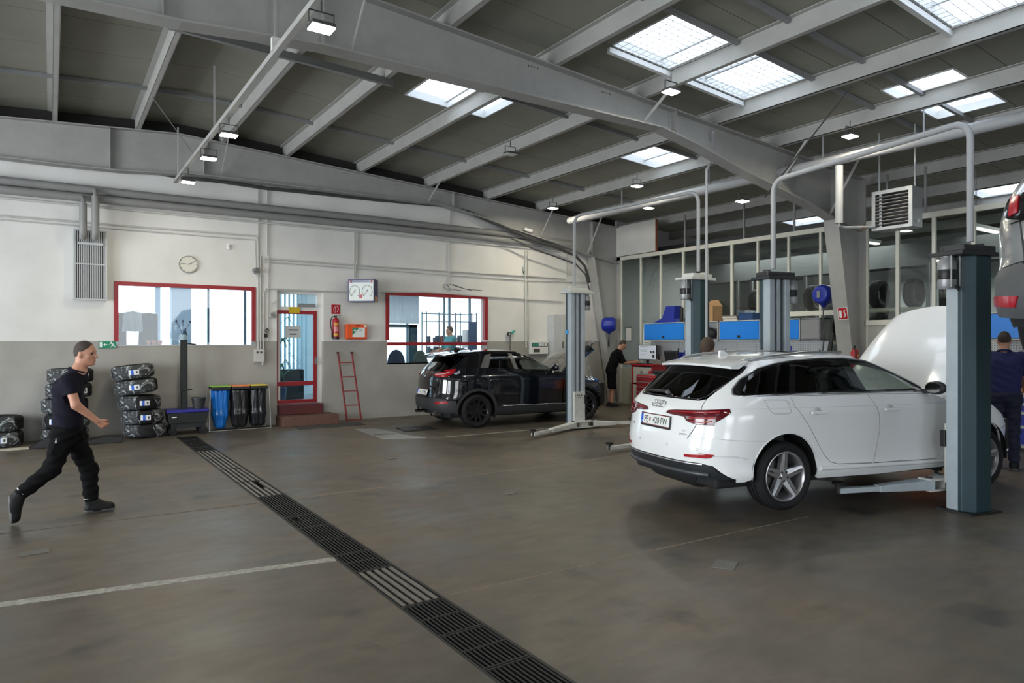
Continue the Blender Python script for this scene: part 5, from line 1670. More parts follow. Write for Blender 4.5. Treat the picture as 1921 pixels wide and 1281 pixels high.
# workbenches with drawers
def bench(y0, y1, label, cols):
 t = thing('workbench', label, 'workbench', (XC, (y0 + y1) / 2, 0))
 hw = (y1 - y0) / 2
 MB().box(-0.68, -hw, 0.90, 0, hw, 0.96).build('worktop', M_LGREY, t, None, 0.005)
 MB().box(-0.62, -hw + 0.01, 0.06, -0.02, hw - 0.01, 0.90).build('body', M_LGREY, t, None)
 n = max(1, int(round((y1 - y0) / 0.8)))
 for k in range(n):
  ya = -hw + 0.03 + k * (2 * hw - 0.04) / n
  yb = ya + (2 * hw - 0.04) / n - 0.02
  z = 0.86
  for h in (0.10, 0.12, 0.20, 0.28):
   d = MB().box(-0.645, ya, z - h + 0.02, -0.62, yb, z).build('drawer', cols, t, None, 0.004)
   MB().box(-0.665, ya, z - 0.005, -0.64, yb, z + 0.015).build('handle', M_LGREY, d, None)
   z -= h + 0.02
 MB().box(-0.58, -hw + 0.03, 0, -0.05, hw - 0.03, 0.06).build('plinth', M_BLACK, t, None)
 return t
bench(2.4, 5.1, 'grey workbench with dark blue drawers behind the mechanic in blue', M_DBLUE)
bench(8.0, 12.2, 'long grey workbench with dark blue drawers below the wall cabinets', M_DBLUE)
rnd = random.Random(3)
for k, (yy, c, lab) in enumerate(((4.55, (0.5, 0.13, 0.02), 'orange plastic tub on the workbench'), (4.25, (0.02, 0.03, 0.25), 'blue plastic tub on the workbench'), (3.9, (0.05, 0.05, 0.05), 'black plastic tub on the workbench'))):
 t = thing('plastic_tub', lab, 'tub', (XC - 0.35, yy, 0.961))
 MB().lathe([(0, 0), (0.085, 0), (0.1, 0.2), (0.108, 0.2), (0.108, 0.215), (0.094, 0.215), (0.08, 0.015), (0, 0.015)], 18).build('body', mat('tub_%d' % k, c, 0.5), t, 40)
o = thing('bench_laptop', 'black diagnostic case open on the workbench beside the mechanic', 'case', (XC - 0.4, 3.3, 0.961))
MB().box(-0.2, -0.25, 0, 0.2, 0.25, 0.1).build('base', M_BLACK, o, None, 0.01)
MB().obox((0.2, 0, 0.28), (0.03, 0.5, 0.36), (0, 0.15, 0)).build('lid', M_GREY, o, None, 0.01)
# orange cabinet seen under the hood
o = thing('orange_machine', 'orange tester unit standing behind the white car bonnet', 'machine', (12.55, 5.75, 0))
MB().box(-0.25, -0.3, 0.05, 0.25, 0.3, 1.28).build('body', mat('orange_paint', (0.65, 0.13, 0.015), 0.45), o, None, 0.03)
MB().box(-0.26, -0.22, 0.95, -0.25, 0.22, 1.2).build('panel', M_BLACK, o, None)
for sx in (-1, 1):
 for sy in (-1, 1):
  MB().cyl((sx * 0.2, sy * 0.25 - 0.02, 0.03), (sx * 0.2, sy * 0.25 + 0.02, 0.03), 0.03, n=12).build('castor', M_BLACK, o)
# hose reels, extinguisher, signs at the columns
def reel(loc, label, rz, hose_len):
 t = thing('hose_reel', label, 'hose reel', loc, rz)
 s = SDF((-0.3, -0.2, -0.35), (0.3, 0.2, 0.3), 0.02)
 s.cone((0, -0.06, 0), (0, 0.06, 0), 0.2, 0.2, 0.05)
 s.cone((0.0, 0, -0.1), (0.02, 0, -0.22), 0.09, 0.05, 0.06)
 s.build('housing', M_DBLUE, t)
 MB().bar((0, 0.1, 0), (0, 0.22, 0), 0.06, 0.14).build('bracket', M_GREY, t, None)
 MB().tube([(0.02, 0, -0.22), (0.03, 0, -0.6), (0.0, 0.02, -hose_len * 0.7), (0.04, 0.02, -hose_len)], 0.014, 8).build('hose', M_BLACK, t)
 return t
reel((13.0, 7.92, 2.70), 'blue hose reel hanging beside the tapered column', PI / 2, 1.3)
reel((12.85, 14.2, 2.22), 'blue hose reel hanging at the far corner column', 0.6, 0.6)
extinguisher((12.98, 7.28, 1.14), 'red fire extinguisher at the foot of the tapered column', 0.5)
tag(MB().box(-0.16, -0.12, 0, 0.16, 0.12, 1.138).build('pedestal', M_GREY, bevel=0.01, loc=(12.98, 7.28, 0)), 'grey pedestal under the red fire extinguisher', 'pedestal')
o = thing('safety_sign', 'red and white safety sign on the tapered column', 'sign', onX(1582, 588, 12.72))
d0 = Vector((0.79, 0, -4.09)).normalized()
Ms = basis(o.location, (0, -1, 0), -d0)
o.matrix_world = Ms
MB().box(-0.10, -0.12, 0.012, 0.10, 0.12, 0.016).build('plate', M_SW, o, None)
MB().box(-0.09, -0.11, 0.0165, 0.09, 0.11, 0.018).build('red_field', M_RED, o, None)
MB().box(-0.07, -0.08, 0.0185, -0.02, 0.06, 0.02).build('white_symbol', M_SW, o, None)
MB().tube([(0.02, -0.07, 0.02), (0.06, -0.03, 0.02), (0.03, 0.03, 0.02), (0.05, 0.08, 0.02)], 0.012, 6).build('flame_symbol', M_SW, o)
o = MB().prism([(0, 0), (0.05, 0.02), (0.08, 0.5), (0.0, 0.95), (-0.06, 0.9), (0.0, 0.5)], -0.02, 0.02, 'yz').build('squeegee', M_BLACK, None, None, loc=(12.95, 7.75, 1.35 - 0.35))
tag(o, 'curved black blade leaning next to the red extinguisher', 'tool')
o = MB().box(-0.16, -0.15, 0, 0.16, 0.15, 0.998).build('pedestal', M_GREY, bevel=0.01, loc=(12.95, 7.8, 0))
tag(o, 'grey stand under the curved black blade', 'pedestal')
# ================================================================ far corner: PC trolley, tool chests
tl = thing('pc_trolley', 'tall red and grey computer trolley in the far corner', 'trolley', (13.05, 12.85, 0))
MB().box(-0.28, -0.38, 0.10, 0.28, -0.34, 1.12).build('side_panel', M_RED, tl, None, 0.01)
MB().box(-0.28, 0.34, 0.10, 0.28, 0.38, 1.12).build('side_panel', M_RED, tl, None, 0.01)
MB().box(-0.30, -0.40, 1.12, 0.30, 0.40, 1.16).build('top', M_RED, tl, None, 0.01)
MB().box(-0.26, -0.34, 0.10, 0.26, 0.34, 0.14).build('bottom', M_RED, tl, None)
MB().box(0.22, -0.34, 0.14, 0.24, 0.34, 1.12).build('back', M_GREY, tl, None)
for z0, z1 in ((0.16, 0.62), (0.66, 1.08)):
 d = MB().box(-0.275, -0.33, z0, -0.255, 0.33, z1).build('door', M_COND, tl, None, 0.005)
 MB().box(-0.285, -0.27, z0 + 0.15, -0.275, -0.25, z0 + 0.28).build('handle', M_BLACK, d, None)
for sx in (-1, 1):
 for sy in (-1, 1):
  MB().cyl((sx * 0.22, sy * 0.3 - 0.02, 0.05), (sx * 0.22, sy * 0.3 + 0.02, 0.05), 0.05, n=14).build('castor', M_BLACK, tl)
mo = thing('monitor', 'computer monitor on the red trolley showing a grey form', 'monitor', (13.1, 12.98, 1.161), 0.12)
MB().box(0.0, -0.30, 0.10, 0.03, 0.30, 0.50).build('case', M_BLACK, mo, None, 0.006)
sc_ = MB().box(-0.004, -0.28, 0.12, -0.0005, 0.28, 0.48).build('screen', mat('screen_glow', (0.3, 0.32, 0.34), 0.3, emis=(0.75, 0.85, 0.95), estr=0.35), mo, None)
for (ya, yb, za, zb) in ((-0.24, -0.17, 0.16, 0.24), (-0.24, -0.18, 0.28, 0.34), (-0.15, -0.10, 0.28, 0.34), (0.0, 0.24, 0.36, 0.365), (0.0, 0.2, 0.32, 0.325), (-0.05, 0.24, 0.44, 0.455), (0.02, 0.22, 0.24, 0.245)):
 MB().box(-0.0055, ya, za, -0.0045, yb, zb).build('screen_mark', M_CABLE, sc_, None)
MB().box(0.0, -0.04, 0.0, 0.03, 0.04, 0.12).build('neck', M_BLACK, mo, None)
MB().box(-0.1, -0.13, 0.0, 0.1, 0.13, 0.015).build('foot', M_BLACK, mo, None)
tag(MB().box(-0.07, -0.2, 0, 0.07, 0.2, 0.025).build('keyboard', M_BLACK, bevel=0.005, loc=(12.84, 12.85, 1.161)), 'black keyboard on the red trolley', 'keyboard')
tag(MB().prism([(-0.10, 0), (0.12, 0), (0.14, 0.08), (0.05, 0.13), (-0.05, 0.09)], -0.06, 0.06, 'yz').build('desk_phone', M_GREY, None, None, loc=(13.05, 12.56, 1.161)), 'grey handset lying on the red trolley by the monitor', 'phone')
tc2 = thing('tool_chest', 'low red tool chest with small drawers next to the computer trolley', 'tool chest', (12.35, 12.05, 0))
MB().box(-0.25, -0.32, 0.12, 0.25, 0.32, 0.92).build('body', M_RED, tc2, None, 0.01)
for k in range(6):
 d = MB().box(-0.27, -0.29, 0.16 + k * 0.125, -0.25, 0.29, 0.27 + k * 0.125).build('drawer', M_DRED, tc2, None, 0.004)
 MB().box(-0.285, -0.25, 0.245 + k * 0.125, -0.27, 0.25, 0.262 + k * 0.125).build('handle', M_GREY, d, None)
MB().box(-0.23, -0.30, 0.92, 0.23, 0.30, 0.945).build('tray', M_GREY, tc2, None)
for sx in (-1, 1):
 for sy in (-1, 1):
  MB().cyl((sx * 0.19, sy * 0.25 - 0.02, 0.06), (sx * 0.19, sy * 0.25 + 0.02, 0.06), 0.06, n=14).build('castor', M_BLACK, tc2)
tc3 = thing('tool_chest', 'low dark grey tool chest between the red chest and the lift post', 'tool chest', (12.3, 11.3, 0))
MB().box(-0.25, -0.36, 0.12, 0.25, 0.36, 0.95).build('body', mat('anthracite', (0.035, 0.036, 0.038), 0.5), tc3, None, 0.01)
for k in range(5):
 d = MB().box(-0.265, -0.33, 0.16 + k * 0.15, -0.25, 0.33, 0.295 + k * 0.15).build('drawer', M_BLACK, tc3, None, 0.004)
 MB().box(-0.28, -0.3, 0.265 + k * 0.15, -0.265, 0.3, 0.28 + k * 0.15).build('handle', M_GALV, d, None)
for sx in (-1, 1):
 for sy in (-1, 1):
  MB().cyl((sx * 0.19, sy * 0.28 - 0.02, 0.06), (sx * 0.19, sy * 0.28 + 0.02, 0.06), 0.06, n=14).build('castor', M_BLACK, tc3)
rnd = random.Random(8)
for k in range(9):
 x, y = 12.3 + rnd.uniform(-0.18, 0.2), 11.05 + k * 0.15
 z = 0.951
 if 11.2 < y < 11.85:
  continue
 if y > 11.8:
  z = 0.946
 h = rnd.uniform(0.06, 0.18)
 r = rnd.uniform(0.03, 0.05)
 o = MB().lathe([(0, 0), (r, 0), (r, h * 0.8), (r * 0.5, h * 0.9), (r * 0.5, h), (0, h)], 12).build('bottle', [M_GREY, mat('olive_can', (0.12, 0.11, 0.07), 0.5), M_BLACK, M_RED][k % 4], None, 40, loc=(x, y, z))
 tag(o, 'small bottle among the clutter on the tool chests', 'bottle', 'bottles on the tool chests')
st_ = thing('creeper_seat', 'black padded seat panel leaning on the tool chest', 'seat', (12.5, 11.55, 0.951))
MB().obox((0.0, 0, 0.30), (0.08, 0.42, 0.56), (0, -0.18, 0)).build('back_pad', M_BLACK, st_, None, 0.03)
MB().obox((-0.16, 0.1, 0.045), (0.36, 0.5, 0.08), (0, 0, 0.0)).build('seat_pad', M_BLACK, st_, None, 0.03)
t = thing('blue_bin', 'blue plastic bin behind the black seat panel', 'bin', (12.95, 11.55, 0.961))
MB().lathe([(0, 0), (0.14, 0), (0.18, 0.5), (0.19, 0.5), (0.19, 0.52), (0.17, 0.52), (0.13, 0.02), (0, 0.02)], 20).build('body', M_DBLUE, t, 40)
# posters on the glass near the corner
o = thing('poster', 'curled white poster with rows of print on the partition', 'poster', (XP - 0.07, 13.27, 1.86))
MB().obox((0, 0, 0), (0.006, 0.3, 0.75), (0.06, 0, 0)).build('sheet', M_SW, o, None)
for k in range(9):
 MB().obox((-0.004, -0.005 * k + 0.02, 0.3 - k * 0.075), (0.002, 0.2, 0.02), (0.06, 0, 0)).build('print_row', M_GREY, o, None)
o = thing('framed_notice', 'small framed notice on the glass by the corner', 'notice', (XP - 0.05, 14.0, 1.95))
MB().box(-0.01, -0.13, -0.2, 0, 0.13, 0.2).build('frame', M_CABLE, o, None)
MB().box(-0.012, -0.11, -0.18, -0.0105, 0.11, 0.18).build('sheet', M_COND, o, None)
o = MB().tube([(0, 0, 0), (-0.06, 0, 0), (-0.06, 0.14, 0)], 0.012, 8).build('door_handle', M_BLACK, loc=(XP - 0.031, 12.86, 2.02))
o.name = 'handle'
o.parent = part
# engine hoist / hydraulic bits behind the near-wall lift post
eh_ = thing('engine_hoist', 'pale engine hoist standing behind the black car', 'hoist', (11.25, 13.75, 0))
MB().box(-0.4, -0.3, 0, 0.4, -0.22, 0.1).build('leg', M_WHITE, eh_, None)
MB().box(-0.4, 0.22, 0, 0.4, 0.3, 0.1).build('leg', M_WHITE, eh_, None)
MB().box(0.3, -0.3, 0.02, 0.4, 0.3, 0.1).build('cross_beam', M_WHITE, eh_, None)
MB().box(0.28, -0.06, 0.1, 0.4, 0.06, 1.5).build('mast', M_PANEL, eh_, None)
MB().bar((0.34, 0, 1.45), (0.34, -0.3, 1.75), 0.07, 0.09).build('boom', M_GREY, eh_, None)
# ================================================================ storage hall shelf with tyres
def tyre_mesh(R, r, w, name='tyre'):
 prof = [(r, -w * 0.38), (r + 0.012, -w * 0.46), (r + (R - r) * 0.5, -w * 0.52), (R - 0.025, -w * 0.46), (R - 0.006, -w * 0.38), (R, -w * 0.30)]
 gr = []
 for c in (-0.2, 0.0, 0.2):
  gr += [(R, (c - 0.03) * w), (R - 0.007, (c - 0.025) * w), (R - 0.007, (c + 0.025) * w), (R, (c + 0.03) * w)]
 prof = prof + gr + [(a, -b) for a, b in prof[::-1]]
 prof.append(prof[0])
 return MB().lathe(prof, 40).mesh(name, M_RUBBER, 35)
TY = tyre_mesh(0.325, 0.215, 0.225)
sh = thing('tyre_shelf', 'grey storage shelf with stored tyres behind the partition', 'shelf', (15.6, 8.6, 0))
for y in (-1.6, 0, 1.6, 3.2):
 for x in (-0.3, 0.3):
  MB().box(x - 0.03, y - 0.03, 0, x + 0.03, y + 0.03, 3.4).build('post', M_GREY, sh, None)
for z in (1.0, 1.72, 2.45):
 for x in (-0.3, 0.3):
  MB().box(x - 0.025, -1.6, z - 0.04, x + 0.025, 3.2, z + 0.04).build('beam', M_IVORY, sh, None)
for z in (2.49, 1.76):
 for k in range(6):
  y = (-1.18, -0.42, 0.42, 1.18, 2.02, 2.78)[k]
  o = bpy.data.objects.new('stored_tyre', TY)
  COL.objects.link(o)
  o.location = (15.6, 8.6 + y, z + 0.325)
  o.rotation_euler = (PI / 2, 0, 0)
  tag(o, 'stored tyre standing on the %s level of the storage shelf' % ('top' if z > 2 else 'lower'), 'tyre', 'stored tyres on the shelf')
pn = thing('leaning_sheet', 'large pale sheet leaning in the storage hall behind the bonnet', 'sheet', (17.6, 7.3, 1.6))
MB().obox((0, 0, 0), (0.03, 3.0, 3.2), (0, 0.12, 0)).build('sheet', mat('pale_sheet', (0.62, 0.66, 0.66), 0.5), pn, None)
MB().obox((-0.05, 0, 0.2), (0.02, 3.0, 0.05), (0, 0.12, 0)).build('batten', M_LGREY, pn, None)
tag(MB().box(15.2, 6.1, 1.9, 15.8, 6.75, 3.1).build('machine_case', M_BLACK, bevel=0.02), 'black machine case behind the partition by the column', 'case')
tag(MB().box(15.25, 6.15, 0, 15.75, 6.7, 1.898).build('machine_stand', M_GREY), 'grey stand under the black machine case', 'stand')
# ================================================================ wrapped tyres by the wall
def film_mat():
 m = bpy.data.materials.new('shrink_film')
 m.use_nodes = True
 nt = m.node_tree
 nt.nodes.remove(nt.nodes['Principled BSDF'])
 out = nt.nodes['Material Output']
 tc = nt.nodes.new('ShaderNodeTexCoord')
 mp = nt.nodes.new('ShaderNodeMapping')
 mp.inputs['Scale'].default_value = (1, 1, 1.5)
 nt.links.new(tc.outputs['Object'], mp.inputs[0])
 n = nt.nodes.new('ShaderNodeTexNoise')
 n.inputs['Scale'].default_value = 4
 n.inputs['Detail'].default_value = 3
 n.inputs['Distortion'].default_value = 3.5
 nt.links.new(mp.outputs[0], n.inputs['Vector'])
 r = nt.nodes.new('ShaderNodeValToRGB')
 r.color_ramp.elements[0].position, r.color_ramp.elements[0].color = 0.50, (0.06, 0.06, 0.06, 1)
 r.color_ramp.elements[1].position, r.color_ramp.elements[1].color = 0.68, (0.70, 0.70, 0.70, 1)
 nt.links.new(n.outputs[0], r.inputs[0])
 tr = nt.nodes.new('ShaderNodeBsdfTransparent')
 pb = nt.nodes.new('ShaderNodeBsdfPrincipled')
 pb.inputs['Base Color'].default_value = (0.52, 0.57, 0.60, 1)
 pb.inputs['Roughness'].default_value = 0.25
 bp = nt.nodes.new('ShaderNodeBump')
 bp.inputs['Strength'].default_value = 0.5
 bp.inputs['Distance'].default_value = 0.03
 nt.links.new(n.outputs[0], bp.inputs['Height'])
 nt.links.new(bp.outputs[0], pb.inputs['Normal'])
 mx = nt.nodes.new('ShaderNodeMixShader')
 nt.links.new(r.outputs[0], mx.inputs[0])
 nt.links.new(tr.outputs[0], mx.inputs[1])
 nt.links.new(pb.outputs[0], mx.inputs[2])
 nt.links.new(mx.outputs[0], out.inputs[0])
 return m
M_FILM = film_mat()
M_LAB = mat('tyre_label', (0.75, 0.78, 0.80), 0.5)
M_LABB = mat('tyre_label_blue', (0.03, 0.12, 0.55), 0.5)
TY2 = tyre_mesh(0.345, 0.215, 0.235)
rndT = random.Random(21)
def wrapped_tyre(loc, tilt, rz, label, ang=-PI / 2, film=(0.4, 5.9), sticker=True, group='wrapped tyres by the wall'):
 """lying tyre; ang = azimuth of the sticker, film = covered azimuth range"""
 t = thing('wrapped_tyre', label, 'tyre', loc, 0, group)
 t.rotation_euler = (tilt[0], tilt[1], rz)
 put(TY2, 'tyre', t, Matrix.Translation((0, 0, 0.1225)))
 R, w = 0.352, 0.245
 z = 0.1225
 a0, a1 = film
 MB().lathe([(0.25, z - w * 0.50), (R - 0.03, z - w * 0.49), (R, z - w * 0.36), (R + 0.004, z), (R, z + w * 0.36), (R - 0.03, z + w * 0.49), (0.25, z + w * 0.50)], 36, a0=a0, a1=a1).build('film', M_FILM, t, 60)
 # twisted film edges
 for a in (a0, a1):
  MB().tube([(r_ * math.cos(a + 0.15 * math.sin(k * 1.7)), r_ * math.sin(a + 0.15 * math.sin(k * 1.7)), zz) for k, (r_, zz) in enumerate(((0.30, z - w * 0.5), (R, z - w * 0.35), (R + 0.006, z), (R, z + w * 0.35), (0.30, z + w * 0.5)))], 0.006, 6).build('film_edge', M_FILM, t)
 if sticker:
  s = MB()
  rr = R + 0.007
  s.lathe([(rr, z - 0.045), (rr, z + 0.045)], 8, a0=ang - 0.30, a1=ang + 0.16)
  s.build('label', M_LAB, t, 60)
  MB().lathe([(rr + 0.001, z - 0.045), (rr + 0.001, z + 0.045)], 4, a0=ang - 0.20, a1=ang - 0.08).build('label_band', M_LABB, t, 60)
  MB().lathe([(rr + 0.001, z - 0.02), (rr + 0.001, z + 0.02)], 4, a0=ang + 0.02, a1=ang + 0.10).build('label_print', M_CABLE, t, 60)
 return t
VA = math.atan2(-13.9, -1.4)      # azimuth toward the camera from the stack
sx_, sy_ = 1.42, 14.22
wrapped_tyre((sx_ + 0.03, sy_, 0.001), (0, 0), 0, 'shrink-wrapped tyre at the foot of the tall wall stack', VA + 0.3, (VA + 0.5, VA + 2 * PI - 0.35), False)
wrapped_tyre((sx_ - 0.01, sy_, 0.259), (0, 0), 0, 'shrink-wrapped tyre second from the floor in the tall stack', VA + 0.2, (VA + 0.55, VA + 2 * PI - 0.25))
wrapped_tyre((sx_ - 0.06, sy_ + 0.01, 0.517), (0, 0), 0, 'shrink-wrapped tyre third from the floor in the tall stack', VA + 0.3, (VA + 0.9, VA + 2 * PI - 0.15))
wrapped_tyre((sx_ - 0.10, sy_ + 0.01, 0.812), (0.0, -0.10), 0, 'tilted shrink-wrapped tyre second from the top of the tall stack', VA - 0.02, (VA - 1.5, VA + 1.0))
wrapped_tyre((sx_ - 0.155, sy_ + 0.02, 1.077), (0.0, -0.11), 0, 'tilted shrink-wrapped tyre on top of the tall stack', VA + 0.12, (VA - 1.4, VA + 1.3))
# shorter stack behind the walking man
bx_, by_ = 0.22, 14.25
wrapped_tyre((bx_, by_, 0.001), (0, 0), 0, 'shrink-wrapped tyre at the foot of the stack behind the walking man', VA, (VA + 0.4, VA + 5.6), False, 'tyres behind the man')
wrapped_tyre((bx_ + 0.02, by_, 0.259), (0, 0), 0, 'shrink-wrapped tyre second in the stack behind the walking man', VA - 0.4, (VA + 0.2, VA + 5.2), True, 'tyres behind the man')
wrapped_tyre((bx_ - 0.01, by_, 0.517), (0, 0), 0, 'shrink-wrapped tyre third in the stack behind the walking man', VA + 0.5, (VA - 1.7, VA + 0.9), True, 'tyres behind the man')
wrapped_tyre((bx_ + 0.05, by_, 0.775), (0, 0), 0, 'shrink-wrapped tyre fourth in the stack behind the walking man', VA + 0.75, (VA - 1.9, VA + 0.8), True, 'tyres behind the man')
wrapped_tyre((bx_ + 0.07, by_, 1.034), (0, 0), 0, 'shrink-wrapped tyre topping the stack behind the walking man', VA + 0.75, (VA - 1.9, VA + 0.6), True, 'tyres behind the man')
wrapped_tyre((-0.72, 14.28, 0.001), (0, 0), 0, 'lower shrink-wrapped tyre of the low pair on the floor', VA + 0.3, (VA - 2.0, VA + 1.0), True, 'low pair of tyres')
wrapped_tyre((-0.72, 14.28, 0.259), (0, 0), 0, 'upper shrink-wrapped tyre of the low pair', VA + 0.2, (VA - 2.2, VA + 0.8), False, 'low pair of tyres')
# cardboard sheet and dark ramp wedges on the floor
tag(MB().obox((0, 0, 0.004), (0.5, 0.25, 0.006), (0.0, 0, 0.05)).build('cardboard_sheet', mat('pale_cardboard', (0.5, 0.46, 0.38), 0.8), loc=(-0.54, 13.72, 0)), 'pale cardboard sheet on the floor by the wrapped tyres', 'sheet')
o = MB().prism([(-0.35, 0), (0.38, 0), (0.38, 0.10), (0.1, 0.11), (-0.2, 0.05)], -0.16, 0.16).build('ramp_wedge', M_BLACK, None, None, 0.01, loc=(0.66, 13.75, 0.001))
tag(o, 'low black ramp wedge on the floor between the two tyre stacks', 'wedge')
o = MB().prism([(-0.3, 0), (0.25, 0), (0.2, 0.14), (-0.05, 0.16)], -0.14, 0.14).build('ramp_wedge', M_BLACK, None, None, 0.01, loc=(0.0, 13.68, 0.001))
tag(o, 'black rubber wedge on the floor in front of the tyres behind the man', 'wedge')
# ================================================================ mast trolley
tr_ = thing('mast_trolley', 'black trolley with tall mast and blue rim below the window', 'trolley', (2.16, 14.22, 0))
M_MAST = mat('mast_black', (0.014, 0.015, 0.016), 0.45, spec=0.3)
MB().prism([(-0.34, 0.22), (0.30, 0.22), (0.33, 0.42), (-0.37, 0.42)], -0.22, 0.22).build('tub', M_MAST, tr_, None, 0.01)
MB().box(-0.38, -0.235, 0.42, 0.34, 0.235, 0.475).build('blue_rim', mat('trolley_blue', (0.012, 0.012, 0.22), 0.4), tr_, None, 0.008)
MB().box(-0.30, -0.24, 0.335, -0.22, -0.225, 0.35).build('maker_plate', M_SW, tr_, None)
MB().box(-0.12, 0.0, 0.40, 0.0, 0.10, 1.78).build('mast', M_MAST, tr_, None, 0.006)
MB().box(-0.10, -0.012, 0.45, -0.02, 0.0, 1.74).build('mast_face', mat('mast_face', (0.02, 0.022, 0.022), 0.45, spec=0.3), tr_, None)
MB().bar((-0.06, 0.0, 1.72), (0.14, -0.05, 1.69), 0.05, 0.03).build('hook_arm', M_MAST, tr_, None)
MB().tube([(-0.15, -0.2, 0.46), (-0.15, -0.2, 0.80), (-0.13, -0.2, 0.83), (-0.10, -0.2, 0.84), (0.05, -0.2, 0.85)], 0.014, 8).build('push_handle', M_MAST, tr_)
bk_ = MB().lathe([(0, 0.476), (0.10, 0.476), (0.125, 0.66), (0.135, 0.66), (0.135, 0.68), (0.115, 0.68), (0.09, 0.49), (0, 0.49)], 20, org=(0, 0, -0.475)).build('bucket', mat('bucket_black', (0.03, 0.032, 0.034), 0.5), None, 40, loc=(2.345, 14.17, 0.4755))
tag(bk_, 'black bucket standing on the blue-rimmed trolley', 'bucket')
for sx in (-0.28, 0.25):
 for sy in (-0.17, 0.17):
  MB().cyl((sx, sy - 0.02, 0.075), (sx, sy + 0.02, 0.075), 0.075, n=18).build('wheel', M_RUBBER, tr_)
  MB().box(sx - 0.03, sy - 0.03, 0.08, sx + 0.03, sy + 0.03, 0.23).build('fork', M_MAST, tr_, None)
MB().box(-0.3, -0.15, 0.13, 0.27, 0.15, 0.22).build('chassis', M_BLACK, tr_, None)
# ================================================================ sorting stand with three bags
bs = thing('bag_stand', 'wire sorting stand with green, orange and yellow lids', 'waste stand', (3.10, 14.30, 0))
M_WIRE2 = mat('stand_wire', (0.35, 0.36, 0.36), 0.35, 0.7)
xs = [-0.53, -0.17, 0.19, 0.53]
for x in (xs[0] - 0.02, xs[3] + 0.02):
 MB().tube([(x, -0.17, 0.83), (x * 1.05, -0.20, 0.02), (x * 1.05, 0.20, 0.02), (x, 0.17, 0.83)], 0.009, 8).build('side_frame', M_WIRE2, bs)
MB().tube([(xs[0] * 1.08, -0.2, 0.02), (xs[3] * 1.08, -0.2, 0.02)], 0.009, 8).build('base_wire', M_WIRE2, bs)
MB().tube([(xs[0] * 1.08, 0.2, 0.02), (xs[3] * 1.08, 0.2, 0.02)], 0.009, 8).build('base_wire', M_WIRE2, bs)
LC = [('green', (0.22, 0.48, 0.06)), ('orange', (0.75, 0.22, 0.07)), ('yellow', (0.70, 0.55, 0.08))]
BC = [mat('blue_bag', (0.01, 0.14, 0.50), 0.22, bump=0.6, bscale=14, stretch=(1, 1, 0.35)), mat('black_bag', (0.016, 0.016, 0.018), 0.2, bump=0.7, bscale=14, stretch=(1, 1, 0.35)), mat('black_bag2', (0.013, 0.015, 0.02), 0.22, bump=0.7, bscale=12, stretch=(1, 1, 0.35))]
for k in range(3):
 xa, xb = xs[k] + 0.01, xs[k + 1] - 0.01
 ld_ = MB().box(xa, -0.19, 0.865, xb, 0.19, 0.885).build('lid', mat('lid_' + LC[k][0], LC[k][1], 0.45), bs, None, 0.006)
 ld_['label'] = LC[k][0] + ' plastic lid'
 ld_.rotation_euler = (0, 0, 0)
 MB().box(xa, -0.2, 0.81, xb, 0.2, 0.862).build('rim', M_BLACK, bs, None, 0.01)
 # bag
 wdt = (xb - xa) / 2
 s = SDF((-0.3, -0.3, -0.02), (0.3, 0.3, 0.9), 0.018)
 bulge = (0.80, 0.90, 0.88)[k]
 zb_ = 0.055
 for dx in (-0.065, 0.065):
  for dy in (-0.06, 0.06):
   s.cone((dx, dy, 0.84), (dx * bulge, dy, 0.32), wdt * 0.62, wdt * 0.62 * bulge, 0.05)
   s.cone((dx * bulge, dy, 0.32), (dx * (0.35, 0.9, 0.9)[k], dy * 0.8, zb_ + 0.07), wdt * 0.62 * bulge, 0.075, 0.05)
 s.cut((0, 0, 0.80), (0, 0, 1))
 s.warp(lambda X, Y, Z, k=k: 0.007 * np.sin(np.arctan2(Y, X) * 11 + Z * 5 + k * 2) + 0.005 * np.sin(np.arctan2(Y, X) * 19 - Z * 9 + k))
 o = s.build('waste_bag', BC[k])
 o.location = (3.10 + (xa + xb) / 2, 14.30, 0)
 tag(o, ['shiny blue waste bag hanging under the green lid', 'bulging black waste bag hanging under the orange lid', 'black waste bag hanging under the yellow lid'][k], 'bag')
# ================================================================ cars: wrap-around body shells cut into panels
def pchip(xs, ys):
 xs, ys = np.array(xs, float), np.array(ys, float)
 h = np.diff(xs)
 d = np.diff(ys) / h
 m = np.zeros_like(xs)
 m[0], m[-1] = d[0], d[-1]
 for i in range(1, len(xs) - 1):
  if d[i - 1] * d[i] <= 0:
   m[i] = 0
  else:
   w1, w2 = 2 * h[i] + h[i - 1], h[i] + 2 * h[i - 1]
   m[i] = (w1 + w2) / (w1 / d[i - 1] + w2 / d[i])
 def f(x):
  x = np.clip(np.asarray(x, float), xs[0], xs[-1])
  i = np.clip(np.searchsorted(xs, x) - 1, 0, len(xs) - 2)
  t = (x - xs[i]) / h[i]
  return ys[i] * (1 + 2 * t) * (1 - t) ** 2 + h[i] * m[i] * t * (1 - t) ** 2 + ys[i + 1] * t * t * (3 - 2 * t) + h[i] * m[i + 1] * t * t * (t - 1)
 return f
def inpoly(P, poly):
 x, y = P[:, 0], P[:, 1]
 c = np.zeros(len(P), bool)
 n = len(poly)
 for i in range(n):
  x0, y0 = poly[i]
  x1, y1 = poly[(i + 1) % n]
  m = ((y0 > y) != (y1 > y))
  with np.errstate(divide='ignore', invalid='ignore'):
   xi = (x1 - x0) * (y - y0) / (y1 - y0 if y1 != y0 else 1e-12) + x0
  c ^= m & (x < xi)
 return c
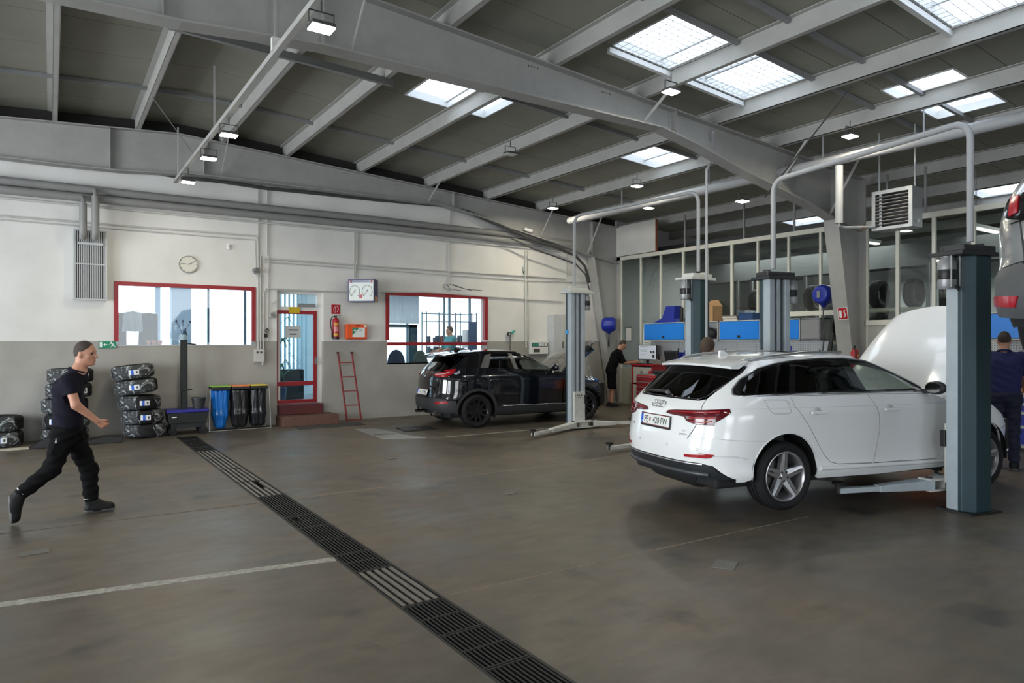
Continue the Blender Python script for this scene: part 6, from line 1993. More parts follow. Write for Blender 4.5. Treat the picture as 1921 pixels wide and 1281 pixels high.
class Shell:
 """car body: plan outline (superellipse) per height; x forward from the rear axle, y left, z up"""
 def __init__(self, xr, xfL, xfU, hw, xc, zs, nr=9.0, nf=6.0, m=2.4, nfU=5.0):
  self.xr, self.xfL, self.xfU, self.hw = pchip(*xr), pchip(*xfL), pchip(*xfU), pchip(*hw)
  self.xc, self.zs, self.nr, self.nf, self.m, self.nfU = xc, zs, nr, nf, m, nfU
  # reference outline of the rear half, rear centre -> mid side
  a = xc - float(self.xr(zs - 0.25))
  b = float(self.hw(zs - 0.25))
  th = []
  for w in np.linspace(0, 1, 400):
   th.append(PI - math.asin(w ** (m / 2)))
  for t in np.linspace(0, 0.995, 400):
   th.append(PI - math.acos(t ** (nr / 2)))
  th = np.array(sorted(set(th), reverse=True))
  X = xc - a * np.abs(np.cos(th)) ** (2 / nr)
  Y = b * np.abs(np.sin(th)) ** (2 / m)
  s = np.concatenate([[0], np.cumsum(np.hypot(np.diff(X), np.diff(Y)))])
  self.th, self.s, self.sc = th, s, s[-1]
  self._sfun = lambda q: np.interp(-q, -th, s)
  self._tfun = lambda q: np.interp(q, s, th)
 def Y(self, x, z):
  """half width at x, height z"""
  x, z = np.asarray(x, float), np.asarray(z, float)
  b = self.hw(z)
  ar = self.xc - self.xr(z)
  tr = np.clip((self.xc - x) / ar, 0, 1)
  yr = b * (1 - tr ** self.nr) ** (1 / self.m)
  tl = np.clip((x - self.xc) / (self.xfL(z) - self.xc), 0, 1)
  yl = b * (1 - tl ** self.nf) ** (1 / self.m)
  tu = np.clip((x - self.xc) / np.maximum(self.xfU(z) - self.xc, 0.05), 0, 1)
  yu = b * (1 - tu ** self.nfU) ** (1 / self.m)
  k = np.clip((z - self.zs + 0.02) / 0.14, 0, 1)
  k = k * k * (3 - 2 * k)
  return np.where(x < self.xc, yr, yl * (1 - k) + yu * k)
 def dom(self, p):
  """point spec -> domain (sigma, z)"""
  k, u, z = p
  if k == 's':
   if u >= self.xc:
    return (self.sc + u - self.xc, z)
   t = min(max((self.xc - u) / (self.xc - float(self.xr(z))), 0), 1)
   return (float(self._sfun(PI - math.acos(min(1, t ** (self.nr / 2))))), z)
  if k == 'r':
   w = min(abs(u) / float(self.hw(z)), 1)
   s = float(self._sfun(PI - math.asin(w ** (self.m / 2))))
   return (s if u <= 0 else -s, z)
  return (u, z)
 def P(self, sg, z):
  sg, z = np.asarray(sg, float), np.asarray(z, float)
  sgn = np.where(sg >= 0, -1.0, 1.0)
  s = np.abs(sg)
  th = self._tfun(np.minimum(s, self.sc))
  a = self.xc - self.xr(z)
  b = self.hw(z)
  xr_ = self.xc - a * np.abs(np.cos(th)) ** (2 / self.nr)
  yr_ = b * np.abs(np.sin(th)) ** (2 / self.m)
  xf = self.xc + np.maximum(s - self.sc, 0)
  yf = self.Y(xf, z)
  fr = s > self.sc
  return np.stack([np.where(fr, xf, xr_), sgn * np.where(fr, yf, yr_), z], -1)
 def N(self, sg, z):
  e = 0.004
  du = self.P(sg + e, z) - self.P(sg - e, z)
  dz = self.P(sg, z + e) - self.P(sg, z - e)
  n = np.cross(du, dz)
  n /= np.linalg.norm(n, axis=-1, keepdims=True) + 1e-12
  p = self.P(sg, z)
  # outward: away from the car's middle
  c = np.stack([np.full(np.shape(sg), 1.1), np.zeros(np.shape(sg)), np.asarray(z, float) * 0 + 0.6], -1)
  f = np.sign(((p - c) * n).sum(-1, keepdims=True))
  return n * f
 def poly(self, pts, step=0.03, closed=True):
  out = []
  d = pts
  n = len(d)
  for i in range(n if closed else n - 1):
   a, b = d[i], d[(i + 1) % n]
   A, B = self.dom(a), self.dom(b)
   k = max(1, int(math.hypot(A[0] - B[0], A[1] - B[1]) / step))
   for j in range(k):
    t = j / k
    if a[0] == b[0]:
     out.append(self.dom((a[0], a[1] + (b[1] - a[1]) * t, a[2] + (b[2] - a[2]) * t)))
    else:
     out.append((A[0] + (B[0] - A[0]) * t, A[1] + (B[1] - A[1]) * t))
  if not closed:
   out.append(self.dom(d[-1]))
  return out
 @staticmethod
 def inset(poly, e):
  if e == 0:
   return poly
  n = len(poly)
  ar = sum(poly[i][0] * poly[(i + 1) % n][1] - poly[(i + 1) % n][0] * poly[i][1] for i in range(n))
  sg = 1 if ar > 0 else -1
  out = []
  for i in range(n):
   a, b, c = poly[i - 1], poly[i], poly[(i + 1) % n]
   dx, dy = c[0] - a[0], c[1] - a[1]
   L = math.hypot(dx, dy) or 1
   out.append((b[0] - sg * dy / L * e, b[1] + sg * dx / L * e))
  return out
 def patch(self, name, outer, mat_, parent, holes=(), off=0.0, inset=0.003, rim=0.018, grid=0.06, mirror=False, step=0.03):
  po = self.inset(self.poly(outer, step), inset)
  hs = [self.inset(self.poly(h, step), -inset) for h in holes]
  vs, es = [], []
  for q in [po] + hs:
   k = len(vs)
   vs += q
   es += [(k + i, k + (i + 1) % len(q)) for i in range(len(q))]
  A = np.array(po)
  gx = np.arange(A[:, 0].min(), A[:, 0].max(), grid)
  gz = np.arange(A[:, 1].min(), A[:, 1].max(), grid * 0.7)
  G = np.array([(x, z) for x in gx for z in gz]) if len(gx) and len(gz) else np.zeros((0, 2))
  if len(G):
   ok = inpoly(G, po)
   for h in hs:
    ok &= ~inpoly(G, h)
   B = np.array(vs)
   G = G[ok]
   if len(G):
    dd = np.min(np.hypot(G[:, None, 0] - B[None, :, 0], G[:, None, 1] - B[None, :, 1]), 1)
    G = G[dd > grid * 0.3]
  pts = [Vector(p) for p in vs] + [Vector((float(a), float(b))) for a, b in G]
  r = delaunay_2d_cdt(pts, es, [], 0, 1e-6)
  V = np.array([(p.x, p.y) for p in r[0]])
  F = r[2]
  cen = np.array([V[list(t)].mean(0) for t in F])
  ok = inpoly(cen, po)
  for h in hs:
   ok &= ~inpoly(cen, h)
  F = [t for t, k in zip(F, ok) if k]
  P3 = self.P(V[:, 0], V[:, 1])
  N3 = self.N(V[:, 0], V[:, 1])
  P3 = P3 + N3 * off
  fs = []
  for t in F:
   a, b, c = (P3[i] for i in t[:3])
   nn = np.cross(b - a, c - a)
   fs.append(tuple(t) if (nn * N3[t[0]]).sum() > 0 else tuple(t)[::-1])
  nsurf = len(fs)
  verts = P3.tolist()
  if rim > 0:
   cnt = {}
   for t in fs:
    for i in range(len(t)):
     e = (t[i], t[(i + 1) % len(t)])
     cnt[e] = 1
   be = [e for e in cnt if (e[1], e[0]) not in cnt]
   mp = {}
   for e in be:
    for i in e:
     if i not in mp:
      mp[i] = len(verts)
      verts.append((P3[i] - N3[i] * rim).tolist())
   for a, b in be:
    fs.append((b, a, mp[a], mp[b]))
  if mirror:
   verts = [(x, -y, z) for x, y, z in verts]
   fs = [f_[::-1] for f_ in fs]
  me = bpy.data.meshes.new(name)
  me.from_pydata(verts, [], fs)
  me.materials.append(mat_)
  me.polygons.foreach_set('use_smooth', [True] * len(fs))
  me.set_sharp_from_angle(angle=math.radians(50))
  o = bpy.data.objects.new(name, me)
  COL.objects.link(o)
  o.parent = parent
  return o
 def line(self, name, pts, r, mat_, parent, off=0.0, mirror=False, closed=False, step=0.05, n=6):
  d = self.poly(pts, step, closed)
  A = np.array(d)
  P3 = self.P(A[:, 0], A[:, 1]) + self.N(A[:, 0], A[:, 1]) * off
  if mirror:
   P3[:, 1] *= -1
  return MB().tube([tuple(p) for p in P3], r, n, closed=closed).build(name, mat_, parent, 60)
 def at(self, p, off=0.0, mirror=False):
  """matrix at a surface point: local x along the panel, local y up, z outward"""
  s, z = self.dom(p)
  q = self.P(np.array([s]), np.array([z]))[0]
  n = self.N(np.array([s]), np.array([z]))[0]
  q = q + n * off
  if mirror:
   q[1], n[1] = -q[1], -n[1]
  n = Vector(n)
  x = Vector((0, 0, 1)).cross(n).normalized()
  return basis(q, x, n.cross(x))
def arc(cx_, cz_, r, a0, a1, n=24):
 return [('s', cx_ + r * math.cos(math.radians(a0 + (a1 - a0) * k / n)), cz_ + r * math.sin(math.radians(a0 + (a1 - a0) * k / n))) for k in range(n + 1)]
def roof_cap(sh, ze, parent, mat_, zcrown, zoff=0.0, name='roof', x0=None):
 """roof skin: rings shrinking from the roof edge to the centre line"""
 E = []
 A = np.linspace(0, PI, 61)
 # rear half by theta, front half by x
 for th in A:
  c = math.cos(th)
  s_ = math.sin(th)
  x = 0.5
  for _ in range(12):
   z = float(ze(x))
   if c < 0:
    a = sh.xc - float(sh.xr(z))
    x = sh.xc - a * abs(c) ** (2 / sh.nr)
   else:
    a = max(float(sh.xfU(z)) - sh.xc, 0.05)
    x = sh.xc + a * abs(c) ** (2 / sh.nfU)
  z = float(ze(x))
  E.append((x, float(sh.hw(z)) * abs(s_) ** (2 / sh.m), z))
 E = E[::-1]          # rear centre .. front centre (left side y>0)
 full = [(x, -y, z) for x, y, z in E] + [(x, y, z) for x, y, z in E[::-1]][1:-1]
 xs = [p[0] for p in E]
 xm0, xm1 = min(xs) + 0.45, max(xs) - 0.45
 rings = []
 K = 9
 for k in range(K + 1):
  t = k / K
  rg = []
  for x, y, z in full:
   cxm = min(max(x, xm0), xm1)
   X = x + (cxm - x) * t
   Yv = y * (1 - t)
   g = 1 - (1 - t) ** 2.2
   rg.append((X, Yv, z + (float(zcrown(X)) - z) * g + zoff))
  rings.append(rg)
 m = MB()
 n = len(full)
 vs = [p for r_ in rings for p in r_]
 fs = []
 for k in range(K):
  for i in range(n):
   j = (i + 1) % n
   fs.append((k * n + i, k * n + j, (k + 1) * n + j, (k + 1) * n + i))
 m.add(vs, fs)
 return m.build(name, mat_, parent, 60), E
def car_wheel(parent, x, y, z, rm, R=0.33, rim=0.238, w=0.225, style='star', left=False, name='wheel'):
 t = bpy.data.objects.new(name, None)
 COL.objects.link(t)
 t.parent = parent
 t.location = (x, y, z)
 t.rotation_euler = (0, 0, PI if left else 0)
 prof = [(rim - 0.01, -w * 0.40), (rim + 0.012, -w * 0.48), (rim + (R - rim) * 0.5, -w * 0.53), (R - 0.022, -w * 0.47), (R - 0.005, -w * 0.38), (R, -w * 0.3)]
 gr = []
 for c in (-0.2, 0.0, 0.2):
  gr += [(R, (c - 0.035) * w), (R - 0.008, (c - 0.03) * w), (R - 0.008, (c + 0.03) * w), (R, (c + 0.035) * w)]
 prof = prof + gr + [(a, -b) for a, b in prof[::-1]]
 prof.append(prof[0])
 MB().lathe(prof, 56, axis='y').build('tyre', M_RUBBER, t, 35)
 f = -w * 0.40
 rimp = [(rim + 0.006, f - 0.012), (rim - 0.004, f - 0.014), (rim - 0.012, f - 0.004), (rim - 0.02, f + 0.02), (rim - 0.028, w * 0.35), (rim, w * 0.42)]
 MB().lathe(rimp, 48, axis='y').build('rim', rm, t, 40)
 sp = MB()
 if style == 'star':
  for k in range(5):
   a = 2 * PI * k / 5 + 0.3
   ca_, sa_ = math.cos(a), math.sin(a)
   def Q(r_, s_, y_):
    return (ca_ * r_ - sa_ * s_, y_, sa_ * r_ + ca_ * s_)
   ro = rim - 0.012
   for sg in (-1, 1):
    vs = [Q(0.05, 0.0, f + 0.012), Q(0.05, sg * 0.048, f + 0.02), Q(ro, sg * 0.030, f - 0.004), Q(ro, sg * 0.006, f - 0.010), Q(0.05, 0, f + 0.06), Q(0.05, sg * 0.048, f + 0.06), Q(ro, sg * 0.030, f + 0.05), Q(ro, sg * 0.006, f + 0.05)]
    sp.add(vs, [(0, 1, 2, 3), (7, 6, 5, 4), (0, 4, 5, 1), (1, 5, 6, 2), (2, 6, 7, 3), (3, 7, 4, 0)])
 else:
  for k in range(10):
   a = 2 * PI * k / 10 + 0.1
   ca_, sa_ = math.cos(a), math.sin(a)
   def Q(r_, s_, y_):
    return (ca_ * r_ - sa_ * s_, y_, sa_ * r_ + ca_ * s_)
   ro = rim - 0.012
   vs = [Q(0.05, -0.014, f + 0.015), Q(0.05, 0.014, f + 0.015), Q(ro, 0.020, f), Q(ro, -0.020, f), Q(0.05, -0.014, f + 0.05), Q(0.05, 0.014, f + 0.05), Q(ro, 0.02, f + 0.04), Q(ro, -0.02, f + 0.04)]
   sp.add(vs, [(0, 1, 2, 3), (7, 6, 5, 4), (0, 4, 5, 1), (1, 5, 6, 2), (2, 6, 7, 3), (3, 7, 4, 0)])
 sp.build('spokes', rm, t, 30)
 MB().lathe([(0, f + 0.004), (0.03, f + 0.004), (0.034, f + 0.012), (0.062, f + 0.016), (0.068, f + 0.06), (0, f + 0.06)], 24, axis='y').build('hub', rm, t, 40)
 for k in range(5):
  a = 2 * PI * k / 5 + 0.3 + PI / 5
  MB().cyl((0.047 * math.cos(a), f + 0.002, 0.047 * math.sin(a)), (0.047 * math.cos(a), f + 0.03, 0.047 * math.sin(a)), 0.009, n=8).build('wheel_bolt', M_BLACK, t)
 MB().lathe([(0, 0.0), (0.15, 0.0), (0.15, 0.025), (0, 0.025)], 32, axis='y').build('brake_disc', mat('brake_disc', (0.12, 0.115, 0.11), 0.45, 0.7), t, 40)
 MB().lathe([(0, 0.055), (rim - 0.02, 0.055)], 32, axis='y').build('backing', M_DARK, t)
 return t
def seats(parent, xs, m, z=0.45):
 for x, y, wd_ in xs:
  s = SDF((x - 0.5, y - wd_ - 0.1, z - 0.15), (x + 0.5, y + wd_ + 0.1, z + 0.9), 0.03)
  for yy in np.linspace(y - wd_ + 0.1, y + wd_ - 0.1, 3 if wd_ < 0.4 else 5):
   s.cone((x - 0.1, yy, z), (x + 0.28, yy, z + 0.02), 0.09, 0.09, 0.06)
   s.cone((x - 0.15, yy, z + 0.05), (x - 0.33, yy, z + 0.52), 0.08, 0.07, 0.06)
  for yy in ([y] if wd_ < 0.4 else [y - 0.38, y + 0.38]):
   s.cone((x - 0.36, yy - 0.06, z + 0.68), (x - 0.36, yy + 0.06, z + 0.68), 0.07, 0.07, 0.04)
   s.cone((x - 0.33, yy, z + 0.5), (x - 0.36, yy, z + 0.66), 0.02, 0.02, 0.01)
  s.build('car_seat', m, parent)
def plate(parent, M, text, blue=True):
 t = bpy.data.objects.new('number_plate', None)
 COL.objects.link(t)
 t.parent = parent
 t.matrix_local = M
 MB().box(-0.268, -0.072, -0.012, 0.268, 0.068, 0.0).build('plate_holder', M_BLACK, t, None, 0.004)
 MB().box(-0.26, -0.05, 0.0, 0.26, 0.06, 0.003).build('plate_sheet', M_SW, t, None)
 MB().box(-0.258, -0.048, 0.003, -0.218, 0.058, 0.0042).build('euro_band', mat('euro_blue', (0.01, 0.10, 0.55), 0.4), t, None)
 for y in (-0.049, 0.057):
  MB().box(-0.26, y, 0.003, 0.26, y + 0.004, 0.0042).build('red_line', M_RED, t, None)
 put(text_mesh('A', 0.03, M_SW, 0.0005), 'country_letter', t, Matrix.Translation((-0.238, -0.025, 0.0046)))
 ta, tb = text.split(' ', 1)
 put(text_mesh(ta, 0.098, M_BLACK, 0.0008, width=0.80), 'plate_lettering', t, Matrix.Translation((-0.158 if len(ta) > 1 else -0.14, 0.0, 0.0044)))
 put(text_mesh(tb, 0.098, M_BLACK, 0.0008, width=0.80), 'plate_lettering', t, Matrix.Translation((0.094, 0.0, 0.0044)))
 MB().prism([(-0.101, 0.028), (-0.075, 0.028), (-0.075, -0.005), (-0.088, -0.022), (-0.101, -0.005)], 0.0032, 0.0045, 'xy').build('crest', mat('crest', (0.35, 0.10, 0.08), 0.5), t, None)
 return t
M_TINT = glass_mat('privacy_glass', (0.010, 0.011, 0.012), 0.05, 0.01)
M_CLEARG = glass_mat('car_glass', (0.62, 0.68, 0.66), 0.06, 0.01)
M_GLOSSB = mat('gloss_black', (0.006, 0.006, 0.007), 0.08, 0, coat=0.5)
M_TAIL = mat('tail_red', (0.085, 0.002, 0.007), 0.12, 0, coat=0.3)
M_TAILB = mat('tail_bright', (0.34, 0.007, 0.016), 0.2, 0, coat=0.2)
M_TRIMD = mat('trim_dark', (0.02, 0.022, 0.024), 0.5)
M_CABIN = mat('cabin_dark', (0.02, 0.02, 0.02), 0.8)
def under_car(parent, x0, x1, hw, z0, z1):
 MB().box(x0, -hw, z0, x1, hw, z1).build('underbody', M_DARK, parent, None, 0.03)
def arch_liner(parent, x, z, r, y0, y1, sg):
 prof = []
 m = MB()
 n = 20
 vs = []
 for yy in (y0, y1):
  for k in range(n + 1):
   t = math.radians(-8 + 196 * k / n)
   vs.append((x + r * math.cos(t), sg * yy, z + r * math.sin(t)))
 fs = [(k, k + 1, n + 2 + k, n + 1 + k) for k in range(n)]
 fs.append(tuple(range(n + 1)))
 m.add(vs, fs)
 m.build('arch_liner', M_DARK, parent, 60)
def hood_panel(parent, mat_, under_m, hx, hz, L, w0, w1, ang, name='bonnet'):
 """raised bonnet: hinge line at (hx, +-w0, hz), opening forward/up by ang"""
 t = bpy.data.objects.new(name, None)
 COL.objects.link(t)
 t.parent = parent
 t.location = (hx, 0, hz)
 t.rotation_euler = (0, -math.radians(ang), 0)
 nx, ny = 16, 20
 for nm, dz, mm in (('outer_skin', 0.0, mat_), ('inner_frame', -0.035, under_m)):
  m = MB()
  vs = []
  for i in range(nx + 1):
   u = i / nx
   for j in range(ny + 1):
    v = -1 + 2 * j / ny
    hw_ = w0 + (w1 - w0) * u ** 1.6
    x = L * u * (1 - 0.10 * u * v * v) + (0.10 * v * v * -1 if u == 0 else -0.10 * v * v * (1 - u))
    y = hw_ * v
    z = 0.055 * (1 - v * v) * math.sin(PI * min(u + 0.25, 1) * 0.75) - 0.10 * u ** 2.4 - 0.03 * max(0, abs(v) - 0.85) * 6 + dz
    if nm == 'outer_skin':
     z += 0.012 * math.exp(-((abs(v) - 0.55) / 0.05) ** 2)
    vs.append((x, y, z))
  fs = [(i * (ny + 1) + j, (i + 1) * (ny + 1) + j, (i + 1) * (ny + 1) + j + 1, i * (ny + 1) + j + 1) for i in range(nx) for j in range(ny)]
  m.add(vs, fs)
  m.build(nm, mm, t, 50)
 # edge band
 m = MB()
 vs = []
 ring = [(i / nx, -1) for i in range(nx + 1)] + [(1, -1 + 2 * j / ny) for j in range(1, ny + 1)] + [(1 - i / nx, 1) for i in range(1, nx + 1)] + [(0, 1 - 2 * j / ny) for j in range(1, ny)]
 for dz in (0.0, -0.035):
  for u, v in ring:
   hw_ = w0 + (w1 - w0) * u ** 1.6
   x = L * u * (1 - 0.10 * u * v * v) + (0.10 * v * v * -1 if u == 0 else -0.10 * v * v * (1 - u))
   z = 0.055 * (1 - v * v) * math.sin(PI * min(u + 0.25, 1) * 0.75) - 0.10 * u ** 2.4 - 0.03 * max(0, abs(v) - 0.85) * 6 + dz
   vs.append((x, hw_ * v, z))
 n = len(ring)
 m.add(vs, [(i, (i + 1) % n, (i + 1) % n + n, i + n) for i in range(n)])
 m.build('edge', mat_, t, None)
 return t
# ---------------------------------------------------------------- white estate on the lift
def build_estate():
 car = thing('estate_car', 'white estate car with raised bonnet held on the lift', 'car', AO, AH)
 W = mat('car_white', (0.80, 0.82, 0.83), 0.16, 0, coat=0.6)
 sh = Shell(
  xr=([0.15, 0.28, 0.40, 0.55, 0.66, 0.74, 0.88, 0.97, 1.04, 1.20, 1.38, 1.50], [-0.86, -0.94, -0.985, -1.0, -0.985, -0.965, -0.945, -0.91, -0.845, -0.665, -0.455, -0.31]),
  xfL=([0.15, 0.4, 0.6, 0.75, 0.9, 1.0, 1.2], [3.48, 3.66, 3.68, 3.60, 3.35, 3.1, 2.9]),
  xfU=([0.9, 1.0, 1.1, 1.2, 1.3, 1.4, 1.47, 1.5], [2.62, 2.42, 2.22, 1.98, 1.70, 1.36, 1.06, 0.95]),
  hw=([0.15, 0.25, 0.34, 0.42, 0.60, 0.80, 0.93, 0.965, 1.02, 1.085, 1.20, 1.30, 1.40, 1.46, 1.52], [0.80, 0.875, 0.905, 0.895, 0.905, 0.918, 0.922, 0.908, 0.892, 0.865, 0.795, 0.735, 0.665, 0.60, 0.50]),
  xc=1.10, zs=1.0, nr=10.0, nf=7.0, m=2.6)
 ze = pchip([-0.55, -0.40, -0.2, 0.1, 0.5, 0.9, 1.2, 1.45], [1.375, 1.395, 1.42, 1.447, 1.472, 1.474, 1.455, 1.40])
 RAX, FAX, AZ = -0.06, 2.78, 0.33
 RA = 0.392
 # --- outlines (side: x,z; rear: y,z)
 DLO = [('s', -0.575, 1.10), ('s', -0.545, 1.15), ('s', -0.43, 1.240), ('s', -0.22, 1.345), ('s', 0.0, 1.392), ('s', 0.25, 1.420), ('s', 0.58, 1.438), ('s', 0.94, 1.438), ('s', 1.25, 1.405), ('s', 1.45, 1.345), ('s', 1.66, 1.262), ('s', 1.95, 1.112), ('s', 1.90, 1.080), ('s', 0.55, 1.092), ('s', 0.04, 1.094), ('s', -0.53, 1.088)]
 RD = [('s', 0.015, 1.082), ('s', 0.035, 0.985), ('s', 0.215, 0.77), ('s', 0.405, 0.50), ('s', 0.50, 0.41), ('s', 0.60, 0.382), ('s', 1.075, 0.365), ('s', 1.11, 0.46), ('s', 1.152, 0.70), ('s', 1.135, 0.86), ('s', 1.095, 0.95), ('s', 1.025, 1.072)]
 FD = [('s', 1.032, 1.072), ('s', 1.10, 0.955), ('s', 1.142, 0.86), ('s', 1.158, 0.70), ('s', 1.117, 0.46), ('s', 1.082, 0.365), ('s', 2.02, 0.35), ('s', 2.12, 0.5), ('s', 2.17, 0.80), ('s', 2.15, 0.98), ('s', 1.98, 1.055)]
 TL = [('r', -0.165, 0.888), ('r', -0.19, 0.915), ('r', -0.30, 0.928), ('r', -0.60, 0.948), ('s', -0.78, 0.958), ('s', -0.66, 0.972), ('s', -0.665, 0.935), ('s', -0.79, 0.835), ('r', -0.74, 0.815), ('r', -0.58, 0.81), ('r', -0.47, 0.835), ('r', -0.43, 0.875), ('r', -0.30, 0.878)]
 win = [('r', -0.50, 1.045), ('r', 0.50, 1.045), ('r', 0.555, 1.07), ('r', 0.60, 1.17), ('r', 0.62, 1.30), ('r', 0.60, 1.362), ('r', -0.60, 1.362), ('r', -0.62, 1.30), ('r', -0.60, 1.17), ('r', -0.555, 1.07)]
 gate = [('r', -0.52, 1.035), ('r', 0.52, 1.035), ('r', 0.575, 1.05), ('r', 0.60, 0.95), ('r', 0.58, 0.80), ('r', 0.50, 0.655), ('r', 0.0, 0.645), ('r', -0.50, 0.655), ('r', -0.58, 0.80), ('r', -0.60, 0.95), ('r', -0.575, 1.05)]
 sT = sh.dom(('s', -0.36, 0.655))[0]
 side_pts = [('r', -0.51, 0.662), ('r', -0.585, 0.80), ('r', -0.605, 0.95), ('r', -0.58, 1.05), ('r', -0.61, 1.17), ('r', -0.63, 1.30), ('r', -0.61, 1.365)]
 for x in np.linspace(-0.44, 1.30, 22):
  side_pts.append(('s', float(x), float(ze(x)) - 0.001))
 side_pts += [('s', 1.42, 1.388), ('s', 1.60, 1.315), ('s', 1.80, 1.215), ('s', 2.02, 1.10), ('s', 2.10, 1.045), ('s', 2.26, 0.99), ('s', 2.24, 0.60), ('s', 2.20, 0.25), ('s', 1.2, 0.235), ('s', 0.36, 0.25)]
 a_in = 180 - math.degrees(math.asin((0.655 - AZ) / RA))
 side_pts += arc(RAX, AZ, RA, -10, a_in, 22)
 side_pts += [('s', -0.62, 0.672), ('s', -0.80, 0.688), ('r', -0.78, 0.688), ('r', -0.60, 0.668)]
 bump = [('r', -0.60, 0.6665), ('r', -0.78, 0.6865), ('s', -0.80, 0.6865), ('s', -0.62, 0.6705)] + [p for p in arc(RAX, AZ, RA, a_in + 0.3, 184, 10)] + [('s', -0.52, 0.275), ('s', -0.60, 0.27), ('r', -0.84, 0.30), ('r', -0.74, 0.425), ('r', -0.64, 0.445)]
 bump = bump + [(k, -u, z) if k == 'r' else ('m', u, z) for k, u, z in bump[::-1]]
 # mirrored side points need explicit domain coordinates
 bump = [(('d', -sh.dom(('s', u, z))[0], z) if k == 'm' else (k, u, z)) for k, u, z in bump]
 diff = [('r', -0.63, 0.437), ('r', -0.73, 0.417), ('r', -0.83, 0.295), ('r', -0.60, 0.285), ('r', 0, 0.28), ('r', 0.60, 0.285), ('r', 0.83, 0.295), ('r', 0.73, 0.417), ('r', 0.63, 0.437)]
 for mir, sd in ((False, 'right'), (True, 'left')):
  sh.patch('body_side', side_pts, W, car, [DLO, RD, FD, TL], mirror=mir)
  for nm, pl_, hx in (('rear_door', RD, 0.30), ('front_door', FD, 1.28)):
   d = sh.patch(nm, pl_, W, car, mirror=mir)
   M = sh.at(('s', hx, 0.915), 0.02, mir)
   h = MB().obox((0, 0, 0.012), (0.20, 0.032, 0.022)).build('door_handle', W, d, None, 0.01)
   h.matrix_local = M
   h = MB().sphere((0, 0.012, -0.018), 0.05, 14, 8, (1, 0.75, 0.25)).build('handle_recess', mat('recess_grey', (0.45, 0.46, 0.47), 0.4), d, 60)
   h.matrix_local = M
  sh.patch('window_surround', DLO, M_GLOSSB, car, off=-0.006, inset=0.0, rim=0.0, mirror=mir, holes=[
   [('s', -0.50, 1.115), ('s', -0.38, 1.225), ('s', -0.19, 1.325), ('s', 0.0, 1.370), ('s', 0.19, 1.395), ('s', 0.02, 1.115)],
   [('s', 0.10, 1.115), ('s', 0.27, 1.400), ('s', 0.58, 1.418), ('s', 0.875, 1.418), ('s', 0.90, 1.12)],
   [('s', 1.045, 1.115), ('s', 0.99, 1.415), ('s', 1.24, 1.382), ('s', 1.45, 1.318), ('s', 1.63, 1.245), ('s', 1.86, 1.115)]])
  for nm, pl_, g in (('quarter_glass', [('s', -0.51, 1.11), ('s', -0.385, 1.23), ('s', -0.19, 1.33), ('s', 0.0, 1.375), ('s', 0.195, 1.40), ('s', 0.025, 1.11)], M_TINT),
      ('rear_door_glass', [('s', 0.095, 1.11), ('s', 0.265, 1.405), ('s', 0.58, 1.423), ('s', 0.88, 1.423), ('s', 0.905, 1.115)], M_TINT),
      ('front_door_glass', [('s', 1.04, 1.11), ('s', 0.985, 1.42), ('s', 1.24, 1.387), ('s', 1.45, 1.323), ('s', 1.63, 1.25), ('s', 1.87, 1.11)], M_CLEARG)):
   sh.patch(nm, pl_, g, car, off=-0.008, inset=0, rim=0, mirror=mir)
  sh.line('window_chrome', DLO[:13], 0.010, M_ALU, car, 0.001, mir)
  sh.line('window_chrome', DLO[12:] + [DLO[0]], 0.008, M_CHROME, car, 0.001, mir)
  tlm = sh.patch('tail_lamp', TL, M_TAIL, car, off=0.006, inset=0.002, rim=0.03, grid=0.04, mirror=mir)
  sh.line('lamp_line', [('r', -0.24, 0.905), ('r', -0.58, 0.925), ('s', -0.74, 0.94)], 0.006, M_TAILB, tlm, 0.008, mir)
  sh.line('lamp_line', [('r', -0.50, 0.868), ('r', -0.62, 0.872), ('s', -0.78, 0.885)], 0.008, M_TAILB, tlm, 0.007, mir)
  sh.line('lamp_line', [('r', -0.52, 0.832), ('r', -0.66, 0.832), ('s', -0.80, 0.852)], 0.006, M_TAILB, tlm, 0.007, mir)
  sh.patch('reverse_lamp', [('r', -0.46, 0.880), ('r', -0.53, 0.880), ('r', -0.535, 0.855), ('r', -0.475, 0.855)], mat('reverse_lens', (0.25, 0.22, 0.22), 0.3), tlm, off=0.009, inset=0, rim=0, mirror=mir)
  rf = sh.patch('reflector', [('r', -0.48, 0.512), ('r', -0.70, 0.53), ('s', -0.90, 0.54), ('s', -0.80, 0.535), ('s', -0.82, 0.505), ('r', -0.70, 0.495), ('r', -0.49, 0.487)], M_TAILB, car, off=0.005, inset=0, rim=0.01, grid=0.04, mirror=mir)
  sh.line('bumper_crease', [('s', -0.86, 0.52), ('s', -0.62, 0.52), ('s', -0.50, 0.49)], 0.003, mat('crease_grey', (0.5, 0.52, 0.53), 0.4), car, 0.001, mir)
  if not mir:
   ff = sh.line('fuel_flap_gap', [('s', -0.305, 1.045), ('s', -0.26, 1.052), ('s', -0.06, 1.045), ('s', -0.03, 1.02), ('s', -0.02, 0.93), ('s', -0.05, 0.915), ('s', -0.23, 0.92), ('s', -0.27, 0.95)], 0.0022, mat('gap_grey', (0.25, 0.26, 0.27), 0.5), car, 0.0, mir, True)
  sh.line('shoulder_crease', [('s', -0.62, 0.972), ('s', 0.0, 0.968), ('s', 1.0, 0.955), ('s', 2.15, 0.95)], 0.0025, mat('crease_grey', (0.5, 0.52, 0.53)), car, -0.0005, mir)
  sh.line('sill_ledge', [('s', 0.36, 0.355), ('s', 0.6, 0.348), ('s', 2.2, 0.322)], 0.022, W, car, 0.004, mir, n=10)
  # wheel arch lips
  sh.line('arch_lip', arc(RAX, AZ, RA + 0.004, -8, 186, 30), 0.008, W, car, -0.002, mir)
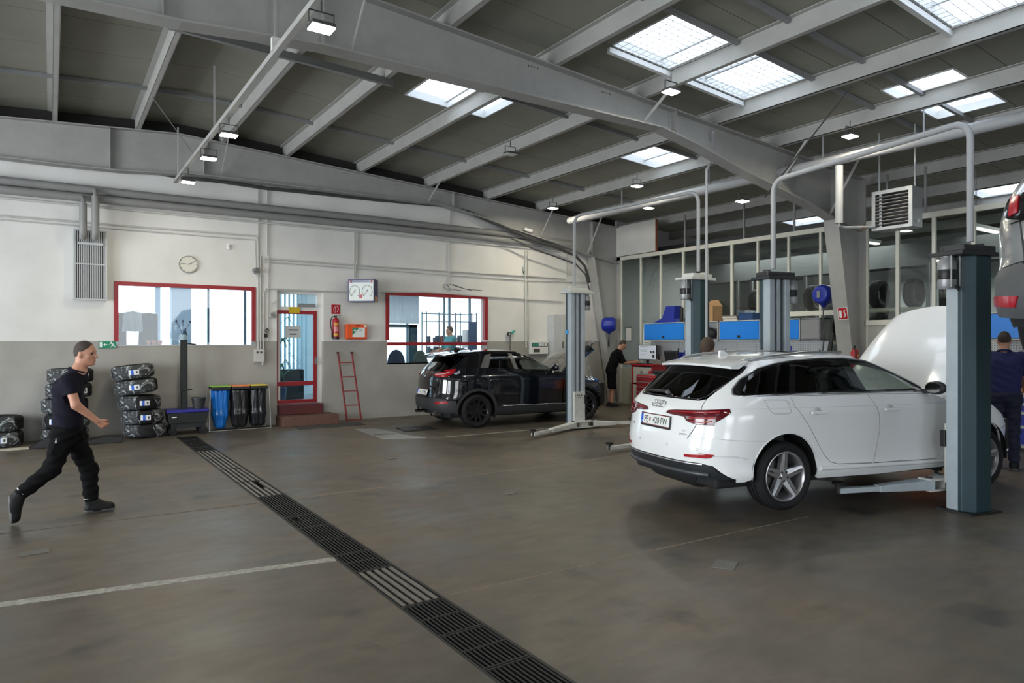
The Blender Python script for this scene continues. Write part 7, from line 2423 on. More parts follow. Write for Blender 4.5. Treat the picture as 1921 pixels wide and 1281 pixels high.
  arch_liner(car, RAX, AZ, RA + 0.012, 0.45, 0.885, 1 if mir else -1)
  arch_liner(car, FAX, AZ, 0.40, 0.45, 0.875, 1 if mir else -1)
  # front wing and front bumper side
  wing = [('s', 2.28, 0.97), ('s', 2.60, 0.955), ('s', 3.0, 0.91), ('s', 3.35, 0.82), ('s', 3.42, 0.72), ('s', 3.40, 0.66), ('s', 3.14, 0.62)] + arc(FAX, AZ, 0.385, 48, 186, 18) + [('s', 2.30, 0.26), ('s', 2.26, 0.6)]
  sh.patch('front_wing', wing, W, car, mirror=mir)
  fb = [('s', 3.40, 0.65), ('s', 3.58, 0.66), ('s', 3.655, 0.60), ('s', 3.655, 0.30), ('s', 3.50, 0.22), ('s', 3.13, 0.24)] + arc(FAX, AZ, 0.385, -8, 46, 10)
  sh.patch('front_bumper_side', fb, W, car, mirror=mir)
  sh.patch('headlamp', [('s', 3.42, 0.66), ('s', 3.36, 0.80), ('s', 3.50, 0.77), ('s', 3.60, 0.68)], mat('lamp_lens', (0.5, 0.52, 0.53), 0.1), car, mirror=mir)
  # roof rail
  zr = [(-0.30, 0.0), (-0.22, 0.016), (0.0, 0.026), (0.5, 0.028), (1.0, 0.026), (1.22, 0.016), (1.32, -0.005)]
  sgn = 1 if mir else -1
  pts = [(x, sgn * (float(sh.Y(x, float(ze(x)))) - 0.03), float(ze(x)) + dz) for x, dz in zr]
  MB().tube(pts, 0.014, 10).build('roof_rail', M_ALU, car, 60)
  # mirror
  s = SDF((1.6, -0.4, 0.9), (2.1, 0.4, 1.35), 0.016)
  s.ell((1.86, 0.0, 1.125), (0.055, 0.12, 0.075), 0.02)
  s.cut((1.815, 0, 0), (-1, 0, 0))
  mo_ = s.build('mirror_shell', M_TRIMD, car)
  yb_ = sgn * 1.0
  mo_.location = (0, yb_, 0)
  MB().lathe([(0, 0), (0.9, 0)], 20).xf(Matrix.Translation((1.812, yb_, 1.125)) @ Matrix.Rotation(PI / 2, 4, 'Y') @ Matrix.Diagonal((0.06, 0.10, 1, 1))).build('mirror_glass', M_CHROME, car)
  MB().bar((1.88, sgn * 0.83, 1.075), (1.88, yb_ - sgn * 0.05, 1.09), 0.05, 0.05).build('mirror_foot', M_TRIMD, car, None)
 sh.patch('tailgate', gate, W, car, [TL, [(k, -u, z) if k == 'r' else ('d', -sh.dom((k, u, z))[0], z) for k, u, z in TL]])
 sh.patch('rear_window', win, M_TINT, car, off=-0.004, inset=0.0, rim=0.0)
 sh.line('window_seal', win, 0.008, M_GLOSSB, car, 0.0, False, True)
 sh.patch('rear_bumper', bump, W, car, inset=-0.002)
 sh.patch('diffuser', diff, mat('diffuser_dark', (0.018, 0.021, 0.026), 0.35), car, inset=0, off=-0.004)
 sh.line('diffuser_strip', [('r', -0.66, 0.43), ('r', 0, 0.425), ('r', 0.66, 0.43)], 0.007, M_ALU, car, 0.003)
 sh.line('diffuser_rib', [('r', -0.70, 0.335), ('r', 0, 0.335), ('r', 0.70, 0.335)], 0.02, mat('diffuser_rib', (0.05, 0.055, 0.06), 0.3), car, 0.002, n=8)
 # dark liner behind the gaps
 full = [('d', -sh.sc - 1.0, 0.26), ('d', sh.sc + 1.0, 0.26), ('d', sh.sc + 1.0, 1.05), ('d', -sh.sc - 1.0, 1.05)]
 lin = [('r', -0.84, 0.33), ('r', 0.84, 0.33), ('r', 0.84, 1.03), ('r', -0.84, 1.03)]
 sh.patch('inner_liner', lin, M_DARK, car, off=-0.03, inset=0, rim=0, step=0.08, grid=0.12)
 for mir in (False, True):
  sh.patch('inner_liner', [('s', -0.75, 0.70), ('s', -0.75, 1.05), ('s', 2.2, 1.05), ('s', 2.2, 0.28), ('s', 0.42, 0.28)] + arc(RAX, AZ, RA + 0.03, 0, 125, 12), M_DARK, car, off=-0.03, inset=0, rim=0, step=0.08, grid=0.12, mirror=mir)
 rc, E = roof_cap(sh, ze, car, W, pchip([-0.6, 0.0, 0.6, 1.0, 1.5], [1.40, 1.475, 1.508, 1.505, 1.44]))
 # glass roof panel toward the front, spoiler, antenna
 gp = MB()
 n = 8
 vs = []
 for i in range(n + 1):
  for j in range(n + 1):
   x = 0.55 + 0.60 * i / n
   y = -0.42 + 0.84 * j / n
   vs.append((x, y, float(pchip([-0.6, 0.0, 0.6, 1.0, 1.5], [1.40, 1.475, 1.508, 1.505, 1.44])(x)) - 0.055 * (abs(y) / 0.6) ** 2.2 + 0.006))
 gp.add(vs, [(i * (n + 1) + j, (i + 1) * (n + 1) + j, (i + 1) * (n + 1) + j + 1, i * (n + 1) + j + 1) for i in range(n) for j in range(n)])
 gp.build('sunroof', M_GLOSSB, car, 60)
 sp = MB()
 vs = []
 K = 20
 for j in range(K + 1):
  y = -0.60 + 1.20 * j / K
  q = 1 - (abs(y) / 0.60) ** 3
  xe = float(np.interp(abs(y), [0, 0.4, 0.6], [-0.445, -0.435, -0.40]))
  zc_ = 1.398 - 0.022 * (y / 0.6) ** 2
  vs += [(xe + 0.14, y, zc_ + 0.040), (xe - 0.02, y, zc_ + 0.012), (xe - 0.085 - 0.03 * q, y, zc_ - 0.012), (xe - 0.08 - 0.03 * q, y, zc_ - 0.034), (xe + 0.02, y, zc_ - 0.036)]
 fs = []
 for j in range(K):
  for k in range(4):
   a = j * 5 + k
   fs.append((a, a + 1, a + 6, a + 5))
 fs += [(0, 1, 2, 3, 4), tuple(K * 5 + k for k in (4, 3, 2, 1, 0))]
 sp.add(vs, fs)
 sp.build('roof_spoiler', W, car, 50)
 fin = MB().prism([(-0.16, 1.45), (0.0, 1.462), (-0.03, 1.475), (-0.11, 1.515), (-0.15, 1.518)], -0.018, 0.018)
 fin.build('antenna_fin', W, car, 40, 0.006)
 # wiper, badges, plate
 MB().tube([tuple(sh.at(('r', y, 1.075 - 0.02 * abs(y)), 0.02).translation) for y in (-0.02, 0.10, 0.22, 0.36)], [0.018, 0.016, 0.013, 0.010], 8).build('wiper', M_TRIMD, car, 60)
 MB().cyl(sh.at(('r', -0.02, 1.07), 0.0).translation, sh.at(('r', -0.02, 1.07), 0.035).translation, 0.022, n=12).build('wiper_hub', M_ALU, car)
 bd_ = bpy.data.objects.new('ring_emblem', None)
 COL.objects.link(bd_)
 bd_.parent = car
 bd_.matrix_local = sh.at(('r', 0.0, 0.965), 0.006)
 for k in range(4):
  MB().tube([(-0.078 + 0.052 * k + 0.036 * math.cos(t), 0.036 * math.sin(t), 0) for t in [2 * PI * q / 24 for q in range(24)]], 0.0055, 8, closed=True).build('ring', M_CHROME, bd_, 60)
 pc = bpy.data.objects.new('plate_recess', None)
 Mp = sh.at(('r', 0.0, 0.79), 0.012)
 bpy.data.objects.remove(pc)
 plate(car, Mp, 'PE 420 FW')
 put(text_mesh('A4', 0.045, M_CHROME, 0.002), 'model_badge', car, sh.at(('r', 0.47, 0.72), 0.002))
 put(text_mesh('TDI', 0.028, M_CHROME, 0.0015), 'engine_badge', car, sh.at(('r', -0.45, 0.735), 0.002))
 put(text_mesh('quattro', 0.032, M_CHROME, 0.0015), 'drive_badge', car, sh.at(('r', -0.45, 0.705), 0.002))
 for y in (-0.62, -0.25, 0.25, 0.62):
  o = MB().tube([(0.012 * math.cos(t), 0.012 * math.sin(t), 0) for t in [2 * PI * q / 12 for q in range(12)]], 0.0015, 4, closed=True).build('park_sensor', mat('gap_grey', (0.25, 0.26, 0.27)), car)
  o.matrix_local = sh.at(('r', y, 0.575), 0.001)
 # windscreen
 ws = MB()
 vs = []
 n = 10
 for i in range(n + 1):
  z = 1.0 + (1.445 - 1.0) * i / n
  for j in range(2 * n + 1):
   v = -1 + j / n
   y = v * (float(sh.hw(z)) - 0.10)
   x = sh.xc + (float(sh.xfU(z)) - sh.xc) * (1 - (abs(y) / float(sh.hw(z))) ** sh.m) ** (1 / sh.nfU)
   vs.append((x, y, z))
 ws.add(vs, [(i * (2 * n + 1) + j, i * (2 * n + 1) + j + 1, (i + 1) * (2 * n + 1) + j + 1, (i + 1) * (2 * n + 1) + j) for i in range(n) for j in range(2 * n)])
 ws.build('windscreen', M_CLEARG, car, 60)
 MB().box(2.30, -0.80, 0.90, 2.55, 0.80, 0.985).build('cowl', M_TRIMD, car, None, 0.02)
 # bay, nose
 MB().box(2.5, -0.72, 0.35, 3.45, 0.72, 0.70).build('engine_bay', M_DARK, car, None)
 MB().box(2.75, -0.35, 0.70, 3.25, 0.35, 0.84).build('engine_cover', M_TRIMD, car, None, 0.03)
 MB().cyl((2.65, 0.5, 0.70), (2.65, 0.5, 0.85), 0.09).build('strut_dome', M_GREY, car)
 MB().cyl((2.65, -0.5, 0.70), (2.65, -0.5, 0.85), 0.09).build('strut_dome', M_GREY, car)
 fc = [(3.50, -0.70), (3.62, -0.45), (3.67, 0.0), (3.62, 0.45), (3.50, 0.70), (3.38, 0.66), (3.40, 0.0), (3.38, -0.66)]
 MB().prism(fc, 0.30, 0.70, 'xy').build('front_bumper', W, car, None, 0.03)
 MB().prism([(3.58, -0.5), (3.685, 0.0), (3.58, 0.5), (3.5, 0.5), (3.5, -0.5)], 0.40, 0.66, 'xy').build('grille', M_BLACK, car, None)
 hood_panel(car, W, mat('bonnet_under', (0.55, 0.57, 0.58), 0.4), 2.40, 0.985, 1.36, 0.78, 0.64, 55)
 MB().cyl((2.75, 0.62, 0.75), (3.0, 0.55, 1.55), 0.012, n=8).build('bonnet_strut', M_BLACK, car)
 # cabin
 MB().box(-0.65, -0.74, 0.42, 2.3, 0.74, 0.46).build('cabin_floor', M_CABIN, car, None)
 MB().box(-0.60, -0.70, 0.46, 0.10, 0.70, 0.95).build('luggage_cover', M_CABIN, car, None, 0.02)
 MB().prism([(1.75, 0.46), (2.3, 0.46), (2.35, 0.95), (2.0, 1.02), (1.78, 0.92)], -0.72, 0.72).build('dashboard', M_CABIN, car, None, 0.02)
 seats(car, [(1.05, -0.37, 0.26), (1.05, 0.37, 0.26), (0.28, 0.0, 0.62)], M_CABIN, 0.52)
 MB().tube([(1.62 + 0.05 * math.sin(t), 0.37 + 0.18 * math.cos(t), 0.98 + 0.17 * math.sin(t)) for t in [2 * PI * q / 24 for q in range(24)]], 0.016, 8, closed=True).build('steering_wheel', M_BLACK, car)
 under_car(car, -0.75, 3.3, 0.72, 0.19, 0.40)
 MB().lathe([(0, -0.42), (0.19, -0.42), (0.23, -0.33), (0.23, 0.33), (0.19, 0.42), (0, 0.42)], 24, org=(-0.62, 0.0, 0.36), axis='y').build('silencer', M_DARK, car, 50)
 rm = mat('alloy_silver', (0.58, 0.59, 0.61), 0.28, 0.85)
 for x in (RAX, FAX):
  for sg in (-1, 1):
   car_wheel(car, x, sg * 0.785, 0.30, rm, R=0.335, rim=0.238, left=sg > 0)
 return car
build_estate()
# ---------------------------------------------------------------- black crossover by the wall
def build_crossover():
 h = math.radians(-5)
 S = 1.03
 car = thing('crossover_car', 'black crossover car with raised bonnet parked by the wall', 'car', (7.235, 12.71, 0), h)
 car.scale = (S, S, S)
 B = mat('car_black', (0.004, 0.005, 0.008), 0.09, 0, coat=1.0)
 CL = mat('cladding', (0.025, 0.026, 0.028), 0.55)
 sh = Shell(
  xr=([0.2, 0.32, 0.45, 0.58, 0.70, 0.85, 1.0, 1.12, 1.25, 1.44, 1.56], [-0.70, -0.80, -0.84, -0.84, -0.80, -0.79, -0.77, -0.70, -0.58, -0.42, -0.32]),
  xfL=([0.2, 0.4, 0.6, 0.8, 0.95, 1.1, 1.3], [3.25, 3.42, 3.45, 3.38, 3.1, 2.6, 2.5]),
  xfU=([1.0, 1.1, 1.2, 1.3, 1.4, 1.48, 1.56], [2.25, 2.05, 1.85, 1.62, 1.36, 1.08, 0.9]),
  hw=([0.2, 0.32, 0.5, 0.75, 0.95, 1.02, 1.12, 1.25, 1.40, 1.48, 1.56], [0.80, 0.86, 0.87, 0.88, 0.875, 0.86, 0.81, 0.735, 0.65, 0.58, 0.48]),
  xc=1.0, zs=1.03, nr=7.0, nf=6.0, m=2.4)
 ze = pchip([-0.5, -0.2, 0.2, 0.6, 1.0, 1.3], [1.44, 1.475, 1.50, 1.51, 1.495, 1.455])
 RAX, FAX, AZ, RA = 0.0, 2.57, 0.335, 0.40
 DLO = [('s', -0.30, 1.19), ('s', -0.12, 1.32), ('s', 0.10, 1.42), ('s', 0.45, 1.468), ('s', 0.9, 1.472), ('s', 1.22, 1.435), ('s', 1.5, 1.33), ('s', 1.80, 1.13), ('s', 1.74, 1.09), ('s', 0.9, 1.125), ('s', 0.2, 1.165)]
 RD = [('s', 0.22, 1.155), ('s', 0.25, 1.0), ('s', 0.36, 0.75), ('s', 0.45, 0.50), ('s', 0.92, 0.45), ('s', 0.95, 0.8), ('s', 0.92, 1.118)]
 FD = [('s', 0.935, 1.118), ('s', 0.965, 0.8), ('s', 0.935, 0.45), ('s', 1.85, 0.45), ('s', 1.92, 0.7), ('s', 1.92, 0.95), ('s', 1.76, 1.08)]
 TL = [('r', -0.36, 1.03), ('r', -0.40, 1.075), ('r', -0.62, 1.10), ('s', -0.58, 1.135), ('s', -0.38, 1.16), ('s', -0.46, 1.07), ('s', -0.60, 1.00), ('r', -0.60, 0.995), ('r', -0.45, 1.01)]
 win = [('r', -0.50, 1.13), ('r', 0.50, 1.13), ('r', 0.60, 1.18), ('r', 0.58, 1.40), ('r', -0.58, 1.40), ('r', -0.60, 1.18)]
 sp_ = [('r', -0.52, 0.62), ('r', -0.57, 0.99), ('r', -0.60, 1.12), ('r', -0.62, 1.20), ('r', -0.60, 1.41)]
 for x in np.linspace(-0.40, 1.25, 18):
  sp_.append(('s', float(x), float(ze(x)) - 0.001))
 sp_ += [('s', 1.42, 1.41), ('s', 1.65, 1.28), ('s', 1.88, 1.12), ('s', 2.0, 1.05), ('s', 1.98, 0.6), ('s', 1.96, 0.42), ('s', 0.48, 0.42)]
 a_in = 180 - math.degrees(math.asin((0.56 - AZ) / (RA + 0.05)))
 sp_ += arc(RAX, AZ, RA + 0.05, 14, a_in, 20) + [('s', -0.60, 0.565), ('r', -0.72, 0.59)]
 for mir in (False, True):
  sh.patch('body_side', sp_, B, car, [DLO, RD, FD, TL], mirror=mir)
  for nm, pl_, hx in (('rear_door', RD, 0.35), ('front_door', FD, 1.10)):
   d = sh.patch(nm, pl_, B, car, mirror=mir)
   hh = MB().obox((0, 0, 0.015), (0.18, 0.03, 0.022)).build('door_handle', B, d, None, 0.01)
   hh.matrix_local = sh.at(('s', hx, 0.93), 0.015, mir)
  sh.patch('window_surround', DLO, M_GLOSSB, car, off=-0.006, inset=0.0, rim=0.0, mirror=mir, holes=[
   [('s', 0.30, 1.18), ('s', 0.46, 1.445), ('s', 0.80, 1.452), ('s', 0.86, 1.145)], [('s', 0.97, 1.14), ('s', 0.92, 1.45), ('s', 1.21, 1.41), ('s', 1.46, 1.31), ('s', 1.70, 1.12)]])
  sh.patch('rear_door_glass', [('s', 0.295, 1.175), ('s', 0.455, 1.45), ('s', 0.805, 1.457), ('s', 0.865, 1.14)], M_TINT, car, off=-0.008, inset=0, rim=0, mirror=mir)
  sh.patch('front_door_glass', [('s', 0.965, 1.135), ('s', 0.915, 1.455), ('s', 1.21, 1.415), ('s', 1.465, 1.315), ('s', 1.71, 1.115)], M_CLEARG, car, off=-0.008, inset=0, rim=0, mirror=mir)
  sh.patch('pillar_cover', [('s', 0.10, 1.175), ('s', 0.27, 1.43), ('s', 0.42, 1.455), ('s', 0.28, 1.175)], mat('pillar_grey', (0.045, 0.045, 0.047), 0.35), car, off=0.0, inset=0, rim=0, mirror=mir)
  sh.patch('pillar_cover', [('s', 0.86, 1.14), ('s', 0.81, 1.46), ('s', 0.90, 1.46), ('s', 0.95, 1.135)], mat('pillar_grey', (0.10, 0.10, 0.10)), car, off=0.0, inset=0, rim=0, mirror=mir)
  tl = sh.patch('tail_lamp', TL, M_TAILB, car, off=0.012, inset=0.002, rim=0.03, grid=0.04, mirror=mir)
  sh.line('lamp_line', [('r', -0.42, 1.045), ('r', -0.62, 1.06), ('s', -0.50, 1.10)], 0.008, mat('lamp_white', (0.6, 0.5, 0.5), 0.2), tl, 0.014, mir)
  # cladding: arch band, sill, rear bumper
  ab = arc(RAX, AZ, RA + 0.045, -22, 188, 26) + arc(RAX, AZ, RA - 0.01, 188, -22, 26)
  sh.patch('arch_cladding', ab, CL, car, off=0.012, inset=0, rim=0.03, mirror=mir, step=0.05)
  ab2 = arc(FAX, AZ, RA + 0.045, -10, 195, 26) + arc(FAX, AZ, RA - 0.01, 195, -10, 26)
  sh.patch('arch_cladding', ab2, CL, car, off=0.012, inset=0, rim=0.03, mirror=mir, step=0.05)
  sh.patch('sill_cladding', [('s', 0.46, 0.41), ('s', 2.12, 0.41), ('s', 2.14, 0.25), ('s', 0.42, 0.24)], CL, car, off=0.01, inset=0, mirror=mir)
  sh.line('sill_chrome', [('s', 0.55, 0.415), ('s', 2.05, 0.405)], 0.012, M_CHROME, car, 0.02, mir)
  wing = [('s', 1.99, 1.03), ('s', 2.5, 0.99), ('s', 3.0, 0.90), ('s', 3.2, 0.80), ('s', 3.22, 0.62), ('s', 3.05, 0.50)] + arc(FAX, AZ, RA + 0.045, 30, 165, 16) + [('s', 2.0, 0.44)]
  sh.patch('front_wing', wing, B, car, mirror=mir)
  sh.patch('front_bumper_side', [('s', 3.23, 0.80), ('s', 3.38, 0.74), ('s', 3.42, 0.5), ('s', 3.38, 0.28), ('s', 3.05, 0.24), ('s', 3.04, 0.45)], B, car, mirror=mir)
  arch_liner(car, RAX, AZ, RA + 0.02, 0.45, 0.85, 1 if mir else -1)
  arch_liner(car, FAX, AZ, RA + 0.02, 0.45, 0.84, 1 if mir else -1)
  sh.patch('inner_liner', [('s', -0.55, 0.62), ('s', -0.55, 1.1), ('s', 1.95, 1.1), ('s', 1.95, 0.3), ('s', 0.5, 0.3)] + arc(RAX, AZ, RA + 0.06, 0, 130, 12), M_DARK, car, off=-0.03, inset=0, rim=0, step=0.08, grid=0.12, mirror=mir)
  sgn = 1 if mir else -1
  s = SDF((1.5, -0.4, 0.9), (2.0, 0.4, 1.4), 0.02)
  s.ell((1.74, 0.0, 1.17), (0.06, 0.11, 0.075), 0.02)
  mo_ = s.build('mirror_shell', B, car)
  mo_.location = (0, sgn * 0.97, 0)
  MB().bar((1.75, sgn * 0.78, 1.11), (1.75, sgn * 0.93, 1.14), 0.05, 0.04).build('mirror_foot', B, car, None)
  rf = sh.patch('reflector', [('r', -0.50, 0.52), ('r', -0.72, 0.545), ('r', -0.74, 0.50), ('r', -0.55, 0.47)], M_TAILB, car, off=0.016, inset=0, rim=0.015, grid=0.04, mirror=mir)
 gate = [('r', -0.50, 1.12), ('r', 0.50, 1.12), ('r', 0.59, 1.11), ('r', 0.56, 0.99), ('r', 0.51, 0.60), ('r', -0.51, 0.60), ('r', -0.56, 0.99), ('r', -0.59, 1.11)]
 sh.patch('tailgate', gate, B, car, [TL, [(k, -u, z) if k == 'r' else ('d', -sh.dom((k, u, z))[0], z) for k, u, z in TL]])
 sh.patch('rear_window', win, M_TINT, car, off=-0.004, inset=0, rim=0)
 bp = [('r', -0.52, 0.59), ('r', -0.72, 0.575), ('s', -0.60, 0.555), ('s', -0.43, 0.55), ('s', -0.42, 0.30), ('r', -0.70, 0.30), ('r', -0.45, 0.29), ('r', -0.35, 0.36)]
 bp = bp + [(k, -u, z) if k == 'r' else ('d', -sh.dom((k, u, z))[0], z) for k, u, z in bp[::-1]]
 sh.patch('rear_bumper', bp, CL, car, off=0.01)
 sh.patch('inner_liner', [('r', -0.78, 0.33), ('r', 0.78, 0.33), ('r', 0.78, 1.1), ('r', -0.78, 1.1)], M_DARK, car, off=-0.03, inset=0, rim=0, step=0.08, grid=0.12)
 roof_cap(sh, ze, car, B, pchip([-0.6, 0.0, 0.6, 1.0, 1.5], [1.455, 1.515, 1.54, 1.535, 1.48]))
 sp = MB()
 vs = []
 K = 16
 for j in range(K + 1):
  y = -0.56 + 1.12 * j / K
  zz = 1.46 - 0.02 * (y / 0.56) ** 2
  vs += [(-0.30, y, zz + 0.03), (-0.50, y, zz + 0.0), (-0.60 + 0.05 * abs(y), y, zz - 0.02), (-0.59 + 0.05 * abs(y), y, zz - 0.045), (-0.42, y, zz - 0.05)]
 fs = [(j * 5 + k, j * 5 + k + 1, j * 5 + k + 6, j * 5 + k + 5) for j in range(K) for k in range(4)] + [(0, 1, 2, 3, 4), tuple(K * 5 + k for k in (4, 3, 2, 1, 0))]
 sp.add(vs, fs)
 sp.build('roof_spoiler', B, car, 50)
 MB().prism([(-0.12, 1.50), (0.05, 1.51), (0.0, 1.53), (-0.08, 1.57), (-0.12, 1.57)], -0.02, 0.02).build('antenna_fin', B, car, 40)
 o = MB().tube([(0.055 * math.cos(t), 0.045 * math.sin(t), 0) for t in [2 * PI * q / 24 for q in range(24)]], 0.007, 8, closed=True).build('emblem', M_CHROME, car, 60)
 o.matrix_local = sh.at(('r', 0, 1.01), 0.008)
 o2 = MB().tube([(-0.05, 0.01, 0), (-0.02, 0.012, 0), (0.0, -0.015, 0), (0.02, 0.012, 0), (0.05, 0.01, 0)], 0.006, 6).build('emblem_wing', M_CHROME, o, 60)
 plate(car, sh.at(('r', 0.0, 0.68), 0.018), 'L 772 MG')
 for sg in (-1, 1):
  MB().lathe([(0.032, -0.80), (0.038, -0.80), (0.038, -0.6), (0.032, -0.6), (0.032, -0.80)], 16, org=(0, sg * 0.42, 0.27), axis='x').build('exhaust_pipe', M_CHROME, car, 40)
 ws = MB()
 vs = []
 n = 8
 for i in range(n + 1):
  z = 1.04 + (1.47 - 1.04) * i / n
  for j in range(2 * n + 1):
   v = -1 + j / n
   y = v * (float(sh.hw(z)) - 0.09)
   x = sh.xc + (float(sh.xfU(z)) - sh.xc) * (1 - (abs(y) / float(sh.hw(z))) ** sh.m) ** (1 / sh.nfU)
   vs.append((x, y, z))
 ws.add(vs, [(i * (2 * n + 1) + j, i * (2 * n + 1) + j + 1, (i + 1) * (2 * n + 1) + j + 1, (i + 1) * (2 * n + 1) + j) for i in range(n) for j in range(2 * n)])
 ws.build('windscreen', M_CLEARG, car, 60)
 MB().box(2.0, -0.78, 0.92, 2.25, 0.78, 1.02).build('cowl', M_TRIMD, car, None, 0.02)
 MB().box(2.2, -0.70, 0.35, 3.2, 0.70, 0.78).build('engine_bay', M_DARK, car, None)
 MB().box(2.4, -0.3, 0.78, 2.95, 0.3, 0.92).build('engine_cover', M_GREY, car, None, 0.03)
 MB().prism([(3.2, -0.66), (3.36, -0.4), (3.43, 0), (3.36, 0.4), (3.2, 0.66), (3.1, 0.6), (3.1, -0.6)], 0.28, 0.80, 'xy').build('front_bumper', B, car, None, 0.03)
 hood_panel(car, B, mat('bonnet_felt', (0.20, 0.20, 0.18), 0.8), 2.10, 1.01, 1.12, 0.74, 0.60, 38)
 MB().cyl((3.0, -0.55, 0.80), (2.85, -0.4, 1.52), 0.012, n=8).build('bonnet_stay', M_GALV, car)
 MB().box(-0.5, -0.7, 0.42, 2.1, 0.7, 0.46).build('cabin_floor', M_CABIN, car, None)
 MB().box(-0.5, -0.66, 0.46, 0.0, 0.66, 0.95).build('luggage_cover', M_CABIN, car, None, 0.02)
 MB().prism([(1.6, 0.46), (2.05, 0.46), (2.1, 0.98), (1.8, 1.04), (1.62, 0.95)], -0.7, 0.7).build('dashboard', M_CABIN, car, None, 0.02)
 seats(car, [(0.95, -0.35, 0.25), (0.95, 0.35, 0.25), (0.25, 0.0, 0.58)], M_CABIN, 0.58)
 under_car(car, -0.55, 3.05, 0.70, 0.20, 0.42)
 rm = mat('alloy_black', (0.018, 0.018, 0.02), 0.3, 0.3)
 for x in (RAX, FAX):
  for sg in (-1, 1):
   car_wheel(car, x, sg * 0.765, 0.331, rm, R=0.33, rim=0.225, w=0.215, style='multi', left=sg > 0)
 return car
build_crossover()
# ---------------------------------------------------------------- silver SUV lifted beside the camera
def build_suv():
 h = math.radians(-5)
 car = thing('lifted_suv', 'silver grey SUV raised high on the lift next to the dark post', 'car', (4.68, 0.72, 1.45), h)
 G = mat('car_silver', (0.36, 0.38, 0.40), 0.22, 0.6, coat=1.0)
 CL = mat('cladding', (0.025, 0.026, 0.028), 0.55)
 sh = Shell(
  xr=([0.25, 0.38, 0.5, 0.62, 0.72, 0.85, 1.0, 1.1, 1.3, 1.5, 1.62], [-0.68, -0.80, -0.87, -0.87, -0.83, -0.82, -0.79, -0.75, -0.60, -0.46, -0.38]),
  xfL=([0.2, 0.5, 0.8, 1.0, 1.2], [3.4, 3.6, 3.5, 3.2, 2.6]),
  xfU=([1.0, 1.1, 1.3, 1.5, 1.62], [2.3, 2.1, 1.75, 1.3, 1.0]),
  hw=([0.2, 0.4, 0.6, 0.9, 1.0, 1.1, 1.3, 1.5, 1.62], [0.84, 0.89, 0.90, 0.915, 0.905, 0.87, 0.78, 0.68, 0.56]),
  xc=1.1, zs=1.08, nr=8.0, nf=6.0, m=2.6)
 ze = pchip([-0.5, -0.2, 0.3, 0.8, 1.3], [1.52, 1.55, 1.575, 1.575, 1.52])
 RAX, FAX, AZ, RA = 0.0, 2.675, 0.35, 0.42
 TL = [('r', -0.33, 0.935), ('r', -0.33, 1.045), ('r', -0.62, 1.06), ('s', -0.70, 1.06), ('s', -0.55, 1.05), ('s', -0.60, 0.95), ('s', -0.72, 0.905), ('r', -0.70, 0.90)]
 TLm = [(k, -u, z) if k == 'r' else ('d', -sh.dom((k, u, z))[0], z) for k, u, z in TL]
 DLO = [('s', -0.25, 1.15), ('s', 0.1, 1.42), ('s', 0.5, 1.50), ('s', 1.0, 1.50), ('s', 1.4, 1.38), ('s', 1.85, 1.14), ('s', 1.8, 1.10), ('s', 0.3, 1.13)]
 sp_ = [('r', -0.60, 0.70), ('r', -0.635, 0.9), ('r', -0.64, 1.1), ('r', -0.64, 1.3), ('r', -0.62, 1.48)]
 for x in np.linspace(-0.40, 1.3, 14):
  sp_.append(('s', float(x), float(ze(x)) - 0.001))
 sp_ += [('s', 1.5, 1.42), ('s', 1.9, 1.18), ('s', 2.1, 1.08), ('s', 3.0, 0.98), ('s', 3.4, 0.75), ('s', 3.1, 0.5)] + arc(FAX, AZ, RA + 0.03, 20, 172, 12) + [('s', 2.2, 0.42), ('s', 0.5, 0.42)] + arc(RAX, AZ, RA + 0.05, 12, 145, 14) + [('s', -0.62, 0.66), ('r', -0.75, 0.68)]
 for mir in (False, True):
  sh.patch('body_side', sp_, G, car, [DLO, TL], mirror=mir)
  sh.patch('side_glass', DLO, M_TINT, car, off=-0.004, inset=0, rim=0, mirror=mir)
  sh.line('door_gap', [('s', 0.45, 1.12), ('s', 0.5, 0.45)], 0.004, M_DARK, car, 0, mir)
  sh.line('door_gap', [('s', 1.1, 1.11), ('s', 1.1, 0.45)], 0.004, M_DARK, car, 0, mir)
  tl = sh.patch('tail_lamp', TL, M_GLOSSB, car, off=0.008, inset=0.002, rim=0.03, grid=0.04, mirror=mir)
  for k, (ya, yb) in enumerate(((0.40, 0.46), (0.52, 0.58), (0.645, 0.70))):
   sh.patch('lamp_claw', [('r', -ya, 0.95), ('r', -yb, 0.94), ('r', -yb - 0.015, 1.05), ('r', -ya - 0.01, 1.04)], M_TAILB, tl, off=0.014, inset=0, rim=0.01, grid=0.03, mirror=mir)
  for x_ in (RAX, FAX):
   sh.patch('arch_cladding', arc(x_, AZ, RA + 0.045, -10, 165, 22) + arc(x_, AZ, RA - 0.01, 165, -10, 22), CL, car, off=0.012, inset=0, rim=0.03, mirror=mir, step=0.05)
  sh.patch('sill_cladding', [('s', 0.48, 0.41), ('s', 2.2, 0.41), ('s', 2.2, 0.27), ('s', 0.44, 0.26)], CL, car, off=0.01, inset=0, mirror=mir)
  sh.patch('reflector', [('r', -0.60, 0.525), ('r', -0.83, 0.54), ('r', -0.83, 0.49), ('r', -0.62, 0.475)], M_TAILB, car, off=0.02, inset=0, rim=0.015, grid=0.04, mirror=mir)
 gate = [('r', -0.62, 1.10), ('r', 0.62, 1.10), ('r', 0.63, 0.9), ('r', 0.59, 0.72), ('r', 0.45, 0.62), ('r', -0.45, 0.62), ('r', -0.59, 0.72), ('r', -0.63, 0.9)]
 sh.patch('tailgate', gate, G, car, [TL, TLm])
 sh.patch('lamp_bridge', [('r', -0.33, 0.955), ('r', 0.33, 0.955), ('r', 0.33, 1.03), ('r', -0.33, 1.03)], M_GLOSSB, car, off=0.006, inset=0)
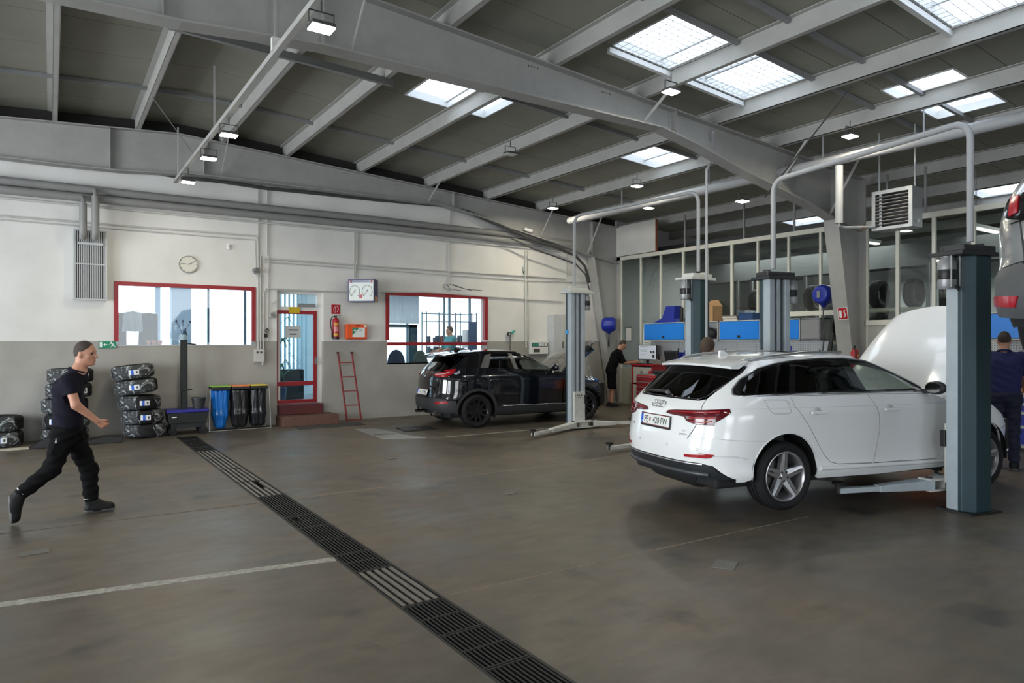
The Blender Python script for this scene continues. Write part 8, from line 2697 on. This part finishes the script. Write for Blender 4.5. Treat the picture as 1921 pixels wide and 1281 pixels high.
 sh.patch('rear_window', [('r', -0.58, 1.12), ('r', 0.58, 1.12), ('r', 0.60, 1.47), ('r', -0.60, 1.47)], M_TINT, car, off=-0.004, inset=0, rim=0)
 bp = [('r', -0.47, 0.61), ('r', -0.60, 0.69), ('r', -0.75, 0.67), ('s', -0.62, 0.65), ('s', -0.46, 0.62), ('s', -0.45, 0.50), ('r', -0.78, 0.43), ('r', -0.4, 0.40)]
 bp = bp + [(k, -u, z) if k == 'r' else ('d', -sh.dom((k, u, z))[0], z) for k, u, z in bp[::-1]]
 sh.patch('rear_bumper', bp, mat('bumper_grey', (0.075, 0.08, 0.085), 0.45), car, off=0.012)
 sh.line('bumper_chrome', [('r', -0.42, 0.60), ('r', 0.42, 0.60)], 0.01, M_CHROME, car, 0.03)
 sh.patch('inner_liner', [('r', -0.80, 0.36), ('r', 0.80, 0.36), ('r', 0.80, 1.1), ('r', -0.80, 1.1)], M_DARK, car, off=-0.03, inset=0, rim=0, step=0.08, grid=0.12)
 roof_cap(sh, ze, car, G, pchip([-0.6, 0.0, 0.6, 1.5], [1.53, 1.59, 1.62, 1.55]))
 put(text_mesh('3008', 0.06, M_CHROME, 0.003), 'model_badge', car, sh.at(('r', 0.52, 0.845), 0.004))
 MB().box(-0.5, -0.72, 0.36, 3.2, 0.72, 0.5).build('underbody', M_DARK, car, None, 0.03)
 MB().box(2.1, -0.7, 0.5, 3.4, 0.7, 0.95).build('bonnet', G, car, None, 0.08)
 MB().cyl((-0.68, 0.45, 0.37), (-0.3, 0.45, 0.37), 0.03).build('exhaust_pipe', M_GALV, car)
 MB().cyl((-0.45, -0.1, 0.37), (-0.45, 0.4, 0.37), 0.09).build('silencer', M_IRON, car)
 rm = mat('alloy_silver', (0.58, 0.59, 0.61), 0.28, 0.85)
 for x in (RAX, FAX):
  for sg in (-1, 1):
   car_wheel(car, x, sg * 0.72, 0.45, rm, R=0.33, rim=0.235, w=0.225, style='star', left=sg > 0)
 return car
build_suv()
# ================================================================ people
M_SKIN = mat('skin', (0.48, 0.24, 0.155), 0.5, 0, 0.25, 30, dark=(0.38, 0.15, 0.10))
M_SKIN2 = mat('skin_tan', (0.42, 0.22, 0.14), 0.55)
M_EYE = mat('eye_dark', (0.02, 0.015, 0.012), 0.3)
M_LIP = mat('lip', (0.30, 0.10, 0.085), 0.5)
def A3(v):
 return np.array(v, float)
def human(label, root, J, f, mats, h=0.010, short_sleeve=0.6, shorts=False, hairlen=0.0, tilt=0.0, collar=True, folds=1.0, fist=True):
 """J: joints in world space; f: facing (unit, horizontal); mats: skin, hair, shirt, trousers, shoes"""
 t = thing('person', label, 'person', root)
 root = A3(root)
 J = {k: A3(v) - root for k, v in J.items()}
 f = A3((f[0], f[1], 0))
 f /= np.linalg.norm(f)
 up = A3((0, 0, 1))
 s = np.cross(f, up)          # to the person's right
 u = up * math.cos(tilt) + f * math.sin(tilt)
 ff = f * math.cos(tilt) - up * math.sin(tilt)
 sk, hr, shm, trm, som = mats
 allp = np.array(list(J.values()))
 lo, hi = allp.min(0) - 0.24, allp.max(0) + 0.24
 lo[2] = max(lo[2], -0.02)
 Hc = J['head']
 R3 = np.stack([s, ff, u], 1)
 # ---- body
 b = SDF(lo, hi, h)
 b.ell(Hc + u * 0.02, (0.075, 0.098, 0.108), 0.02, rot=R3)
 b.ell(Hc + ff * 0.022 - u * 0.052, (0.060, 0.072, 0.072), 0.03, rot=R3)
 b.ell(Hc + ff * 0.070 - u * 0.098, (0.026, 0.024, 0.022), 0.025, rot=R3)
 b.cone(Hc + ff * 0.090 + u * 0.005, Hc + ff * 0.112 - u * 0.034, 0.010, 0.015, 0.012)
 b.cone(Hc + ff * 0.080 + u * 0.022 - s * 0.034, Hc + ff * 0.080 + u * 0.022 + s * 0.034, 0.017, 0.017, 0.015)
 b.cone(Hc + ff * 0.086 - u * 0.066 - s * 0.016, Hc + ff * 0.086 - u * 0.066 + s * 0.016, 0.012, 0.012, 0.01)
 for q in (-1, 1):
  b.ell(Hc + ff * 0.088 + u * 0.0 + s * q * 0.033, (0.016, 0.012, 0.009), 0.012, True, rot=R3)
  b.ell(Hc + s * q * 0.078 - ff * 0.008 - u * 0.012, (0.012, 0.022, 0.034), 0.008, rot=R3)
  b.ell(Hc + ff * 0.055 - u * 0.03 + s * q * 0.042, (0.022, 0.022, 0.022), 0.02, rot=R3)
 b.cone(Hc - u * 0.06 - ff * 0.025, J['neck'], 0.054, 0.062, 0.03)
 ch, pv = J['chest'], J['pelvis']
 b.cone(J['neck'], ch, 0.06, 0.09, 0.05)
 b.cone(ch, pv, 0.09, 0.09, 0.05)
 for q, S in (('R', 1), ('L', -1)):
  b.cone(J['neck'] - up * 0.03, J['sh' + q], 0.05, 0.05, 0.05)
  b.cone(J['sh' + q], J['el' + q], 0.050, 0.040, 0.02)
  b.cone(J['el' + q], J['wr' + q], 0.042, 0.027, 0.02)
  fo = J['wr' + q] - J['el' + q]
  d = fo / np.linalg.norm(fo)
  n = np.cross(d, s)
  if np.linalg.norm(n) < 0.2:
   n = f * 1.0
  n = n / np.linalg.norm(n)
  sd = s * S - d * ((s * S) @ d)
  sd /= np.linalg.norm(sd)
  # hand: knuckle row along kn, fingers curl toward pl (palm side, facing the body)
  kn = np.cross(d, sd)
  kn /= np.linalg.norm(kn)
  if kn @ up < 0:
   kn = -kn
  pl = -sd
  W = J['wr' + q]
  for w_ in (-0.026, -0.009, 0.009, 0.026):
   b.cone(W + d * 0.01 + kn * w_ * 0.7, W + d * 0.082 + kn * w_, 0.014, 0.0135, 0.01)
   B_ = W + d * 0.088 + kn * w_
   L = 1.0 - 0.12 * (w_ < -0.02) - 0.04 * (w_ > 0.02)
   p1 = B_ + (d * 0.55 + pl * 0.75) * 0.038 * L
   p2 = p1 + (pl * 0.7 - d * 0.65) * 0.028 * L
   p3 = p2 + (-d * 0.9 - pl * 0.1) * 0.02 * L
   if not fist:
    p1 = B_ + (d * 0.9 + pl * 0.3) * 0.04 * L
    p2 = p1 + (d * 0.75 + pl * 0.6) * 0.028 * L
    p3 = p2 + (d * 0.5 + pl * 0.8) * 0.02 * L
   b.cone(B_, p1, 0.0100, 0.0092, 0.004)
   b.cone(p1, p2, 0.0092, 0.0085, 0.003)
   b.cone(p2, p3, 0.0085, 0.0078, 0.003)
  T0 = W + d * 0.028 + kn * 0.028
  T1 = T0 + (d * 0.75 + kn * 0.45 + pl * 0.45) * 0.042
  T2 = T1 + (d * 0.85 + pl * 0.5 - kn * 0.2) * 0.034
  b.cone(T0, T1, 0.014, 0.0115, 0.008)
  b.cone(T1, T2, 0.0115, 0.009, 0.004)
  b.cone(pv, J['hip' + q], 0.10, 0.085, 0.05)
  b.cone(J['hip' + q], J['kn' + q], 0.075, 0.052, 0.03)
  b.cone(J['kn' + q], J['an' + q], 0.054, 0.036, 0.02)
  b.cone(J['an' + q], J['toe' + q], 0.036, 0.03, 0.02)
 b.build('body', sk, t)
 # ---- face details
 for q in (-1, 1):
  MB().sphere(tuple(Hc + ff * 0.083 + u * 0.001 + s * q * 0.033), 0.0105, 8, 6).build('eye', M_EYE, t)
  MB().tube([tuple(Hc + ff * (0.094 - 0.012 * abs(k)) + u * (0.024 - 0.004 * k) + s * q * (0.033 + 0.013 * k)) for k in (-1, 0, 1)], 0.0045, 6).build('eyebrow', hr, t)
 MB().tube([tuple(Hc + ff * (0.097 - 0.004 * abs(k)) - u * 0.066 + s * 0.011 * k) for k in (-2, -1, 0, 1, 2)], 0.0045, 6).build('mouth', M_LIP, t)
 # ---- hair
 g = SDF(Hc - 0.17, Hc + 0.17, 0.008)
 g.ell(Hc + u * 0.023 - ff * 0.003, (0.0785 + hairlen * 0.3, 0.101 + hairlen * 0.3, 0.1095 + hairlen * 0.5), 0.01, rot=R3)
 g.cut(Hc + ff * 0.070 + u * 0.075, ff * 0.88 - u * 0.22)
 g.cut(Hc + u * 0.012 + ff * 0.005, ff * 0.62 - u * 0.78)
 g.cut(Hc - u * 0.045, -u)
 g.build('hair', hr, t)
 # ---- shirt
 g = SDF(lo, hi, h)
 sx_ = J['shR'] - J['shL']
 sdir = sx_ / np.linalg.norm(sx_)
 for w_ in (-0.075, 0.075):
  g.cone(ch + sdir * w_ + up * 0.05, pv + sdir * w_ * 0.85 + up * 0.05, 0.132, 0.126, 0.06)
 g.cone(ch + up * 0.10 - sdir * 0.09, ch + up * 0.10 + sdir * 0.09, 0.095, 0.095, 0.05)
 g.cone(J['neck'] + up * 0.0, ch + up * 0.05, 0.068, 0.12, 0.04)
 for q in 'RL':
  e = J['sh' + q] + (J['el' + q] - J['sh' + q]) * short_sleeve
  g.cone(J['sh' + q], e, 0.072, 0.064, 0.045)
  g.cone(J['neck'] - up * 0.05, J['sh' + q], 0.068, 0.068, 0.05)
  if short_sleeve < 1:
   dd = (J['el' + q] - J['sh' + q])
   L = np.linalg.norm(dd)
   dd = dd / L
   # trim the sleeve end flat
   sl, (X, Y, Z) = g._sub(e - 0.10, e + 0.10)
   pr = (X - e[0]) * dd[0] + (Y - e[1]) * dd[1] + (Z - e[2]) * dd[2]
   ax = np.sqrt(np.maximum((X - e[0]) ** 2 + (Y - e[1]) ** 2 + (Z - e[2]) ** 2 - pr ** 2, 0))
   mk = (ax < 0.085) & (pr > -0.02)
   g.d[sl] = np.where(mk, np.maximum(g.d[sl], pr + 0.0), g.d[sl])
 g.cut(pv - up * 0.045, -up)
 g.cut(J['neck'] + up * 0.035 - f * 0.0, up * 0.9 + f * 0.35)
 if folds:
  g.warp(lambda X, Y, Z: folds * 0.004 * np.sin(X * 38 + Z * 22) * np.sin(Y * 31 - Z * 17) + folds * 0.003 * np.sin(Z * 60 + X * 25 - Y * 20))
 g.build('shirt', shm, t)
 if collar:
  nk = J['neck'] + up * 0.015 - f * 0.006
  MB().tube([tuple(nk + s * 0.075 * math.cos(a) + f * 0.072 * math.sin(a) - up * 0.022 * math.sin(a)) for a in [math.radians(110 + 320 * k / 20) for k in range(21)]], 0.017, 8).build('collar', shm, t)
 # ---- trousers
 g = SDF(lo, hi, h)
 for q in 'RL':
  g.cone(pv, J['hip' + q], 0.125, 0.112, 0.06)
  kn = J['kn' + q]
  if shorts:
   g.cone(J['hip' + q], kn + up * 0.03, 0.108, 0.098, 0.04)
  else:
   g.cone(J['hip' + q], kn, 0.105, 0.078, 0.04)
   g.cone(kn, J['an' + q] + (kn - J['an' + q]) * 0.10, 0.079, 0.066, 0.03)
 g.cone(pv + sdir * 0.07, pv - sdir * 0.07, 0.122, 0.122, 0.05)
 g.cut(pv + up * 0.10, up)
 if shorts:
  g.cut((J['knR'] + J['knL']) / 2 - up * 0.02, -up)
 if folds:
  g.warp(lambda X, Y, Z: folds * 0.006 * np.sin(Z * 42 + X * 18) * np.sin(X * 27 + Y * 33 + Z * 9) + folds * 0.004 * np.sin(Z * 75 - X * 30))
 g.build('trousers', trm, t)
 # ---- shoes
 for q in 'RL':
  a_, to = J['an' + q], J['toe' + q]
  d = to - a_
  d /= np.linalg.norm(d)
  hd = A3((d[0], d[1], 0))
  fl = abs(d[2]) < 0.6
  hd = hd / (np.linalg.norm(hd) + 1e-6)
  heel = J['heel' + q]
  c = np.array([a_, to, heel])
  g = SDF(c.min(0) - 0.14, c.max(0) + 0.14, 0.009)
  g.cone(heel, to, 0.043, 0.046, 0.02)
  g.cone(a_ - (a_ - heel) * 0.1, heel + (to - heel) * 0.35, 0.050, 0.050, 0.04)
  g.cone(a_, to + (heel - to) * 0.15, 0.042, 0.040, 0.04)
  # sole plane: perpendicular to the foot's up direction
  ax = to - heel
  ax /= np.linalg.norm(ax)
  lat = np.cross(ax, a_ - heel)
  lat /= np.linalg.norm(lat) + 1e-9
  fu = np.cross(lat, ax)
  if fu @ (a_ - heel) < 0:
   fu = -fu
  g.cut(heel - fu * 0.032, -fu)
  g.build('shoe', som, t)
  sl_ = SDF(c.min(0) - 0.14, c.max(0) + 0.14, 0.009)
  sl_.cone(heel, to, 0.052, 0.054, 0.02)
  sl_.cut(heel - fu * 0.036, -fu)
  sl_.cut(heel - fu * 0.012, fu)
  sl_.build('sole', mat('shoe_sole', (0.10, 0.10, 0.10), 0.7), t)
  MB().tube([tuple(heel + (to - heel) * k + fu * (0.055 - 0.03 * abs(k - 0.55)) + lat * 0.02 * ((i % 2) * 2 - 1)) for i, k in enumerate((0.45, 0.5, 0.57, 0.64, 0.7))], 0.004, 6).build('laces', mat('lace_grey', (0.12, 0.12, 0.12), 0.7), t)
 return t
def stand(x, y, hd, H=1.78, z0=0.0, lean=0.0, reach=0.15, elbow=0.15, step=0.0):
 """upright (or leaning) joint set; hd heading angle of the facing direction"""
 f = A3((math.cos(hd), math.sin(hd), 0))
 r = A3((math.sin(hd), -math.cos(hd), 0))
 o = A3((x, y, z0))
 k = H / 1.78
 up = A3((0, 0, 1))
 pv = o + up * 0.97 * k
 bk = up * math.cos(lean) + f * math.sin(lean)
 ch = pv + bk * 0.34 * k
 nk = pv + bk * 0.56 * k
 J = dict(pelvis=pv, chest=ch, neck=nk, head=nk + bk * 0.12 * k + up * 0.04 * k + f * (0.03 + 0.06 * math.sin(lean)))
 for q, S in (('R', 1), ('L', -1)):
  st = step * S
  J['hip' + q] = pv + r * S * 0.09 - up * 0.06
  J['kn' + q] = o + r * S * 0.10 + up * 0.50 * k + f * (0.02 + st * 0.5)
  J['an' + q] = o + r * S * 0.11 + up * 0.09 + f * (st - 0.02)
  J['heel' + q] = J['an' + q] - up * 0.05 - f * 0.055
  J['toe' + q] = J['an' + q] - up * 0.05 + f * 0.165
  sh_ = pv + bk * 0.50 * k + r * S * 0.185
  J['sh' + q] = sh_
  J['el' + q] = sh_ - up * 0.27 * k + f * reach * 0.5 + r * S * 0.04
  J['wr' + q] = J['el' + q] + (f * math.cos(elbow) - up * math.sin(elbow)) * 0.25 * k
 return J, (f[0], f[1])
# ---- the man walking along the wall (joints from the photograph on his walking plane)
YM = 8.12
def mj(px, py, dy=0.0):
 return onY(px, py, YM + dy)
JM = dict(pelvis=mj(128, 806), chest=mj(128, 742), neck=mj(147, 698), head=mj(159, 663.5),
  shR=mj(129, 717, -0.19), elR=mj(142, 760, -0.25), wrR=mj(182, 789, -0.20),
  shL=mj(137, 713, 0.19), elL=mj(124, 758, 0.24), wrL=mj(141, 790, 0.20),
  hipR=mj(120, 818, -0.08), knR=mj(97, 880, -0.07), anR=mj(38, 926, -0.06), heelR=mj(24, 937, -0.06), toeR=mj(27, 967, -0.06),
  hipL=mj(137, 818, 0.08), knL=mj(167, 880, 0.08), anL=mj(171, 942, 0.06), heelL=mj(167, 958, 0.06), toeL=mj(206, 958, 0.06))
M_POLO = mat('navy_polo', (0.012, 0.012, 0.020), 0.9, 0, 0.3, 40, 0.08, 200, spec=0.1)
M_WORK = mat('black_work_trousers', (0.006, 0.006, 0.0065), 0.9, 0, 0.3, 20, spec=0.1)
M_HAIRD = mat('hair_dark', (0.045, 0.032, 0.027), 0.8, bump=0.4, bscale=200)
M_SHOE = mat('black_shoe', (0.008, 0.008, 0.0085), 0.6, spec=0.25)
rootM = (JM['pelvis'].x, YM, 0.0)
zmin = min(JM['heelL'].z, JM['toeR'].z)
dzM = 0.047 - JM['heelL'].z
for k in ('heelL', 'toeL', 'anL'):
 JM[k].z += dzM
JM['toeL'].z = JM['heelL'].z
JM['toeR'].z = 0.062
man = human('man in navy polo shirt and black work trousers walking along the wall', rootM, JM, (0.88, -0.47), (M_SKIN, M_HAIRD, M_POLO, M_WORK, M_SHOE), h=0.0072, short_sleeve=0.52)
# work trouser details
kx = A3(JM['knR']) - A3(rootM)
hx_ = A3(JM['hipR']) - A3(rootM)
for t_ in (0.35,):
 c_ = hx_ + (kx - hx_) * t_
 MB().obox(tuple(c_ + A3((-0.01, -0.09, 0))), (0.11, 0.03, 0.15), (0, 0.35, 0)).build('thigh_pocket', M_WORK, man, 60, 0.012)
 MB().obox(tuple(c_ + A3((-0.03, -0.103, 0.085))), (0.015, 0.006, 0.05), (0, 0.2, 0)).build('pocket_trim', M_LGREY, man, None)
for q in 'RL':
 a_ = A3(JM['an' + q]) - A3(rootM)
 d_ = A3(JM['kn' + q]) - A3(JM['an' + q])
 d_ /= np.linalg.norm(d_)
 e1 = np.cross(d_, (0, 1, 0))
 e2 = np.cross(d_, e1)
 MB().tube([tuple(a_ + d_ * 0.02 + 0.058 * (e1 * math.cos(k * PI / 9) + e2 * math.sin(k * PI / 9))) for k in range(18)], 0.007, 6, closed=True).build('ankle_trim', M_LGREY, man)
# ---- mechanic bending at the computer trolley
J, f_ = stand(12.44, 13.66, -0.55, 1.80, lean=0.38, reach=0.25, elbow=-0.1)
human('mechanic in black sweatshirt and dark shorts bending over the computer trolley', (12.44, 13.66, 0), J, f_, (M_SKIN2, M_HAIRD, mat('black_sweat', (0.007, 0.007, 0.008), 0.9, spec=0.1), mat('dark_shorts', (0.006, 0.006, 0.009), 0.9, spec=0.1), M_SHOE), h=0.013, short_sleeve=0.95, shorts=True, tilt=0.5, fist=False)
# ---- mechanic in blue beyond the lifted car
J, f_ = stand(10.85, 3.98, 0.35, 1.86, lean=0.10, reach=0.35, elbow=0.6)
human('mechanic in navy blue shirt standing with his back to the lift post', (10.85, 3.98, 0), J, f_, (M_SKIN2, M_HAIRD, mat('navy_tee', (0.008, 0.012, 0.075), 0.85), mat('navy_trousers', (0.007, 0.009, 0.03), 0.85), M_SHOE), h=0.013, short_sleeve=0.85, tilt=0.1, fist=False)
# ---- brown-haired person behind the white car
J, f_ = stand(7.20, 6.05, 0.2, 1.745, reach=0.2, elbow=0.6)
human('person with bushy brown hair standing behind the white car', (7.20, 6.05, 0), J, f_, (M_SKIN2, mat('hair_brown', (0.07, 0.045, 0.03), 0.8), M_POLO, M_WORK, M_SHOE), h=0.016, hairlen=0.05, fist=False, folds=0)
# ---- office worker
px_ = onY(845, 620, 16.9)
J, f_ = stand(px_.x, 16.9, PI * 0.98, 1.84, z0=OFF, reach=0.3, elbow=0.3)
human('office worker in teal shirt standing behind the second window', (px_.x, 16.9, OFF), J, f_, (M_SKIN2, M_HAIRD, mat('teal_shirt', (0.05, 0.22, 0.24), 0.8), M_GREY, M_SHOE), h=0.016, short_sleeve=0.95, hairlen=0.03, fist=False, folds=0)
